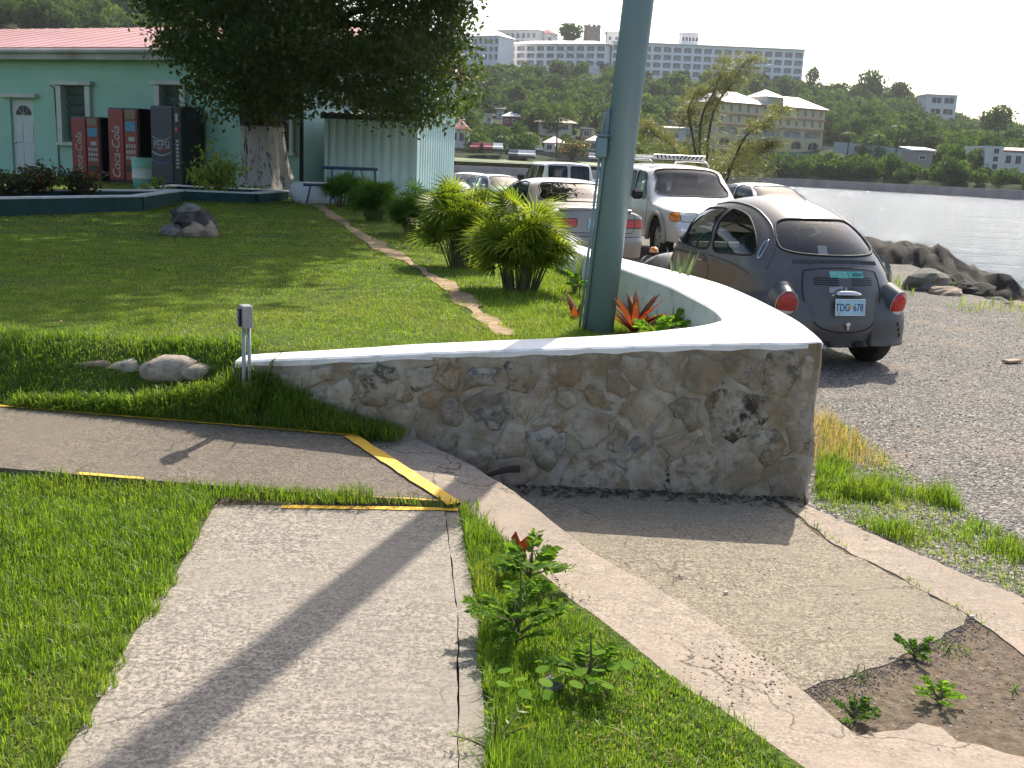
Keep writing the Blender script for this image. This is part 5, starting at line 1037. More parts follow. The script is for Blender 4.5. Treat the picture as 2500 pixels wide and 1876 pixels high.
# mast, far utility pole, power lines
Y = 424; z = topz(2143, 232, Y); mb = MB(); mb.tube([(0, 0, -3), (0, 0, 6.5)], .16, 5); o = mb.build('radio_mast', m_stonew); o.location = (PXA(2143)*Y, Y, z); tag(o, 'thin radio mast standing on the ridge between two trees', 'mast')
Y = 200; z = topz(1357, 395, Y); up = empty('utility_pole', (PXA(1357)*Y, Y, z), 0, 'thin dark utility pole before the pink roofed house', 'pole'); mb = MB(); mb.tube([(0, 0, 0), (0, 0, 8)], .14, 6); mb.build('shaft', m_bark, up); mb = MB(); mb.box((0, 0, 7.4), (1.6, .12, .12)); mb.build('cross_arm', m_bark, up)
for i, (y0, y1) in enumerate(((199, 208), (212, 219))):
    a = gy(1560, y0, 150); b = gy(1760, y1, 150); mb = MB(); mb.tube([a+(b-a)*u+np.array([0, 0, -.6*4*u*(1-u)]) for u in np.linspace(-1.2, 1.6, 14)], .025, 4); o = mb.build('power_line', m_stonew); tag(o, ['upper power line crossing before the wooded hill', 'lower power line crossing before the wooded hill'][i], 'cable')
# ---------------------------------------------------------------- feathery tree behind the suv
fy_ = 41.0; ft = empty('feathery_tree', (PXA(1735)*fy_, fy_, -.35), 0, 'wispy leaning casuarina like tree with thin trunks behind the white suv', 'tree'); parts = []; r3 = np.random.default_rng(77)
m_cas = leafmat('feathery needle leaf', (.10, .11, .045), (.19, .19, .085), .4, 1.2)
for (pts) in ([(1700, 410), (1735, 300), (1790, 200), (1830, 140)], [(1690, 410), (1710, 310), (1745, 220), (1770, 150)], [(1740, 410), (1810, 350), (1870, 300), (1905, 262)], [(1705, 410), (1690, 330), (1680, 270), (1700, 225)], [(1730, 410), (1650, 370), (1600, 330), (1560, 300)], [(1760, 410), (1800, 380), (1850, 365), (1890, 355)]):
    w3 = [gy(x, y, fy_+r3.uniform(-1.2, 1.2)) for x, y in pts]; w3[0][2] = -.4; w3[0][0] = ft.location[0]+r3.uniform(-.3, .3); w3[0][1] = fy_+r3.uniform(-.3, .3); q = smoothpoly(w3, 6, closed=False); mb = MB(); o3 = np.array(ft.location); q = [np.array(p) for p in q]
    mb.tube([p-o3 for p in q], list(np.linspace(.06, .012, len(q))), 5); mb.build('trunk', m_bark, ft, True)
    for p in q[5:]:
        for _ in range(12):
            d = r3.normal(size=3)*np.array([.9, .9, .4])+np.array([.2, 0, .35]); d /= np.linalg.norm(d); L = r3.uniform(.35, .85); n = 16; u = r3.uniform(.2, 1, n)[:, None]; c0 = p+d*L*u+np.array([0, 0, -.35])*u*u*L+r3.normal(0, .05, (n, 3)); parts.append(leafquads(c0, .24, .07, .9, r3, dirs=unit(d+r3.normal(0, .55, (n, 3))+np.array([0, 0, -.35]))))
for _ in range(60):
    p = gy(r3.uniform(1560, 1860), r3.uniform(375, 425), fy_+r3.uniform(-2, 2)); n = 60; c0 = p+r3.normal(0, .35, (n, 3)); parts.append(leafquads(c0, .26, .10, .3, r3))
V, Fq = merge(parts); link('foliage', npmesh('foliage', V-np.array(ft.location), Fq), m_cas, ft, kind='stuff')
# ---------------------------------------------------------------- rocks on the shore
m_rock = paint('dark wet rock', (.038, .032, .026), .9, .55, 2.2, bump=1.0, spec=.25)
m_rock2 = paint('grey green boulder', (.16, .15, .125), .9, .35, 3, bump=.8)
m_rock3 = paint('tan boulder', (.33, .25, .18), .9, .3, 3, bump=.8)
def boulder(name, x, y, zc, size, mat, label, seed, rz_=0, Y=None, n=18, rough=.22):
    p = gy(x, y, Y) if Y else gz(x, y, zc); V = []; r4 = np.random.default_rng(seed)
    th = np.linspace(0, math.pi, n//2+1); ph = np.linspace(0, 2*math.pi, n, endpoint=False)
    for t_ in th:
        for f in ph:
            d = np.array([math.sin(t_)*math.cos(f), math.sin(t_)*math.sin(f), math.cos(t_)]); k = 1+rough*(float(vnoise(d[0]*2+seed*3.1, d[1]*2+d[2]*1.7, 1, seed))+.5*float(vnoise(d[0]*5+d[2]*3, d[1]*5-d[2]*2, 1, seed+1))); V.append(tuple(d*k*np.array(size)))
    Fs = [(i*n+j, i*n+(j+1) % n, (i+1)*n+(j+1) % n, (i+1)*n+j) for i in range(len(th)-1) for j in range(n)]; mb = MB(); mb.add(V, [f[::-1] for f in Fs]); o = link(name, weld(mb, name), mat); o.location = p; o.rotation_euler = (0, 0, rz_); return tag(o, label, 'rock')
# long outcrop as one ragged ridge
Yo = 22.6; ox = np.linspace(2070, 2478, 120); top_y = np.interp(ox, [2070, 2120, 2170, 2200, 2225, 2245, 2270, 2300, 2340, 2400, 2440, 2460, 2478], [585, 578, 580, 584, 595, 602, 590, 600, 622, 648, 668, 680, 696]); V = []; nk = 26
for i, x in enumerate(ox):
    p = gy(x, top_y[i], Yo); hh = float(p[2])+1.35; v_ = np.linspace(-1, 1, nk); f = (1-np.abs(v_)**1.5)
    Yv = Yo+v_*2.3; rough_ = .16*vnoise(p[0]+v_*0, Yv, 1.3, 61)+.20*np.abs(vnoise(p[0]+v_*0, Yv, 3.1, 62))+.10*vnoise(p[0]+v_*0, Yv, 5, 63)+.03*vnoise(p[0]+v_*0, Yv, 11, 66)
    V.append(np.stack([p[0]+.12*vnoise(p[0]+v_*0, Yv*2, 2.5, 64), Yv+.2*vnoise(p[0]+v_*0, Yv, 2.0, 65), -1.35+hh*f*(1+.0*v_)+rough_*np.minimum(1, f*2)*min(1, hh)-.12], -1))
o = link('rock_outcrop', npmesh('rock_outcrop', np.concatenate(V), gridfaces(120, nk), False), m_rock); tag(o, 'dark jagged rock outcrop running down into the bay', 'rock')
boulder('boulder', 2135, 672, .1, (.30, .3, .32), m_rock2, 'grey boulder behind the rear of the rounded grey car', 1)
boulder('boulder', 2265, 694, .06, (.40, .3, .22), m_rock2, 'big angular grey green boulder at the gravel edge', 2, .4)
boulder('boulder', 2310, 715, .0, (.25, .2, .11), m_rock3, 'tan boulder between the angular rock and the brown rock', 3)
boulder('boulder', 2372, 718, -.05, (.38, .3, .2), m_rock, 'brown rounded rock at the water edge', 4, .3)
boulder('boulder', 2428, 742, -.1, (.2, .18, .11), m_rock2, 'small grey rock on the grassy shore edge', 5)
boulder('boulder', 2480, 755, -.1, (.2, .18, .13), m_rock3, 'reddish rock at the end of the gravel shore', 6)
p = np.concatenate([scatter(2200, 5.2, 8.6, 12, 19, lambda X, Y: (np.abs(X-shoreX(Y)+.5) < .8) & (vnoise(X, Y, 1.4, 81) > .1), ground_z)]); V, T = blades(p, RNG.uniform(.05, .2, len(p)), .012, .5); link('shore_grass', npmesh('shore_grass', V, T), m_lawn, kind='stuff')
for i, (x, y, w_, d_, rz_) in enumerate([(2470, 882, .2, .08, .5)]):
    p = gz(x, y, 0); mb = MB(); mb.bevbox((0, 0, .012), (w_, d_, .025), .006, rz_); o = mb.build('wood_scrap', paint('weathered board', (.40, .28, .18), .9, .3, 9)); o.location = (p[0], p[1], -.01); tag(o, ['flat tan board lying on the gravel', 'thin weathered stick lying on the gravel'][i], 'board')
# ================================================================ vehicles: implicit bodies, panes and lamps cut along their outlines
def surf_nets(fn, lo, hi, h):
    ax = [np.arange(lo[i], hi[i]+h, h) for i in range(3)]; X, Y, Z = np.meshgrid(*ax, indexing='ij'); f = fn(X, Y, Z); S = f < 0
    n = [len(a)-1 for a in ax]; cnt = np.zeros(n); acc = [np.zeros(n) for _ in range(3)]
    def sl(c): return tuple(slice(c[i], c[i]+n[i]) for i in range(3))
    cs = [(a, b, c) for a in (0, 1) for b in (0, 1) for c in (0, 1)]
    for c in cs:
        for d in range(3):
            if c[d] == 0:
                e = list(c); e[d] = 1; e = tuple(e); fa, fb = f[sl(c)], f[sl(e)]; m = (fa < 0) != (fb < 0)
                t = np.where(m, fa/np.where(m, fa-fb, 1), 0); cnt += m
                for i in range(3): acc[i] += np.where(m, c[i]+(t if i == d else 0), 0)
    has = cnt > 0; idx = -np.ones(n, int); idx[has] = np.arange(has.sum()); I = np.argwhere(has)
    V = np.stack([lo[i]+(I[:, i]+acc[i][has]/cnt[has])*h for i in range(3)], -1); Q = []
    for d in range(3):
        u, v = [(1, 2), (2, 0), (0, 1)][d]
        a = S; b = np.roll(S, -1, d); ch = a != b
        sel = [slice(None)]*3; sel[d] = slice(0, n[d]); sel[u] = slice(1, n[u]); sel[v] = slice(1, n[v]); off = [0, 0, 0]; off[u] = 1; off[v] = 1
        E = np.argwhere(ch[tuple(sel)])+np.array(off); ins = a[E[:, 0], E[:, 1], E[:, 2]]
        def cell(du, dv):
            c = E.copy(); c[:, u] += du; c[:, v] += dv; return idx[c[:, 0], c[:, 1], c[:, 2]]
        q = np.stack([cell(-1, -1), cell(0, -1), cell(0, 0), cell(-1, 0)], -1); q[~ins] = q[~ins][:, ::-1]; Q.append(q[(q >= 0).all(1)])
    Q = np.concatenate(Q); e = h*.02
    for _ in range(4):
        g = np.stack([(fn(*(V+np.eye(3)[i]*e).T)-fn(*(V-np.eye(3)[i]*e).T))/(2*e) for i in range(3)], -1); fv = fn(*V.T)
        st = g*(fv/np.maximum((g*g).sum(1), 1e-3))[:, None]; L = np.linalg.norm(st, axis=1); V = V-st*np.minimum(1, h*.5/np.maximum(L, 1e-9))[:, None]
    T = np.concatenate([Q[:, [0, 1, 2]], Q[:, [0, 2, 3]]]); return V, T
class SD2:
    """tabulated signed distance to a closed 2-D outline"""
    def __init__(s, poly, st=.012):
        P_ = np.array(poly); s.lo = P_.min(0)-.35; hi = P_.max(0)+.35; s.st = st; n = np.ceil((hi-s.lo)/st).astype(int)+2
        a = s.lo[0]+np.arange(n[0])*st; b = s.lo[1]+np.arange(n[1])*st; X, Z = np.meshgrid(a, b, indexing='ij'); s.n = n; s.t = sdpoly(X, Z, poly)
    def __call__(s, x, z):
        u = np.clip((np.asarray(x, float)-s.lo[0])/s.st, 0, s.n[0]-1.001); v = np.clip((np.asarray(z, float)-s.lo[1])/s.st, 0, s.n[1]-1.001); i = u.astype(int); j = v.astype(int); u = u-i; v = v-j; t = s.t
        return t[i, j]*(1-u)*(1-v)+t[i+1, j]*u*(1-v)+t[i, j+1]*(1-u)*v+t[i+1, j+1]*u*v
def cut(V, T, g):
    """split triangles along g=0; returns V, inside tris, outside tris, contour segments"""
    g = np.where(np.abs(g) < 1e-9, 1e-9, g); s = g[T] > 0; c = s.sum(1); Tin = [T[c == 3]]; Tout = [T[c == 0]]; M = T[(c == 1) | (c == 2)]; sm = s[(c == 1) | (c == 2)]; cm = sm.sum(1)
    if len(M) == 0: return V, Tin[0], Tout[0], np.zeros((0, 2), int)
    lone = np.where(cm == 1, sm.argmax(1), (~sm).argmax(1)); r = np.arange(len(M)); a = M[r, lone]; b = M[r, (lone+1) % 3]; d = M[r, (lone+2) % 3]
    E = np.concatenate([np.stack([a, b], 1), np.stack([a, d], 1)]); Es = np.sort(E, 1); U, inv = np.unique(Es, axis=0, return_inverse=True); inv = inv.ravel()
    t = g[U[:, 0]]/(g[U[:, 0]]-g[U[:, 1]]); NV = V[U[:, 0]]+(V[U[:, 1]]-V[U[:, 0]])*t[:, None]; p = inv[:len(M)]+len(V); q = inv[len(M):]+len(V)
    tri = np.stack([a, p, q], 1); t1 = np.stack([p, b, d], 1); t2 = np.stack([p, d, q], 1); one = cm == 1
    Tin += [tri[one], t1[~one], t2[~one]]; Tout += [tri[~one], t1[one], t2[one]]
    return np.concatenate([V, NV]), np.concatenate(Tin), np.concatenate(Tout), np.stack([p, q], 1)
def chains(seg):
    adj = {}
    for a, b in seg: adj.setdefault(int(a), []).append(int(b)); adj.setdefault(int(b), []).append(int(a))
    used = set(); out = []
    for s in sorted(adj, key=lambda k: len(adj[k])):
        if s in used: continue
        ch = [s]; used.add(s); cur = s
        while True:
            nx_ = [k for k in adj[cur] if k not in used]
            if not nx_: break
            cur = nx_[0]; used.add(cur); ch.append(cur)
        if len(ch) > 3: out.append((ch, ch[0] in adj[ch[-1]]))
    return out
def compact(V, T):
    u, inv = np.unique(T, return_inverse=True); return V[u], inv.reshape(T.shape)
def rpoly(P, k=5): return smoothpoly(P, k)
def rbox(x0, z0, x1, z1, r=.05):
    out = []
    for (cx, cz, a0) in ((x1-r, z1-r, 0), (x0+r, z1-r, 90), (x0+r, z0+r, 180), (x1-r, z0+r, 270)):
        for k in range(5): a = math.radians(a0+k*22.5); out.append((cx+r*math.cos(a), cz+r*math.sin(a)))
    return out
m_black = paint('black rubber', (.012, .012, .013), .7, .2, 20)
m_tyre = paint('tyre rubber', (.02, .02, .021), .85, .25, 14, bump=.3)
m_chrome = paint('chrome', (.62, .62, .62), .12, .05, 6, metallic=1)
m_rim = paint('dull alloy', (.36, .35, .34), .35, .15, 9, metallic=.8)
m_inter = paint('dark car interior', (.022, .021, .02), .8, .3, 12)
m_seat = paint('charcoal seat cloth', (.045, .045, .048), .85, .2, 25)
m_glass = glassmat('car glass', (.50, .58, .56))
m_dglass = glassmat('tinted car glass', (.20, .22, .23))
m_red = paint('red lamp lens', (.55, .012, .010), .18, .15, 20, coat=.5)
m_dred = paint('faded red lamp lens', (.42, .03, .025), .3, .2, 20, coat=.3)
m_amber = paint('amber lamp lens', (.85, .26, .03), .2, .1, 20, coat=.5)
m_clear = paint('clear lamp lens', (.62, .62, .58), .15, .1, 20, coat=.6)
class Car:
    def __init__(s, root, sil, W, D, p, q, body, h=.03, zmin=.24, tumble=(9, 0), yoff=0.0, ymax=None, archs=(), flare=0):
        s.root = root; s.sil = sil; s.Df = (lambda X: np.interp(X, *D)) if isinstance(D, tuple) else (lambda X: D); s.sd = SD2(sil); s.D = D; s.p = p; s.q = q; s.W = W; s.zmin = zmin; s.tum = tumble; s.h = h; s.body = body
        xs_ = [a for a, b in sil]; zs_ = [b for a, b in sil]; ym = max(W[1])+.06
        V, T = surf_nets(s.fn, (min(xs_)-.1, -ym, zmin-.08), (max(xs_)+.1, ym, max(zs_)+.1), h)
        s.V, s.T = V, T
        for (ax, az, r) in archs:
            g = r-np.hypot(s.V[:, 0]-ax, s.V[:, 2]-az); g = np.where(np.abs(s.V[:, 1]) > .35, g, -1); s.V, ti, s.T, seg = cut(s.V, s.T, g)
    def fn(s, X, Y, Z):
        d = s.sd(X, Z); w = np.interp(X, *s.W)*(1-s.tum[1]*np.maximum(0, Z-s.tum[0]))
        f = (np.abs(Y)/w)**s.q+np.maximum(0, 1-d/s.Df(X))**s.p-1
        return np.maximum(f, (s.zmin-Z)*4)
    def side_y(s, x, z):
        d = float(s.sd(x, z)); w = np.interp(x, *s.W)*(1-s.tum[1]*max(0, z-s.tum[0])); k = 1-max(0, 1-d/float(s.Df(x)))**s.p
        return w*max(0, k)**(1/s.q)
    def end_x(s, y, z, front=False):
        xs_ = [a for a, b in s.sil]; lo, hi = (min(xs_)-.05, (min(xs_)+max(xs_))/2)
        if front: lo = max(xs_)+.05
        for _ in range(40):
            m = (lo+hi)/2
            if s.fn(np.array([m]), np.array([y]), np.array([z]))[0] < 0: hi = m
            else: lo = m
        return hi
    def region(s, kind, poly, sgn=0, xr=None):
        x, y, z = s.V.T
        if kind == 'side': g = sdpoly(x, z, poly); g = np.where(y*sgn > .12, g, -1)
        else: g = sdpoly(y, z, poly); g = np.where((x > xr[0]) & (x < xr[1]), g, -1)
        return g
    def take(s, name, kind, poly, mat, sgn=0, xr=None, push=0.0, trim=None, tr=.009, parent=None, trimname='trim'):
        g = s.region(kind, poly, sgn, xr); s.V, ti, s.T, seg = cut(s.V, s.T, g)
        if len(ti) == 0: return None
        V, T = compact(s.V, ti)
        if push: V = V+(np.array([0, -sgn*push, 0]) if kind == 'side' else np.array([push*(1 if np.mean(xr) < 1.8 else -1), 0, 0]))
        o = link(name, npmesh(name, V, T, True), mat, parent or s.root)
        if trim:
            mb = MB()
            for ch, cl in chains(seg): mb.tube([s.V[k] for k in ch], tr, 6, closed=cl)
            mb.build(trimname, trim, o, True)
        return o
    def finish(s, name='body', mat=None):
        V, T = compact(s.V, s.T); return link(name, npmesh(name, V, T, True), mat or s.body, s.root)
    def line(s, pts, mat, r=.004, name='panel_gap', mode='side', sgn=1, parent=None, k=8, lift=.0):
        mb = MB(); q = smoothpoly(pts, k, closed=False)
        if mode == 'side': mb.tube([(x, sgn*(s.side_y(x, z)+lift), z) for x, z in q], r, 5)
        else: mb.tube([(s.end_x(y, z, mode == 'front')-(lift if mode == 'rear' else -lift), y, z) for y, z in q], r, 5)
        return mb.build(name, mat, parent or s.root, True)
def wheel_mesh(r, wd, rim_r, hub=True):
    t = MB(); hw = wd/2
    t.lathe([(rim_r, -hw*.8), (r*.93, -hw), (r*.985, -hw*.72), (r, -hw*.35), (r, hw*.35), (r*.985, hw*.72), (r*.93, hw), (rim_r, hw*.8)], 32, axis='Y'); tm = t.mesh('tyre', True); tm.materials.append(m_tyre)
    k = MB(); k.lathe([(rim_r+.004, -hw*.75), (rim_r+.004, hw*.72), (rim_r*.9, hw*.6), (rim_r*.55, hw*.5), (rim_r*.4, hw*.62), (rim_r*.16, hw*.7), (0.001, hw*.72)], 28, axis='Y')
    for i in range(5):
        a = i*2*math.pi/5; k.box((math.cos(a)*rim_r*.55, hw*.56, math.sin(a)*rim_r*.55), (rim_r*.75, .02, rim_r*.2), rot=Matrix.Rotation(-a, 3, 'Y'))
    km = k.mesh('rim', True); km.materials.append(m_rim); return tm, km
def wheels(root, axles, track, r, wd, rim_r):
    tm, km = wheel_mesh(r, wd, rim_r)
    for x in axles:
        for sg in (1, -1):
            t = inst(tm, 'wheel', (x, sg*track, r), 0 if sg > 0 else math.pi, 1, root); inst(km, 'rim', (0, 0, 0), 0, 1, t)
def place_car(name, px_x, Y, heading_deg, label, xback=0.0, z=0.0, cat='car', X=None):
    h = math.radians(heading_deg); X = PXA(px_x)*Y if X is None else X
    return empty(name, (X-xback*math.sin(h), Y-xback*math.cos(h), z), math.atan2(math.cos(h), math.sin(h)), label, cat)
def seat(root, x, y, w=.48, bz=.35, top=1.0, d=.5, mat=None, hr=True):
    t = empty('x'); bpy.data.objects.remove(t)
    mb = MB(); mb.bevbox((x+.1, y, bz+.08), (d, w, .18), .05); mb.box((x-.17, y, (bz+top)/2+.06), (.13, w, top-bz-.1), rot=Matrix.Rotation(-.18, 3, 'Y'), taper=.86)
    if hr: mb.bevbox((x-.27, y, top+.1), (.09, w*.55, .17), .035)
    return mb.build('seat', mat or m_seat, root)
# ---------------------------------------------------------------- the old rounded grey car
m_prim = NT('faded grey primer'); _t = m_prim; _g = _t.co()
_c = _t.ramp(_t.noise(5, 5, .6), [(.3, (.080, .078, .077)), (.7, (.115, .112, .110))])
_c = _t.mix(_t.ramp(_t.noise(60, 4, .7), [(.6, 0), (.72, .25)]), _c, (.24, .22, .2))
_t.base(_c).set(Roughness=.31, Specular_IOR_Level=.5); m_prim = _t.m
m_door = paint('brown reflection side paint', (.045, .034, .028), .3, .35, 3, coat=.3)  # dark gloss side, reflected brown coloured in
bt = place_car('vintage_car', 0, 9.22, -15.5, 'old rounded two door car in dull grey primer parked beside the white wall', 0.0, z=-.035, X=2.96); bt.scale = (.965,)*3
BS = smoothpoly([(.19, .2), (.115, .40), (.125, .52), (.15, .66), (.195, .80), (.27, .94), (.38, 1.08), (.54, 1.225), (.78, 1.375), (1.1, 1.49), (1.45, 1.545), (1.80, 1.55), (2.10, 1.51), (2.30, 1.43), (2.44, 1.31), (2.58, 1.14), (2.70, 1.045), (2.9, 1.01), (3.12, .95), (3.32, .86), (3.48, .74), (3.59, .58), (3.62, .42), (3.60, .2), (3.55, -.5), (.25, -.5)], 4)
c = Car(bt, BS, ([0, .15, .4, .8, 1.3, 2.0, 2.5, 2.8, 3.2, 3.64], [.58, .64, .695, .715, .72, .72, .71, .62, .48, .40]), ([0, 1.2, 2.1, 2.5, 2.75, 3.1], [.50, .46, .32, .22, .26, .42]), 2.3, 2.1, m_prim, h=.021, zmin=.235, tumble=(.9, .24))
m_glass2 = glassmat('clear car glass', (.86, .89, .88)); m_glass3 = glassmat('dusty sheen rear glass', (.86, .89, .88), dust_sheen=.2)  # rear pane's dust layer also stands in for bright sky reflection
SW1 = rpoly([(1.70, 1.00), (2.2, 1.00), (2.47, 1.02), (2.49, 1.06), (2.37, 1.24), (2.22, 1.36), (2.0, 1.405), (1.72, 1.415), (1.675, 1.39), (1.665, 1.2)], 4)
SW2 = rpoly([(.82, 1.02), (1.2, 1.00), (1.54, 1.00), (1.585, 1.2), (1.58, 1.39), (1.50, 1.41), (1.22, 1.36), (.96, 1.235), (.79, 1.09)], 4)
for sg in (1, -1):
    c.take('side_window', 'side', SW1, m_glass2, sg, push=.008, trim=m_black, tr=.010)
    c.take('side_window', 'side', SW2, m_glass2, sg, push=.008, trim=m_black, tr=.010)
c.take('rear_window', 'end', rpoly([(-.44, 1.085), (-.22, 1.065), (.22, 1.065), (.44, 1.085), (.485, 1.14), (.44, 1.27), (.35, 1.35), (.18, 1.37), (-.18, 1.37), (-.35, 1.35), (-.44, 1.27), (-.485, 1.14)], 3), m_glass3, xr=(0, 1.25), push=.008, trim=m_black, tr=.013, trimname='rubber_seal')
c.take('windscreen', 'end', rpoly([(-.56, 1.09), (0, 1.07), (.56, 1.09), (.50, 1.36), (.3, 1.40), (-.3, 1.40), (-.50, 1.36)], 3), m_glass2, xr=(2.2, 2.9), push=.008, trim=m_black, tr=.012, trimname='rubber_seal')
# door skin, brown reflection of grass and wood put into its colour
DOOR = rpoly([(1.66, .42), (2.5, .42), (2.56, .6), (2.53, .90), (2.1, .925), (1.64, .91), (1.61, .65)], 3)
for sg in (1, -1):
    c.take('door', 'side', DOOR, m_door, sg, trim=m_black, tr=.004, trimname='panel_gap')
    c.take('quarter_panel', 'side', rpoly([(1.24, .50), (1.54, .42), (1.57, .65), (1.55, .90), (1.2, .885), (.95, .84), (1.06, .70)], 3), m_door, sg)
c.finish('body')
for sg in (1, -1):
    c.line([(2.58, .955), (2.2, .955), (1.8, .945), (1.4, .93), (1.0, .90), (.75, .86)], m_prim, .011, 'waist_moulding', sgn=sg, lift=.002)
    c.line([(2.60, 1.08), (2.47, 1.28), (2.30, 1.405), (2.05, 1.445), (1.75, 1.475), (1.4, 1.455), (1.1, 1.39), (.82, 1.27), (.62, 1.09), (.56, .92)], m_prim, .012, 'drip_rail', sgn=sg, lift=.004)
    c.line([(.74, 1.17), (.715, 1.13), (.695, 1.08), (.685, 1.03), (.695, 1.0), (.72, 1.03), (.74, 1.09), (.755, 1.14), (.74, 1.17)], m_chrome, .007, 'vent_surround', sgn=sg, lift=.004, k=4)
    c.line([(2.27, 1.015), (2.275, 1.15), (2.28, 1.29)], m_black, .008, 'quarterlight_post', sgn=sg, lift=-.004, k=3)
    mb = MB(); y = c.side_y(1.76, .89); mb.bevbox((1.76, sg*(y+.025), .885), (.13, .02, .025), .008); mb.build('door_handle', m_chrome, bt)
# engine lid outline, slits, plate, lamp, handle
LID = [(-.37, .93), (-.395, .83), (-.40, .70), (-.36, .55), (-.27, .44), (-.12, .395), (0, .39), (.12, .395), (.27, .44), (.36, .55), (.40, .70), (.395, .83), (.37, .93)]
c.line(LID, m_black, .007, 'lid_gap', 'rear', k=5)
c.line([(-.37, .93), (-.2, .955), (0, .96), (.2, .955), (.37, .93)], m_black, .006, 'lid_gap', 'rear')
for i in range(44):
    y = -.43+i*.02; zc = 1.0-.10*(y*y)
    x = c.end_x(y, zc); x2 = c.end_x(y, zc+.032); mb = MB(); mb.tube([(x-.001, y, zc), (x2-.001, y, zc+.032)], .0055, 4); mb.build('air_slit', m_black, bt)
for sg in (1, -1):
    for k in range(4):
        z = .815+k*.019; mb = MB(); mb.tube([(c.end_x(y, z)-.001, y, z) for y in np.linspace(sg*.07, sg*.30, 6)], .0055, 4); mb.build('lid_louvre', m_black, bt)
mb = MB(); xx = c.end_x(0, .62)-.045
m_plate = paint('pale blue plate', (.42, .62, .74), .4, .1, 8)
pl = empty('license_plate', (xx, 0, .625)); pl.parent = bt
pl.rotation_euler = (0, .10, 0)
mb.bevbox((0, 0, 0), (.006, .305, .152), .003); mb.build('plate', m_plate, pl)
mb = MB()
for (y0, z0, dy, dz) in ((0, .072, .300, .006), (0, -.072, .300, .006), (.149, 0, .006, .15), (-.149, 0, .006, .15)): mb.box((-.004, y0, z0), (.004, dy, dz))
mb.build('plate_rim', paint('plate rim', (.75, .78, .78), .4), pl)
m_ink = paint('navy plate ink', (.02, .03, .07), .6)
def text(body, size, mat, parent, loc, rot, name='lettering', ext=.001, sx=1.0, align='CENTER', shear=0):
    cu = bpy.data.curves.new(name, 'FONT'); cu.body = body; cu.size = size; cu.extrude = ext; cu.align_x = align; cu.align_y = 'CENTER'; cu.shear = shear; cu.resolution_u = 3
    t = bpy.data.objects.new(name, cu); COL.objects.link(t); dg = bpy.context.evaluated_depsgraph_get(); me = bpy.data.meshes.new_from_object(t.evaluated_get(dg)); bpy.data.objects.remove(t); me.name = name
    me.materials.clear(); o = link(name, me, mat, parent); o.location = loc; o.rotation_euler = rot; o.scale = (sx, 1, 1); return o
RB = (math.pi/2, 0, -math.pi/2)
text('TDG', .098, m_ink, pl, (-.0045, .078, -.005), RB, sx=.72); text('678', .098, m_ink, pl, (-.0045, -.082, -.005), RB, sx=.72)
mb = MB(); mb.bevbox((-.005, 0, 0), (.004, .022, .03), .004); mb.box((-.005, 0, .012), (.004, .036, .008)); mb.build('plate_emblem', paint('ochre print', (.75, .45, .06), .5), pl)
mb = MB(); mb.bevbox((0, 0, 0), (.003, .28, .014), .001); 
for (yy, zz_) in ((.11, .06), (-.11, .06), (.11, -.06), (-.11, -.06)):
    q = MB(); q.lathe([(0.001, -.004), (.006, -.003), (.006, .003)], 8, axis='X', c=(-.005, yy, zz_)); q.build('bolt', m_chrome, pl)
# plate light housing
mb = MB(); xx2 = c.end_x(0, .745)
prof = [(-.13, .0), (-.115, .03), (-.07, .045), (0, .05), (.07, .045), (.115, .03), (.13, 0)]
V = []
for (y, hh) in prof: V += [(xx2+.03, y, .725), (xx2-.045-.02*(hh/.05), y, .728), (xx2-.05-.025*(hh/.05), y, .742), (xx2+.02, y, .742+hh)]
mb.add(V, [(i*4+k, i*4+(k+1) % 4, i*4+4+(k+1) % 4, i*4+4+k) for i in range(6) for k in range(4)]+[(0, 1, 2, 3), (27, 26, 25, 24)]); mb.build('plate_light', m_chrome, bt, True)
xx3 = c.end_x(0, .46); mb = MB(); mb.bevbox((xx3-.015, 0, .465), (.03, .05, .035), .01); mb.bevbox((xx3-.02, .0, .435), (.025, .026, .05), .008); mb.build('lid_handle', m_chrome, bt)
# stickers
def sticker(name, yc, zc, wy, hz, mat, txt=None, tmat=None, ts=.05, rot=0, nseg=8):
    V = []
    for i in range(nseg+1):
        for k in (0, 1):
            u = (i/nseg-.5)*wy; v = (k-.5)*hz; y = yc-(u*math.cos(rot)-v*math.sin(rot)); z = zc+u*math.sin(rot)+v*math.cos(rot); V.append((c.end_x(y, z)-.003, y, z))
    mb = MB(); mb.add(V, [(2*i, 2*i+2, 2*i+3, 2*i+1) for i in range(nseg)]); o = mb.build(name, mat, bt)
    if txt:
        for (t_, yy) in txt:
            y = yc-yy; e = .05; dx = (c.end_x(y-e, zc)-c.end_x(y+e, zc))/(2*e); dz = (c.end_x(y, zc+e/2)-c.end_x(y, zc-e/2))/e
            t = text(t_, ts, tmat, o, (c.end_x(y, zc)-.010, y, zc), (0, 0, 0), ext=.0015)
            t.rotation_euler = Matrix(((dx*-1 if False else -dx, dz, -1), (-1, 0, -dx if False else 0), (0, 1, dz))).to_3x3().normalized().to_euler() if False else (math.pi/2-math.atan(dz)*1.0, 0, -math.pi/2-math.atan(dx))
    return o
m_teal = paint('faded teal sticker', (.16, .50, .42), .5, .2, 20)
m_teal2 = paint('teal sticker', (.10, .42, .34), .5, .2, 20)
sticker('bumper_sticker', .055, .905, .18, .058, m_teal, [('DOIT', 0)], paint('worn teal print', (.30, .62, .55), .6), .05)
sticker('bumper_sticker', -.125, .905, .17, .058, m_teal2, [('NOW', 0)], m_ink, .048)
sticker('torn_sticker', .10, .775, .14, .05, paint('grey sticker', (.34, .34, .36), .5), rot=.1)
sticker('torn_sticker', .07, .755, .17, .014, paint('white sticker', (.7, .7, .7), .5), rot=.42)
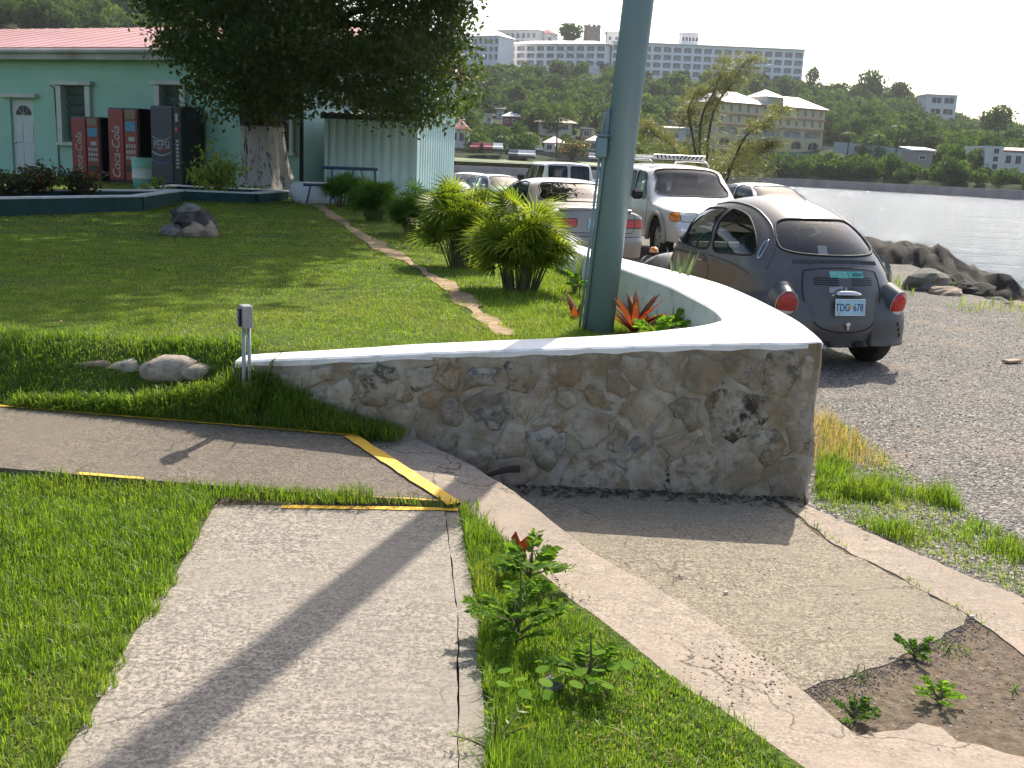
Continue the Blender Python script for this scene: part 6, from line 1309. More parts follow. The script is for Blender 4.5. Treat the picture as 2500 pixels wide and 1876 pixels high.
# apron below the lid: vents and dark notches
for y in (.17, -.17):
    mb = MB(); mb.bevbox((c.end_x(y, .30)+.01, y, .272), (.10, .11, .05), .015); mb.build('exhaust_notch', m_black, bt)
# fenders
def fender(name, sil, cut_c, y0, Wf, D, lamp=None, sg=1, flip=False):
    xs_ = [a for a, b in sil]; zs_ = [b for a, b in sil]; sd = SD2(sil)
    def fn(X, Y, Z):
        d = sd(X, Z); return np.maximum((np.maximum(0, np.abs(Y*1.0)-y0)/Wf)**2.3+np.maximum(0, 1-d/D)**2.3-1, np.maximum((.25-Z)*4, (y0-.1-Y)*4))
    V, T = surf_nets(fn, (min(xs_)-.06, y0-.14, .18), (max(xs_)+.06, y0+Wf+.06, max(zs_)+.06), .018)
    g = cut_c[2]-np.hypot(V[:, 0]-cut_c[0], V[:, 2]-cut_c[1]); V, ti, T, seg = cut(V, T, np.where(V[:, 1] > y0+.02, g, -1))
    g = .252-V[:, 2]; V, ti, T, s2 = cut(V, T, g)
    V, T = compact(V, T); V = V*np.array([1, sg, 1])
    if sg < 0: T = T[:, ::-1]
    return link(name, npmesh(name, V, T, True), m_prim, bt)
RF = smoothpoly([(.20, .10), (.165, .32), (.165, .48), (.205, .62), (.30, .72), (.48, .785), (.70, .795), (.92, .75), (1.10, .66), (1.26, .54), (1.38, .40), (1.5, .30), (1.5, .1), (.8, -.3)], 3)
FF = smoothpoly([(2.42, .1), (2.36, .30), (2.44, .40), (2.56, .56), (2.72, .71), (2.94, .80), (3.18, .83), (3.42, .78), (3.60, .66), (3.70, .50), (3.70, .34), (3.64, .1), (3.1, -.3)], 3)
for sg in (1, -1):
    fender('rear_fender', RF, (.72, .32, .345), .40, .375, .30, sg=sg); fender('front_fender', FF, (3.12, .32, .36), .34, .435, .30, sg=sg)
    mb = MB(); mb.bevbox((1.9, sg*.69, .275), (.98, .15, .03), .012); mb.build('running_board', m_black, bt)
    # tail lamp: lens, lower reversing lens, chrome ring
    lx, ly, lz = .238, sg*.58, .635
    R = Matrix.Rotation(math.radians(-14), 3, 'Y') @ Matrix.Rotation(sg*math.radians(-16), 3, 'Z')
    def dome(zc, up_, mat, name, parent):
        V = []; nu, nv = 12, 20
        for i in range(nu+1):
            rr_ = i/nu
            for k in range(nv):
                a = 2*math.pi*k/nv; V.append((-.036*math.sqrt(max(0, 1-rr_**2.4)), .092*rr_*math.cos(a), .115*rr_*math.sin(a)))
        Fs = [(i*nv+k, i*nv+(k+1) % nv, (i+1)*nv+(k+1) % nv, (i+1)*nv+k) for i in range(nu) for k in range(nv)]
        Va = np.array(V); Fa = np.array(Fs); Ta = np.concatenate([Fa[:, [0, 1, 2]], Fa[:, [0, 2, 3]]]); Va, ti, to, sg_ = cut(Va, Ta, Va[:, 2]-zc); Va, Ta = compact(Va, ti if up_ else to)
        Va = Va @ np.array(R).T+np.array([lx-.03, ly, lz]); return link(name, npmesh(name, Va, Ta, True), mat, parent)
    lamp = dome(-.052, True, m_red if sg < 0 else m_dred, 'tail_lamp', bt); dome(-.052, False, m_clear, 'reversing_lens', lamp)
    mb = MB(); mb.tube([tuple(R @ Vector((.003, .099*math.cos(a), .123*math.sin(a)))+Vector((lx-.03, ly, lz))) for a in np.linspace(0, 2*math.pi, 28, endpoint=False)], .0055, 6, closed=True); mb.build('chrome_ring', m_chrome, lamp, True)
    mb = MB(); ringo = [tuple(R @ Vector((.0, .105*math.cos(a), .13*math.sin(a)))+Vector((lx-.03, ly, lz))) for a in np.linspace(0, 2*math.pi, 28, endpoint=False)]
    ringi = [tuple(R @ Vector((.14, .135*math.cos(a), .17*math.sin(a)))+Vector((lx+.0, ly, lz))) for a in np.linspace(0, 2*math.pi, 28, endpoint=False)]
    mb.add(ringo+ringi, [(i, (i+1) % 28, 28+(i+1) % 28, 28+i) for i in range(28)]); mb.build('lamp_base', m_prim, bt, True)
    # indicator on the front fender, headlamp
    mb = MB(); mb.lathe([(.001, .055), (.03, .048), (.05, .025), (.055, -.01)], 14); o = mb.build('indicator', m_amber, bt, True); o.location = (3.28, sg*.62, .825); o.scale = (1.5, .9, 1)
    mb = MB(); mb.lathe([(.001, .05), (.05, .04), (.085, .01), (.095, -.05)], 18, axis='X'); o = mb.build('headlamp', m_clear, bt, True); o.location = (3.60, sg*.56, .66)
    seat(bt, 1.72, sg*.33, .50, .33, .98); mb = MB()
seat(bt, 1.12, 0, 1.12, .40, .98, hr=False)
mb = MB(); mb.box((1.75, 0, .30), (2.0, 1.24, .04)); mb.build('floor', m_inter, bt)
mb = MB(); mb.bevbox((2.52, 0, .93), (.22, 1.18, .16), .05); mb.build('dashboard', m_inter, bt)
mb = MB(); mb.tube([(2.33+.1*math.sin(a)*.4, .33+.19*math.cos(a), .96+.17*math.sin(a)) for a in np.linspace(0, 6.28, 20, endpoint=False)], .012, 6, closed=True); mb.build('steering_wheel', m_black, bt, True)
mb = MB(); mb.box((.86, -.13, 1.06), (.002, .10, .13), rot=Matrix.Rotation(.5, 3, 'Y')); mb.build('paper_note', paint('white paper', (.8, .8, .78), .7), bt)
wheels(bt, (.72, 3.12), .645, .32, .165, .20)
mb = MB(); mb.tube([(.42, .2, .26), (.2, .2, .25), (.12, .2, .25)], .02, 8); mb.build('tail_pipe', m_rim, bt)
mb = MB(); mb.tube([(.64, -.6, .32), (.64, .6, .32)], .05, 8); mb.bevbox((.6, 0, .36), (.5, .6, .24), .05); mb.build('axle', m_black, bt)
mb = MB()
for i, (y, z) in enumerate(((-.52, .47), (-.535, .42), (-.545, .37))): mb.box((.10, y, z), (.012, .012, .035))
mb.build('bumper_slot', m_black, bt)
# ---------------------------------------------------------------- champagne saloon, seen from behind
def carpaint(name, c, rough=.28, met=.0): return paint(name, c, rough, .06, 3, metallic=met, coat=.7)
m_champ = carpaint('champagne paint', (.32, .28, .24), .3, .25)
m_wcar = carpaint('white car paint', (.74, .73, .70))
m_silver = carpaint('grey green metallic paint', (.26, .31, .30), .3, .5)
SED = [(.10, .2), (.03, .34), (.0, .50), (.05, .60), (.07, .76), (.10, .93), (.17, .985), (.55, 1.02), (.86, 1.05), (1.15, 1.20), (1.45, 1.35), (1.75, 1.41), (2.2, 1.425), (2.6, 1.40), (2.9, 1.33), (3.25, 1.15), (3.62, 1.0), (4.1, .91), (4.5, .80), (4.70, .65), (4.77, .45), (4.72, .2), (4.6, -.3), (.2, -.3)]
def saloon(root, body, glass, h=.035, lamps=True, scale=1.0, trim=True, lampmat=None, headl=True):
    s_ = smoothpoly(SED, 2)
    c = Car(root, s_, ([0, .3, 1.0, 2.4, 3.8, 4.4, 4.77], [.80, .86, .885, .89, .88, .82, .70]), .20, 2.6, 2.6, body, h=h, zmin=.22, tumble=(.9, .40), archs=((1.06, .30, .35), (3.74, .30, .35)))
    tr = m_black if trim else None
    for sg in (1, -1):
        c.take('side_window', 'side', rpoly([(1.22, .98), (1.75, .965), (2.17, .96), (2.18, 1.15), (2.17, 1.33), (1.85, 1.335), (1.6, 1.29), (1.35, 1.13)], 3), glass, sg, push=.01, trim=tr)
        c.take('side_window', 'side', rpoly([(2.28, .955), (2.8, .95), (3.25, .96), (3.05, 1.14), (2.80, 1.285), (2.6, 1.325), (2.29, 1.335), (2.27, 1.15)], 3), glass, sg, push=.01, trim=tr)
    c.take('rear_window', 'end', rpoly([(-.64, 1.075), (0, 1.065), (.64, 1.075), (.60, 1.20), (.52, 1.335), (0, 1.35), (-.52, 1.335), (-.60, 1.20)], 3), glass, xr=(.5, 2.0), push=.01, trim=tr, tr=.012)
    c.take('windscreen', 'end', rpoly([(-.68, 1.03), (0, 1.01), (.68, 1.03), (.62, 1.2), (.55, 1.33), (0, 1.36), (-.55, 1.33), (-.62, 1.2)], 3), glass, xr=(2.5, 3.8), push=.01, trim=tr, tr=.012)
    if lamps:
        for sg in (1, -1):
            c.take('tail_lamp', 'end', rbox(*sorted((sg*.33, sg*.90))[:1], .70, sorted((sg*.33, sg*.90))[1], .835, .015), lampmat or m_red, xr=(-.1, .32), trim=m_black, tr=.006)
            c.take('headlamp', 'end', rbox(sorted((sg*.36, sg*.8))[0], .58, sorted((sg*.36, sg*.8))[1], .73, .03), m_clear, xr=(4.3, 5), trim=m_black, tr=.006)
    c.finish('body'); wheels(root, (1.06, 3.74), .76, .315, .2, .2)
    mb = MB(); mb.box((2.4, 0, .35), (2.7, 1.5, .05)); mb.bevbox((3.2, 0, .90), (.5, 1.4, .16), .05); mb.bevbox((.98, 0, .97), (.6, 1.3, .08), .03); mb.build('interior', m_inter, root)
    for y in (.37, -.37): seat(root, 2.35, y, .5, .42, 1.02)
    seat(root, 1.45, 0, 1.3, .45, .98)
    return c
cm = place_car('champagne_saloon', 0, 17.07, -15.8, 'champagne beige saloon car parked nose away behind the palm bushes', X=1.26)
c = saloon(cm, m_champ, glassmat('green tinted glass', (.30, .38, .35)), .03)
for sg in (1, -1):
    c.line([(sg*.62, .985), (sg*.66, .88), (sg*.66, .70), (sg*.60, .62)], m_black, .004, 'panel_gap', 'rear')
    c.line([(1.0, .93), (1.1, .6), (1.3, .4)], m_black, .004, sgn=sg); c.line([(2.22, .94), (2.2, .6), (2.2, .35)], m_black, .004, sgn=sg)
    mb = MB(); mb.bevbox((3.15, sg*.97, 1.0), (.1, .17, .11), .03); mb.build('door_mirror', m_champ, cm)
c.line([(-.62, .62), (0, .61), (.62, .62)], m_black, .005, 'panel_gap', 'rear')
c.line([(-.84, .56), (0, .555), (.84, .56)], m_black, .006, 'bumper_gap', 'rear')
mb = MB(); V = []
for y in np.linspace(-.60, .60, 15):
    e = 1-abs(y/.61)**4; V += [(.26, y, .985), (.15, y, .985+.03*e), (.11, y, .955+.02*e), (.16, y, .93)]
mb.add(V, [(i*4+k, i*4+4+k, i*4+4+(k+1) % 4, i*4+(k+1) % 4) for i in range(14) for k in range(4)]); mb.build('boot_spoiler', m_champ, cm, True)
mb = MB(); xp = c.end_x(0, .76); mb.bevbox((xp-.012, 0, .755), (.012, .31, .155), .004); mb.build('license_plate', m_plate, cm)
mb = MB(); mb.bevbox((1.02, .33, 1.055), (.12, .42, .06), .02); mb.build('rolled_paper', paint('white paper', (.8, .8, .78), .7), cm)
# ---------------------------------------------------------------- white off-roader with roof rack, facing the camera
ex = place_car('white_suv', 0, 23.88, 168.2, 'white sport utility vehicle with a slatted roof rack facing the wall', X=2.64)
SUV = smoothpoly([(.06, .3), (.03, .55), (.04, .95), (.10, 1.15), (.22, 1.58), (.40, 1.70), (1.0, 1.745), (1.8, 1.75), (2.4, 1.725), (2.72, 1.66), (2.95, 1.48), (3.38, 1.145), (3.55, 1.09), (4.1, 1.04), (4.48, .965), (4.66, .86), (4.72, .66), (4.80, .58), (4.80, .42), (4.68, .3), (4.4, -.2), (.3, -.2)], 2)
c = Car(ex, SUV, ([0, .3, 1, 3.4, 4.2, 4.6, 4.82], [.82, .88, .90, .90, .87, .80, .70]), .16, 2.6, 2.8, m_wcar, h=.034, zmin=.36, tumble=(1.02, .22), archs=((.95, .38, .43), (3.80, .38, .43)))
for sg in (1, -1):
    c.take('side_window', 'side', rbox(.32, 1.12, 1.25, 1.56, .05), m_dglass, sg, push=.01, trim=m_black)
    c.take('side_window', 'side', rbox(1.36, 1.10, 2.16, 1.58, .05), m_dglass, sg, push=.01, trim=m_black)
    c.take('side_window', 'side', rpoly([(2.26, 1.10), (2.7, 1.09), (3.08, 1.09), (2.92, 1.32), (2.72, 1.55), (2.5, 1.58), (2.27, 1.58), (2.25, 1.3)], 3), m_glass, sg, push=.01, trim=m_black)
    c.take('headlamp', 'end', rbox(sorted((sg*.42, sg*.72))[0], .74, sorted((sg*.42, sg*.72))[1], .90, .03), m_clear, xr=(4.3, 5), trim=m_black, tr=.006)
    c.take('indicator', 'side', rbox(4.36, .74, 4.62, .90, .03), m_amber, sg, trim=m_black, tr=.005)
c.take('windscreen', 'end', rpoly([(-.70, 1.18), (0, 1.16), (.70, 1.18), (.65, 1.42), (.60, 1.62), (0, 1.66), (-.60, 1.62), (-.65, 1.42)], 3), m_glass, xr=(2.4, 3.6), push=.01, trim=m_black, tr=.013)
c.take('rear_window', 'end', rbox(-.66, 1.15, .66, 1.58, .06), m_dglass, xr=(0, .5), push=.01, trim=m_black)
c.take('grille', 'end', rbox(-.36, .66, .36, .86, .04), m_black, xr=(4.3, 5), push=.02, trim=m_chrome, tr=.012)
c.finish('body')
for sg in (1, -1):
    mb = MB(); mb.tube([(3.80+.47*math.cos(a), sg*(c.side_y(3.80, .7)+.012), .38+.47*math.sin(a)) for a in np.linspace(-.1, math.pi+.1, 18)], .045, 6); mb.build('arch_flare', paint('beige trim', (.42, .38, .32), .5), ex, True)
    mb = MB(); mb.tube([(.95+.47*math.cos(a), sg*(c.side_y(.95, .7)+.012), .38+.47*math.sin(a)) for a in np.linspace(-.1, math.pi+.1, 18)], .045, 6); mb.build('arch_flare', MATS['beige trim'], ex, True)
    mb = MB(); mb.bevbox((3.0, sg*1.04, 1.16), (.12, .22, .19), .05); mb.build('door_mirror', m_black, ex)
    mb = MB(); mb.tube([(.5, sg*.58, 1.745), (.55, sg*.58, 1.80), (1.2, sg*.58, 1.82), (2.25, sg*.58, 1.81), (2.45, sg*.58, 1.745)], .022, 8); mb.build('roof_rail', m_wcar, ex, True)
    c.line([(2.2, 1.09), (2.2, .7), (2.22, .45)], m_black, .005, sgn=sg); c.line([(3.2, 1.1), (3.22, .8), (3.15, .5)], m_black, .005, sgn=sg)
mb = MB(); mb.box((2.0, 0, .6), (3.2, 1.5, .05)); mb.bevbox((3.1, 0, 1.05), (.35, 1.4, .2), .05); mb.build('interior', m_inter, ex)
for y in (.38, -.38): seat(ex, 2.3, y, .5, .7, 1.35)
rk = empty('roof_rack', (1.55, 0, 1.83)); rk.parent = ex
for x in (-.6, .6):
    mb = MB(); mb.box((x, 0, 0), (.05, 1.16, .03)); mb.build('cross_bar', m_black, rk)
mb = MB(); mb.tube([(-.75, -.5, .06), (.75, -.5, .06), (.75, .5, .06), (-.75, .5, .06)], .016, 6, closed=True); mb.build('rack_rim', m_wcar, rk)
mb = MB(); mb.box((.78, 0, .045), (.012, 1.08, .11), rot=Matrix.Rotation(.5, 3, 'Y')); mb.build('wind_deflector', m_wcar, rk)
for i in range(12):
    y = -.46+i*.083
    mb = MB(); mb.box((.80, y, .05), (.012, .022, .10), rot=Matrix.Rotation(.5, 3, 'Y') @ Matrix.Rotation(.5 if y < 0 else -.5, 3, 'X')); mb.build('deflector_slot', m_black, rk)
for i in range(7):
    mb = MB(); mb.box((0, -.42+i*.14, .03), (1.5, .03, .015)); mb.build('rack_slat', m_wcar, rk)
wheels(ex, (.95, 3.80), .76, .375, .24, .22)
mb = MB(); mb.bevbox((4.75, 0, .55), (.16, 1.62, .16), .04); mb.build('front_bumper', m_wcar, ex)
# ---------------------------------------------------------------- white van behind, barn doors towards us
vn = place_car('white_van', 0, 34.6, -9.7, 'white van with two dark rear door windows parked beyond the beige saloon', z=-.03, X=1.55)
VAN = smoothpoly([(.06, .3), (.02, .6), (.03, 1.0), (.12, 1.35), (.22, 1.62), (.4, 1.69), (1.5, 1.71), (2.7, 1.69), (3.0, 1.60), (3.6, 1.14), (3.8, 1.06), (4.5, .95), (4.72, .8), (4.76, .5), (4.7, .3), (4.4, -.2), (.3, -.2)], 2)
c = Car(vn, VAN, ([0, .3, 1, 3.4, 4.3, 4.76], [.82, .86, .88, .88, .84, .72]), .12, 2.6, 3, m_wcar, h=.045, zmin=.32, tumble=(1.0, .24), archs=((.9, .36, .4), (3.8, .36, .4)))
for sg in (1, -1):
    a, b = sorted((sg*.055, sg*.66)); c.take('door_window', 'end', rbox(a, 1.1, b, 1.58, .05), m_dglass, xr=(-.2, .6), push=.015, trim=m_black, tr=.012)
    for (a, b) in ((.4, 1.35), (1.5, 2.2)): c.take('side_window', 'side', rbox(a, 1.1, b, 1.56, .05), m_dglass, sg, push=.012, trim=m_black)
    c.take('side_window', 'side', rpoly([(2.3, 1.1), (2.8, 1.08), (3.3, 1.1), (3.0, 1.45), (2.8, 1.56), (2.32, 1.56)], 3), m_dglass, sg, push=.012, trim=m_black)
    a, b = sorted((sg*.74, sg*.85)); c.take('tail_lamp', 'end', rbox(a, .75, b, 1.0, .02), m_red, xr=(-.2, .3))
    mb = MB(); mb.bevbox((3.15, sg*1.04, 1.14), (.14, .26, .22), .05); mb.build('door_mirror', m_black, vn)
c.take('windscreen', 'end', rbox(-.66, 1.2, .66, 1.58, .06), m_dglass, xr=(2.8, 3.8), push=.01)
c.finish('body'); c.line([(0, 1.66), (0, 1.2), (0, .6)], m_black, .006, 'panel_gap', 'rear'); wheels(vn, (.9, 3.8), .74, .35, .22, .2)
# ---------------------------------------------------------------- other parked saloons
sv = place_car('silver_saloon', 1236, 41, 152, 'grey green metallic saloon with sunlit bonnet parked past the corrugated shed', 3.0, z=-.32); saloon(sv, m_silver, m_glass, .045, lampmat=m_red)
for sg in (1, -1):
    mb = MB(); mb.bevbox((3.1, sg*.97, 1.0), (.1, .17, .11), .03); mb.build('door_mirror', m_silver, sv)
ws = place_car('white_saloon', 1112, 42, 22, 'white saloon half hidden by the corner of the corrugated shed', 0.6, z=-.32); saloon(ws, m_wcar, m_glass, .045)
w2 = place_car('white_saloon', 1880, 29.0, 160, 'low white car with dark windscreen parked beyond the suv and rounded grey car', 2.6, z=-.06); saloon(w2, m_wcar, m_dglass, .045)
# ================================================================ left building, shed, machines, planters, pole
m_mint = NT('mint green block wall'); _t = m_mint; _g = _t.co()
_c = _t.ramp(_t.noise(1.3, 5, .6), [(.3, (.30, .52, .38)), (.7, (.38, .60, .46))])
_c = _t.mix(_t.ramp(_t.noise(.5, 4, .6, stretch=(1, 1, 3)), [(.5, 0), (.75, .4)]), _c, (.34, .48, .38))
_t.base(_c).set(Roughness=.8)
_br = _t.n('ShaderNodeTexBrick'); _br.inputs['Scale'].default_value = 1.0; _br.inputs['Brick Width'].default_value = .42; _br.inputs['Row Height'].default_value = .21; _br.inputs['Mortar Size'].default_value = .008; _br.inputs['Color1'].default_value = (1, 1, 1, 1); _br.inputs['Color2'].default_value = (1, 1, 1, 1); _br.inputs['Mortar'].default_value = (0, 0, 0, 1)
_mp = _t.n('ShaderNodeMapping'); _mp.inputs['Rotation'].default_value = (math.pi/2, 0, 0); _t.l(_g, _mp.inputs[0]); _t.l(_mp.outputs[0], _br.inputs['Vector']); _t.bump(_br.outputs['Color'], .5, .008); m_mint = _t.m
m_roofp = NT('faded pink metal roof'); _t = m_roofp; _c = _t.mix(_t.ramp(_t.noise(.9, 5, .6, stretch=(.5, 2, 1)), [(.45, 0), (.7, .6)]), (.43, .20, .185), (.50, .31, .285)); _t.base(_c).set(Roughness=.55); m_roofp = _t.m
m_fascia = paint('grey white fascia', (.42, .42, .38), .7, .2, 2, grime=(.25, .22, .17))
m_cream = paint('cream trim', (.55, .55, .49), .7, .1, 3)
m_suncyan = paint('sunlit cyan wall', (.46, .66, .62), .7, .1, 1.5)  # end wall's sunlit brightness put into a paler wall colour
B0 = np.array([PXA(0)*30.4, 30.4]); B1 = np.array([PXA(560)*27.2, 27.2]); BU = (B1-B0)/np.linalg.norm(B1-B0); BN = np.array([-BU[1], BU[0]]); BRZ = math.atan2(BU[1], BU[0]); BO = B0-BU*7
def wx(px, off=0.0):   # local x on the wall line (shifted towards the camera by off) under picture column px
    a = PXA(px); o = BO-BN*off; s = (a*o[1]-o[0])/(BU[0]-a*BU[1]); return float(s), float((o+BU*s)[1])
bld = empty('green_building', (BO[0], BO[1], .6), BRZ, 'mint green block building with a pink metal roof behind the lawn', 'building')
LW = wx(738)[0]; EV = 3.38
def opening_wall(mb, x0, x1, H, ops):
    """front wall at y=0 with rectangular openings (a,b,z0,z1), sorted"""
    cur = x0
    for (a, b, z0, z1) in ops:
        mb.add([(cur, 0, 0), (a, 0, 0), (a, 0, H), (cur, 0, H)], [(0, 1, 2, 3)])
        mb.add([(a, 0, z1), (b, 0, z1), (b, 0, H), (a, 0, H)], [(0, 1, 2, 3)])
        if z0 > 0: mb.add([(a, 0, 0), (b, 0, 0), (b, 0, z0), (a, 0, z0)], [(0, 1, 2, 3)])
        R = [(a, z0), (b, z0), (b, z1), (a, z1)]; V = [(p[0], 0, p[1]) for p in R]+[(p[0], .16, p[1]) for p in R]; mb.add(V, [(i, (i+1) % 4, 4+(i+1) % 4, 4+i) for i in range(4)]); cur = b
    mb.add([(cur, 0, 0), (x1, 0, 0), (x1, 0, H), (cur, 0, H)], [(0, 1, 2, 3)])
dx0, dx1 = wx(28)[0], wx(84)[0]; w1a, w1b = wx(160)[0], wx(218)[0]; w2a, w2b = wx(398)[0], wx(447)[0]; w3a, w3b = wx(668)[0], wx(712)[0]
zt_ = lambda px, y: topz(px, y, wx(px)[1])-.6
mb = MB(); opening_wall(mb, 0, LW, EV, [(dx0, dx1, 0, zt_(55, 248)), (w1a, w1b, 1.05, zt_(190, 218)), (w2a, w2b, 1.05, zt_(420, 218)), (w3a, w3b, 1.05, 2.5)])
mb.add([(0, 0, 0), (0, 8, 0), (0, 8, EV), (0, 0, EV)], [(0, 3, 2, 1)]); mb.add([(0, 8, 0), (LW, 8, 0), (LW, 8, EV), (0, 8, EV)], [(3, 2, 1, 0)]); mb.build('wall', m_mint, bld); mb = MB(); mb.add([(LW, 0, 0), (LW, 8, 0), (LW, 8, EV), (LW, 0, EV)], [(0, 1, 2, 3)]); mb.build('end_wall', m_suncyan, bld)
mb = MB(); V = []
nr = 60; o_ = .35
mb.add([(-o_, -o_, EV+.08), (LW+.5, -o_, EV+.08), (LW+.5, 4.1, EV+1.12), (-o_, 4.1, EV+1.12), (LW+.5, 8.4, EV+.05), (-o_, 8.4, EV+.05), (-o_, -o_, EV+.02), (LW+.5, -o_, EV+.02)], [(0, 1, 2, 3), (3, 2, 4, 5), (6, 7, 1, 0)]); mb.build('roof', m_roofp, bld)
for k in range(0, 30):
    x = -o_+k*.62
    if x > LW+.4: break
    m2 = MB(); m2.tube([(x, -o_, EV+.085), (x, 4.08, EV+1.125)], .012, 5); m2.build('roof_seam', m_roofp, bld)
mb = MB(); mb.box((LW/2, -o_-.015, EV-.10), (LW+.8, .03, .26)); mb.build('fascia', m_fascia, bld); mb = MB(); mb.box((LW/2, -o_/2, EV-.02), (LW+.7, o_, .03)); mb.build('soffit', m_fascia, bld)
mb = MB(); mb.tube([(0, -o_-.08, EV-.02), (LW, -o_-.08, EV-.03)], .06, 8); mb.build('gutter', m_fascia, bld)
def window(a, b, z0, z1, w=.17):
    fr = MB()
    for x in (a-w/2, b+w/2): fr.box((x, -.05, (z0+z1)/2-.05), (w, .12, z1-z0+.1))
    fr.box(((a+b)/2, -.08, z1+.06), (b-a+2*w+.2, .2, .09)); fr.box(((a+b)/2, -.06, z0-.06), (b-a+2*w+.1, .16, .08)); f = fr.build('window', m_cream, bld)
    n = 6
    for k in range(n):
        z = z0+(k+.5)*(z1-z0)/n; m2 = MB(); m2.box(((a+b)/2, .12, z), (b-a, .012, (z1-z0)/n*.96), rot=Matrix.Rotation(.35, 3, 'X')); m2.build('louvre_pane', paint('louvre glass', (.10, .12, .11), .15, .2, 3), f)
window(w1a, w1b, 1.05, zt_(190, 218)); window(w2a, w2b, 1.05, zt_(420, 218)); window(w3a, w3b, 1.05, 2.5, .1)
dz = zt_(55, 248); m2 = MB(); m2.bevbox(((dx0+dx1)/2, .10, dz/2), (dx1-dx0, .05, dz), .01); door = m2.build('door', paint('off white door', (.55, .56, .53), .5, .05, 3), bld)
dc = (dx0+dx1)/2
for k in range(2):
    for j in range(2): m2 = MB(); m2.bevbox((dc-.2+k*.4, .068, .5+j*.75), (.28, .02, .55), .012); m2.build('door_panel', MATS['off white door'], door)
m2 = MB(); n = 9; zc = dz-.42; m2.add([(dc, .07, zc)]+[(dc+.30*math.cos(math.pi*i/n), .07, zc+.26*math.sin(math.pi*i/n)) for i in range(n+1)], [(0, i+1, i+2) for i in range(n)]); m2.build('fanlight', m_dark, door)
for k in range(1, 4): a = math.pi*k/4; m2 = MB(); m2.tube([(dc, .06, zc), (dc+.30*math.cos(a), .06, zc+.26*math.sin(a))], .012, 4); m2.build('glazing_bar', m_cream, door)
m2 = MB(); m2.lathe([(.001, -.05), (.03, -.04), (.03, .0)], 10, axis='Y', c=(dx0+.08, .06, .98)); m2.build('handle', m_chrome, door)
m2 = MB(); m2.box((dc, -.06, dz+.09), (dx1-dx0+.5, .2, .10)); m2.build('door_lintel', m_cream, bld)
m2 = MB(); m2.tube([(w1a-.45, -.03, 2.5), (w1a-.3, -.03, 2.45), (w1a-.26, -.03, 1.2), (w1a-.24, -.03, 0)], .02, 5); m2.build('drain_pipe', m_stonew, bld)
m2 = MB(); m2.tube([(LW+.02, -.06, 0), (LW+.02, -.06, EV-.1)], .05, 8); m2.build('downpipe', m_black, bld)
m2 = MB(); m2.box((LW+.01, 2.2, 2.6), (.06, .8, .7)); m2.build('end_window', m_dark, bld)
# ---------------------------------------------------------------- corrugated shed
SHA = math.radians(12); SHX = PXA(1015)*25.4
sh = empty('corrugated_shed', (SHX-2.2*math.cos(SHA), 25.4+2.2*math.sin(SHA), .55), -SHA, 'pale teal corrugated metal shed beside the parked cars', 'shed')
m_corr = paint('pale teal sheet metal', (.58, .77, .75), .45, .10, 1.2, grime=(.48, .67, .65))
def corr(L, H, pitch, depth, ax):
    n = int(L/pitch); prof = []
    for i in range(n):
        x = i*pitch; prof += [(x, 0), (x+pitch*.34, 0), (x+pitch*.46, -depth), (x+pitch*.86, -depth)]
    prof.append((L, 0)); V = []; 
    for (x, d) in prof: V += [(x, d, 0), (x, d, H)] if ax == 0 else [(-d, x, 0), (-d, x, H)]
    mb = MB(); mb.add(V, [(2*i, 2*i+2, 2*i+3, 2*i+1) for i in range(len(prof)-1)]); return mb
SHH = 1.98
corr(2.2, SHH, .22, .05, 0).build('front_sheet', m_corr, sh); o = corr(3.3, SHH, .2, .04, 1).build('side_sheet', m_corr, sh); o.location = (2.2, 0, 0)
o = corr(3.3, SHH, .2, .03, 1).build('side_sheet', m_corr, sh); o.location = (0, 0, 0)
mb = MB(); mb.box((2.21, -.03, SHH/2), (.10, .10, SHH)); mb.build('corner_post', m_corr, sh); mb = MB(); mb.box((0, -.03, SHH/2), (.08, .10, SHH)); mb.build('corner_post', m_corr, sh)
mb = MB(); mb.box((1.1, 3.3, SHH/2), (2.15, .03, SHH)); mb.build('back_sheet', m_corr, sh)
mb = MB(); V = []
for i in range(25): x = -.1+i*.1; z = .035*(i % 2); V += [(x, -.2, SHH+.05+z), (x, 3.45, SHH-.06+z)]
mb.add(V, [(2*i, 2*i+2, 2*i+3, 2*i+1) for i in range(24)]); mb.build('roof_sheet', paint('dark green roof sheet', (.035, .055, .045), .6), sh)
mb = MB(); mb.box((1.1, -.16, SHH-.02), (2.4, .05, .12)); mb.build('fascia', MATS['dark green roof sheet'], sh)
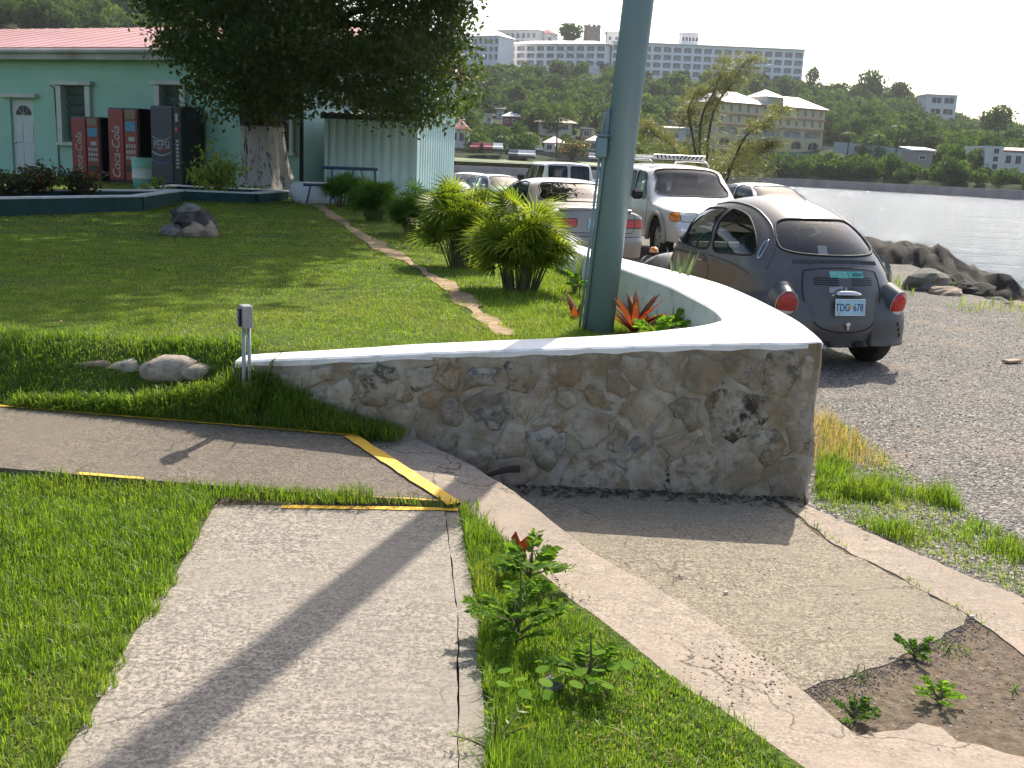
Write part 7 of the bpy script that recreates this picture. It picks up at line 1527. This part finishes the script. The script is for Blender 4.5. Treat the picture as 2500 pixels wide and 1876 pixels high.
# ---------------------------------------------------------------- vending machines
m_vred = paint('red machine panel', (.23, .014, .016), .3, .15, 2, coat=.4)
m_vdark = paint('dark machine side', (.012, .012, .014), .4, .3, 2)
m_vblue = paint('navy machine panel', (.02, .028, .06), .35, .2, 2, coat=.3)
m_vwhite = paint('white print', (.42, .40, .39), .5)
m_vbtn = paint('grey buttons', (.38, .37, .35), .5, .2, 20)
def vending(px0, h, w, front, label, style, off=.95):
    s, Y = wx(px0, off); p = BO-BN*off+BU*s; t = empty('vending_machine', (p[0], p[1], .64), BRZ, label, 'vending machine', 'vending machines against the green wall')
    mb = MB(); mb.bevbox((w/2, .44, h/2), (w, .78, h), .02); mb.build('cabinet', m_vdark, t)
    if style == 'cola':
        mb = MB(); mb.bevbox((w*.27, .035, h*.52), (w*.50, .05, h*.92), .015); mb.build('sign_panel', front, t)
        mb = MB(); mb.bevbox((w*.77, .035, h*.52), (w*.42, .05, h*.92), .01); mb.build('control_panel', front, t)
        text('Coca-Cola', h*.20, m_vwhite, t, (w*.29, .005, h*.42), (math.pi/2, -math.pi/2, 0), sx=.78, shear=.25, ext=.003)
        for (z0, z1, mt, nm) in ((.86, .97, paint('amber panel', (.20, .14, .09), .4), 'price_panel'), (.70, .83, paint('blue picture panel', (.05, .22, .36), .3), 'picture_panel'), (.18, .27, m_dark, 'delivery_slot')):
            mb = MB(); mb.bevbox((w*.77, .005, h*(z0+z1)/2), (w*.34, .02, h*(z1-z0)), .006); mb.build(nm, mt, t)
        for r in range(3):
            for c_ in range(4): mb = MB(); mb.bevbox((w*(.645+.083*c_), .004, h*(.36+.075*r)), (w*.062, .02, h*.05), .005); mb.build('button', m_vbtn, t)
        mb = MB(); mb.bevbox((w*.80, .004, h*.60), (w*.2, .02, h*.06), .005); mb.build('coin_slot', m_vbtn, t)
    else:
        mb = MB(); mb.bevbox((w*.36, .035, h*.52), (w*.70, .05, h*.94), .015); mb.build('sign_panel', front, t); mb = MB(); mb.bevbox((w*.86, .035, h*.52), (w*.26, .05, h*.94), .01); mb.build('control_panel', m_vdark, t)
        text('PEPSI', h*.145, m_vwhite, t, (w*.36, .005, h*.52), (math.pi/2, 0, 0), sx=.8, ext=.003)
        for (z, bow, mt, tk) in ((.63, -.05, m_vwhite, .012), (.44, -.045, m_vwhite, .02), (.34, -.05, paint('blue print', (.12, .18, .4), .5), .015)):
            mb = MB(); mb.tube([(w*(.06+.6*u), .004, h*(z+bow*4*u*(1-u))) for u in np.linspace(0, 1, 12)], tk, 5); mb.build('swoosh', mt, t)
        mb = MB(); mb.bevbox((w*.36, .005, h*.46), (w*.3, .015, h*.03), .004); mb.build('red_band', m_vred, t)
        mb = MB(); mb.lathe([(.001, -.02), (.05, -.018), (.055, 0)], 14, axis='Y', c=(w*.86, .01, h*.72)); mb.build('red_button', paint('red button', (.6, .05, .08), .4), t)
        mb = MB(); mb.bevbox((w*.86, .005, h*.86), (w*.09, .02, h*.1), .005); mb.build('card_slot', m_vwhite, t)
        for r in range(8): mb = MB(); mb.bevbox((w*.87, .005, h*(.26+.045*r)), (w*.09, .02, h*.028), .004); mb.build('button', m_vbtn, t)
    return t
vending(172, 1.66, .98, m_vred, 'short red cola vending machine nearest the white door', 'cola'); vending(262, 1.90, 1.0, m_vred, 'taller red cola vending machine with large white script', 'cola'); vending(367, 1.98, .98, m_vblue, 'dark blue vending machine next to the white trunked tree', 'pepsi')
# ---------------------------------------------------------------- barrel
pb = gz(348, 462, .66); br = empty('litter_barrel', (pb[0], pb[1], .64), 0, 'green steel litter barrel with a white band before the vending machines', 'barrel'); k_ = pb[1]/F_PX; rb = 23*k_; hb = 76*k_
m_bg = paint('mint barrel paint', (.20, .42, .30), .5, .1, 4); m_bw = paint('white barrel band', (.55, .58, .54), .5, .1, 4)
mb = MB(); mb.lathe([(.001, 0), (rb*.9, 0), (rb*.97, hb*.36)], 24); mb.build('lower_drum', m_bg, br, True); mb = MB(); mb.lathe([(rb*.97, hb*.36), (rb*1.02, hb*.37), (rb, hb*.38), (rb, hb*.66), (rb*1.02, hb*.67)], 24); mb.build('white_band', m_bw, br, True); mb = MB(); mb.lathe([(rb, hb*.67), (rb*1.03, hb), (rb*.97, hb), (rb*.95, hb*.7), (.001, hb*.7)], 24); mb.build('upper_drum', m_bg, br, True)
# ---------------------------------------------------------------- planters
m_pteal = paint('dark teal planter paint', (.016, .055, .05), .7, .2, 3, spec=.2); m_pwhite = paint('worn white edge', (.55, .57, .55), .7, .2, 6)
def planter(name, pts, h, label, thick=.18):
    t = empty(name, (pts[0][0], pts[0][1], .6), 0, label, 'planter'); o0 = np.array([pts[0][0], pts[0][1]]); n = len(pts); c_ = np.mean([p[:2] for p in pts], axis=0)
    for i in range(n):
        a = np.array(pts[i][:2]); b = np.array(pts[(i+1) % n][:2]); d = (b-a)/np.linalg.norm(b-a); L = np.linalg.norm(b-a); m = (a+b)/2-o0; rz_ = math.atan2(d[1], d[0]); mb = MB(); mb.box((m[0], m[1], h/2), (L-thick*.0-.004, thick, h), rz_); mb.build('side_wall', m_pteal, t); mb = MB(); mb.box((m[0], m[1], h+.014), (L+thick*.98, thick+.03, .026), rz_); o = mb.build('white_coping', m_pwhite, t); o.location.z = .002*i
    mb = MB(); mb.prism([(p[0]-o0[0], p[1]-o0[1]) for p in pts], 0, h*.72); mb.build('soil', m_dirt, t); return t
q = [gz(-260, 535, .63), gz(338, 516, .63)]; q.append(q[1]+np.array([-.2, 2.6, 0])); q.append(q[0]+np.array([-.5, 3.4, 0])); planter('planter', q, .26, 'long dark teal planter with a white edge on the left of the lawn')
q2 = [gz(352, 488, .65), gz(622, 498, .65)]; q2.append(q2[1]+np.array([.2, 1.7, 0])); q2.append(q2[0]+np.array([-.1, 2.2, 0])); planter('planter', q2, .24, 'shorter dark teal planter holding the yellow green shrub')
pz = .8
def onp(x, Y): return (PXA(x)*Y, Y, pz)
shrub('croton_shrub', onp(75, 17.6), .55, .55, 900, .09, m_croton, 'dark croton shrub with red tipped leaves in the long planter', 1)
shrub('croton_shrub', onp(195, 18.0), .48, .45, 700, .08, m_croton, 'dark purplish croton shrub in front of the short red machine', 2)
shrub('croton_shrub', onp(10, 17.2), .5, .5, 700, .09, m_croton, 'reddish croton at the far end of the long planter', 3)
def feather_palm(name, base, n, L, label, seed, mat):
    r5 = np.random.default_rng(seed); t = empty(name, base, 0, label, 'palm')
    for k in range(n):
        a = k*2.4+r5.uniform(-.3, .3); e = r5.uniform(.5, 1.2); V = []; Fs = []; C = []; D = []
        for u in np.linspace(.15, 1, 18):
            p = np.array([math.cos(a)*math.cos(e), math.sin(a)*math.cos(e), math.sin(e)])*L*u+np.array([math.cos(a), math.sin(a), -1.1])*.38*L*u*u; s = np.array([-math.sin(a), math.cos(a), -.25])
            for sg in (1, -1): C.append(p+s*sg*L*.12*(1.1-u*.7)); D.append(s*sg+np.array([math.cos(a), math.sin(a), 0])*.5)
        V, Fq = leafquads(np.array(C), L*.27, .13, rng=r5, dirs=unit(np.array(D))); link('frond', npmesh('frond', V, Fq), mat, t)
    return t
feather_palm('small_palm', onp(72, 17.9), 9, .75, 'small arching palm rising above the croton shrub', 4, m_herb)
c2 = (q2[0]+q2[1]+q2[2]+q2[3])/4
shrub('yellow_shrub', (c2[0]+.15, c2[1]-.2, .80), .95, .75, 900, .13, m_fleaf, 'yellow green ferny shrub in the short planter before the dark machine', 5, asp=.38, nb=14)
shrub('yellow_shrub', (q2[0][0]+.35, q2[0][1]-.35, .64), .45, .35, 220, .12, m_fleaf, 'small yellow green sapling between the planters and the boulder', 6, asp=.38, nb=6)
shrub('low_shrub', (gz(690, 452, .68)[0]+.9, 23.5, .66), .35, .5, 260, .09, m_herb, 'low dark shrub around the blue bench frame', 8)
# ---------------------------------------------------------------- lawn boulder
p = gz(452, 580, .64); bo = empty('lawn_boulder', (p[0], p[1]+.2, .62), 0, 'dark rough boulder with pale stones at its foot on the lawn', 'boulder')
def rockpart(name, loc, size, mat, seed, rough=.25):
    o = boulder(name, 100, 700, 0, size, mat, 'x', seed, rough=rough); 
    for k in ('label', 'category'): del o[k]
    o.parent = bo; o.location = loc; return o
rockpart('rock', (.02, .05, .15), (.27, .24, .27), paint('dark lichen rock', (.055, .048, .045), .9, .6, 7, bump=.9), 31, .35); rockpart('rock', (.10, -.14, .10), (.15, .10, .11), m_rock3, 32); rockpart('rock', (-.15, -.10, .07), (.17, .12, .11), m_rock2, 33); rockpart('rock', (.24, -.05, .09), (.10, .10, .13), m_rock3, 34); rockpart('rock', (.0, .0, .33), (.15, .10, .08), m_rock2, 35)
# ---------------------------------------------------------------- white block, blue bench frame, air conditioners
p0 = gz(722, 496, .66); p1 = gz(895, 500, .66); L = float(np.linalg.norm((p1-p0)[:2])); wb = empty('white_block', (p0[0], p0[1], .63), math.atan2((p1-p0)[1], (p1-p0)[0]), 'low white concrete block seat beside the shade tree', 'seat')
mb = MB(); mb.bevbox((L/2, .3, .22), (L, .6, .44), .08); mb.build('block', m_hwhite, wb, True); mb = MB(); mb.box((L/2, -.2, .04), (L*.9, .35, .08)); mb.build('plinth', m_ygrey, wb)
m_bluef = paint('dark blue tube', (.02, .055, .11), .4, .2, 6)
bf = empty('blue_bench', (p0[0]+.35, p0[1]-.25, .66), math.atan2((p1-p0)[1], (p1-p0)[0]), 'dark blue metal bench frame leaning by the white block', 'bench')
for nm, pts, r in (('back_rail', [(.3, .3, .72), (1.45, .3, .72)], .035), ('seat_rail', [(-.15, 0, .38), (.9, 0, .38)], .03), ('leg', [(.0, 0, .38), (-.12, -.15, 0)], .022), ('leg', [(.45, 0, .38), (.35, -.15, 0)], .022), ('leg', [(1.4, .3, .72), (1.4, .2, 0)], .025), ('leg', [(.5, .3, .72), (.5, .2, .1)], .022), ('brace', [(.95, .3, .70), (.85, .25, .35)], .015), ('brace', [(1.1, .3, .70), (1.2, .25, .35)], .015)):
    mb = MB(); mb.tube(pts, r, 8); mb.build(nm, m_bluef, bf)
m_ac = paint('rusty beige casing', (.30, .23, .14), .7, .25, 3)
for i, (x, y, w_) in enumerate(((695, 452, .55), (738, 450, .5))):
    p = gz(x, y, .68); t = empty('air_conditioner', (p[0], p[1]+1.2, .66), BRZ, ['rusty beige outdoor air conditioner right behind the tree trunk', 'air conditioner with dark grille slats below the pale end bay'][i], 'air conditioner'); mb = MB(); mb.bevbox((0, .25, .42), (w_*1.25, .45, .84), .02); mb.build('casing', m_ac, t)
    for k in range(9): mb = MB(); mb.box((.06*(1 if i else -1), .01, .14+k*.075), (w_*.8, .03, .045)); mb.build('grille_slat', m_black, t)
mb = MB(); mb.tube([(0, 0, .08), (.9, .1, .13)], .06, 7); mb.tube([(.2, .2, .1), (1.0, -.1, .1)], .05, 7); o = mb.build('driftwood', paint('tan driftwood', (.34, .24, .15), .9, .3, 5)); p = gz(705, 462, .66); o.location = (p[0]-.1, p[1], .66); tag(o, 'pale broken branches lying at the foot of the tree', 'branch')
# ---------------------------------------------------------------- leaning green pole with conduit and box
PB = np.array(gy(1458, 812, 7.25)); PB[2] = .45; PT = np.array(gy(1556, 0, 7.27)); pdv = (PT-np.array(gy(1458, 812, 7.25))); pdv /= np.linalg.norm(pdv)
m_pole = NT('blue green pole paint'); _t = m_pole; _c = _t.ramp(_t.noise(3, 5, .6, stretch=(1, 1, .3)), [(.3, (.15, .225, .25)), (.7, (.20, .285, .31))]); _c = _t.mix(_t.ramp(_t.noise(40, 4, .7), [(.66, 0), (.7, .6)]), _c, (.16, .2, .19)); _t.base(_c).set(Roughness=.38, Specular_IOR_Level=.5); _t.bump(_t.noise(14, 4), .12, .01); m_pole = _t.m
po = empty('lamp_pole', tuple(PB), 0, 'leaning blue green steel pole rising behind the stone wall', 'pole')
mb = MB(); rp = 36.5*7.25/F_PX; mb.tube([pdv*0, pdv*3, pdv*7.5], [rp, rp*.99, rp*.9], 40); mb.build('shaft', m_pole, po, True)
cd = np.array([-math.cos(.35), -math.sin(.35), 0.])*(rp+.012)
mb = MB(); mb.tube([pdv*0+cd, pdv*1.55+cd, pdv*1.62+cd+np.array([-.004, 0, 0])], .013, 8); mb.build('conduit', m_pole, po, True)
mb = MB(); mb.tube([pdv*0+cd*1.0+np.array([-.028, .0, 0]), pdv*1.6+cd+np.array([-.028, 0, 0])], .009, 6); mb.build('conduit', m_pole, po, True)
bh = float((topz(1462, 362, 7.2)-.45)); mb = MB(); mb.bevbox(tuple(pdv*bh/pdv[2]+cd+np.array([-.025, -.01, 0])), (.075, .085, .135), .01); bx_ = mb.build('junction_box', m_pole, po)
mb = MB(); mb.bevbox(tuple(pdv*(bh+.075)/pdv[2]+cd+np.array([-.025, -.012, 0])), (.085, .1, .014), .004); mb.build('box_lid', m_pole, bx_)
# ---------------------------------------------------------------- garden outlet post
pp = gy(600, 905, 5.46); op = empty('outlet_post', (pp[0], 5.46, .35), .0, 'small grey outdoor outlet box on two conduit posts at the wall end', 'outlet'); m_gal = paint('galvanised grey', (.34, .34, .33), .5, .15, 9, metallic=.2)
zt1 = float(gy(600, 745, 5.46)[2])-.35; zb1 = float(gy(600, 800, 5.46)[2])-.35; kx_ = 5.46/F_PX
mb = MB(); mb.tube([(-.012, 0, 0), (-.008, 0, zb1+.01)], .011, 10); mb.build('conduit_post', m_gal, op, True); mb = MB(); mb.tube([(.018, .01, 0), (.016, .01, zb1+.01)], .010, 10); mb.build('conduit_post', m_gal, op, True)
mb = MB(); mb.bevbox((.004, 0, (zt1+zb1)/2), (.055, .075, zt1-zb1), .005, .5); bx_ = mb.build('box', m_gal, op)
mb = MB(); mb.bevbox((-.030, -.014, (zt1+zb1)/2-.004), (.008, .055, (zt1-zb1)*.8), .003, .5); mb.build('face_plate', m_vdark, bx_); mb = MB(); mb.bevbox((-.036, -.017, (zt1+zb1)/2+.012), (.008, .034, .034), .004, .5); mb.build('socket', m_vwhite, bx_); mb = MB(); mb.bevbox((-.036, -.017, (zt1+zb1)/2-.028), (.008, .034, .034), .004, .5); mb.build('socket', m_vwhite, bx_)
# stick lying at the wall foot, white scraps on the driveway
p = gz(1225, 1190, .02); mb = MB(); mb.tube([(-.08, 0, .0), (.02, .02, .03), (.09, .03, .035)], [.012, .018, .02], 6); o = mb.build('dead_branch', m_bark); o.location = (p[0], 5.33, .10); tag(o, 'short dark dead branch lying where the kerb meets the wall', 'branch')
for i, (x, y) in enumerate([(1772, 1448), (2372, 1510)]): p = gz(x, y, .01); mb = MB(); mb.bevbox((0, 0, .006), (.022, .012, .01), .003, .4); o = mb.build('paper_scrap', MATS['white print']); o.location = (p[0], p[1], .006+.006*i); tag(o, ['white paper scrap in the middle of the driveway slab', 'white scrap at the far corner of the driveway slab'][i], 'litter')
# ---------------------------------------------------------------- air between here and the hill
mb = MB(); mb.box((200, 840, 73), (2400, 1800, 154)); hz = mb.mesh('haze'); hm = bpy.data.materials.new('sea haze'); hm.use_nodes = True; hm.node_tree.nodes.clear()
_o = hm.node_tree.nodes.new('ShaderNodeOutputMaterial'); _v = hm.node_tree.nodes.new('ShaderNodeVolumePrincipled'); _v.inputs['Color'].default_value = (.93, .95, 1, 1); _v.inputs['Density'].default_value = .00015; _v.inputs['Anisotropy'].default_value = .35; hm.node_tree.links.new(_v.outputs[0], _o.inputs['Volume']); hz.materials.append(hm); ho = link('haze', hz, kind='stuff')
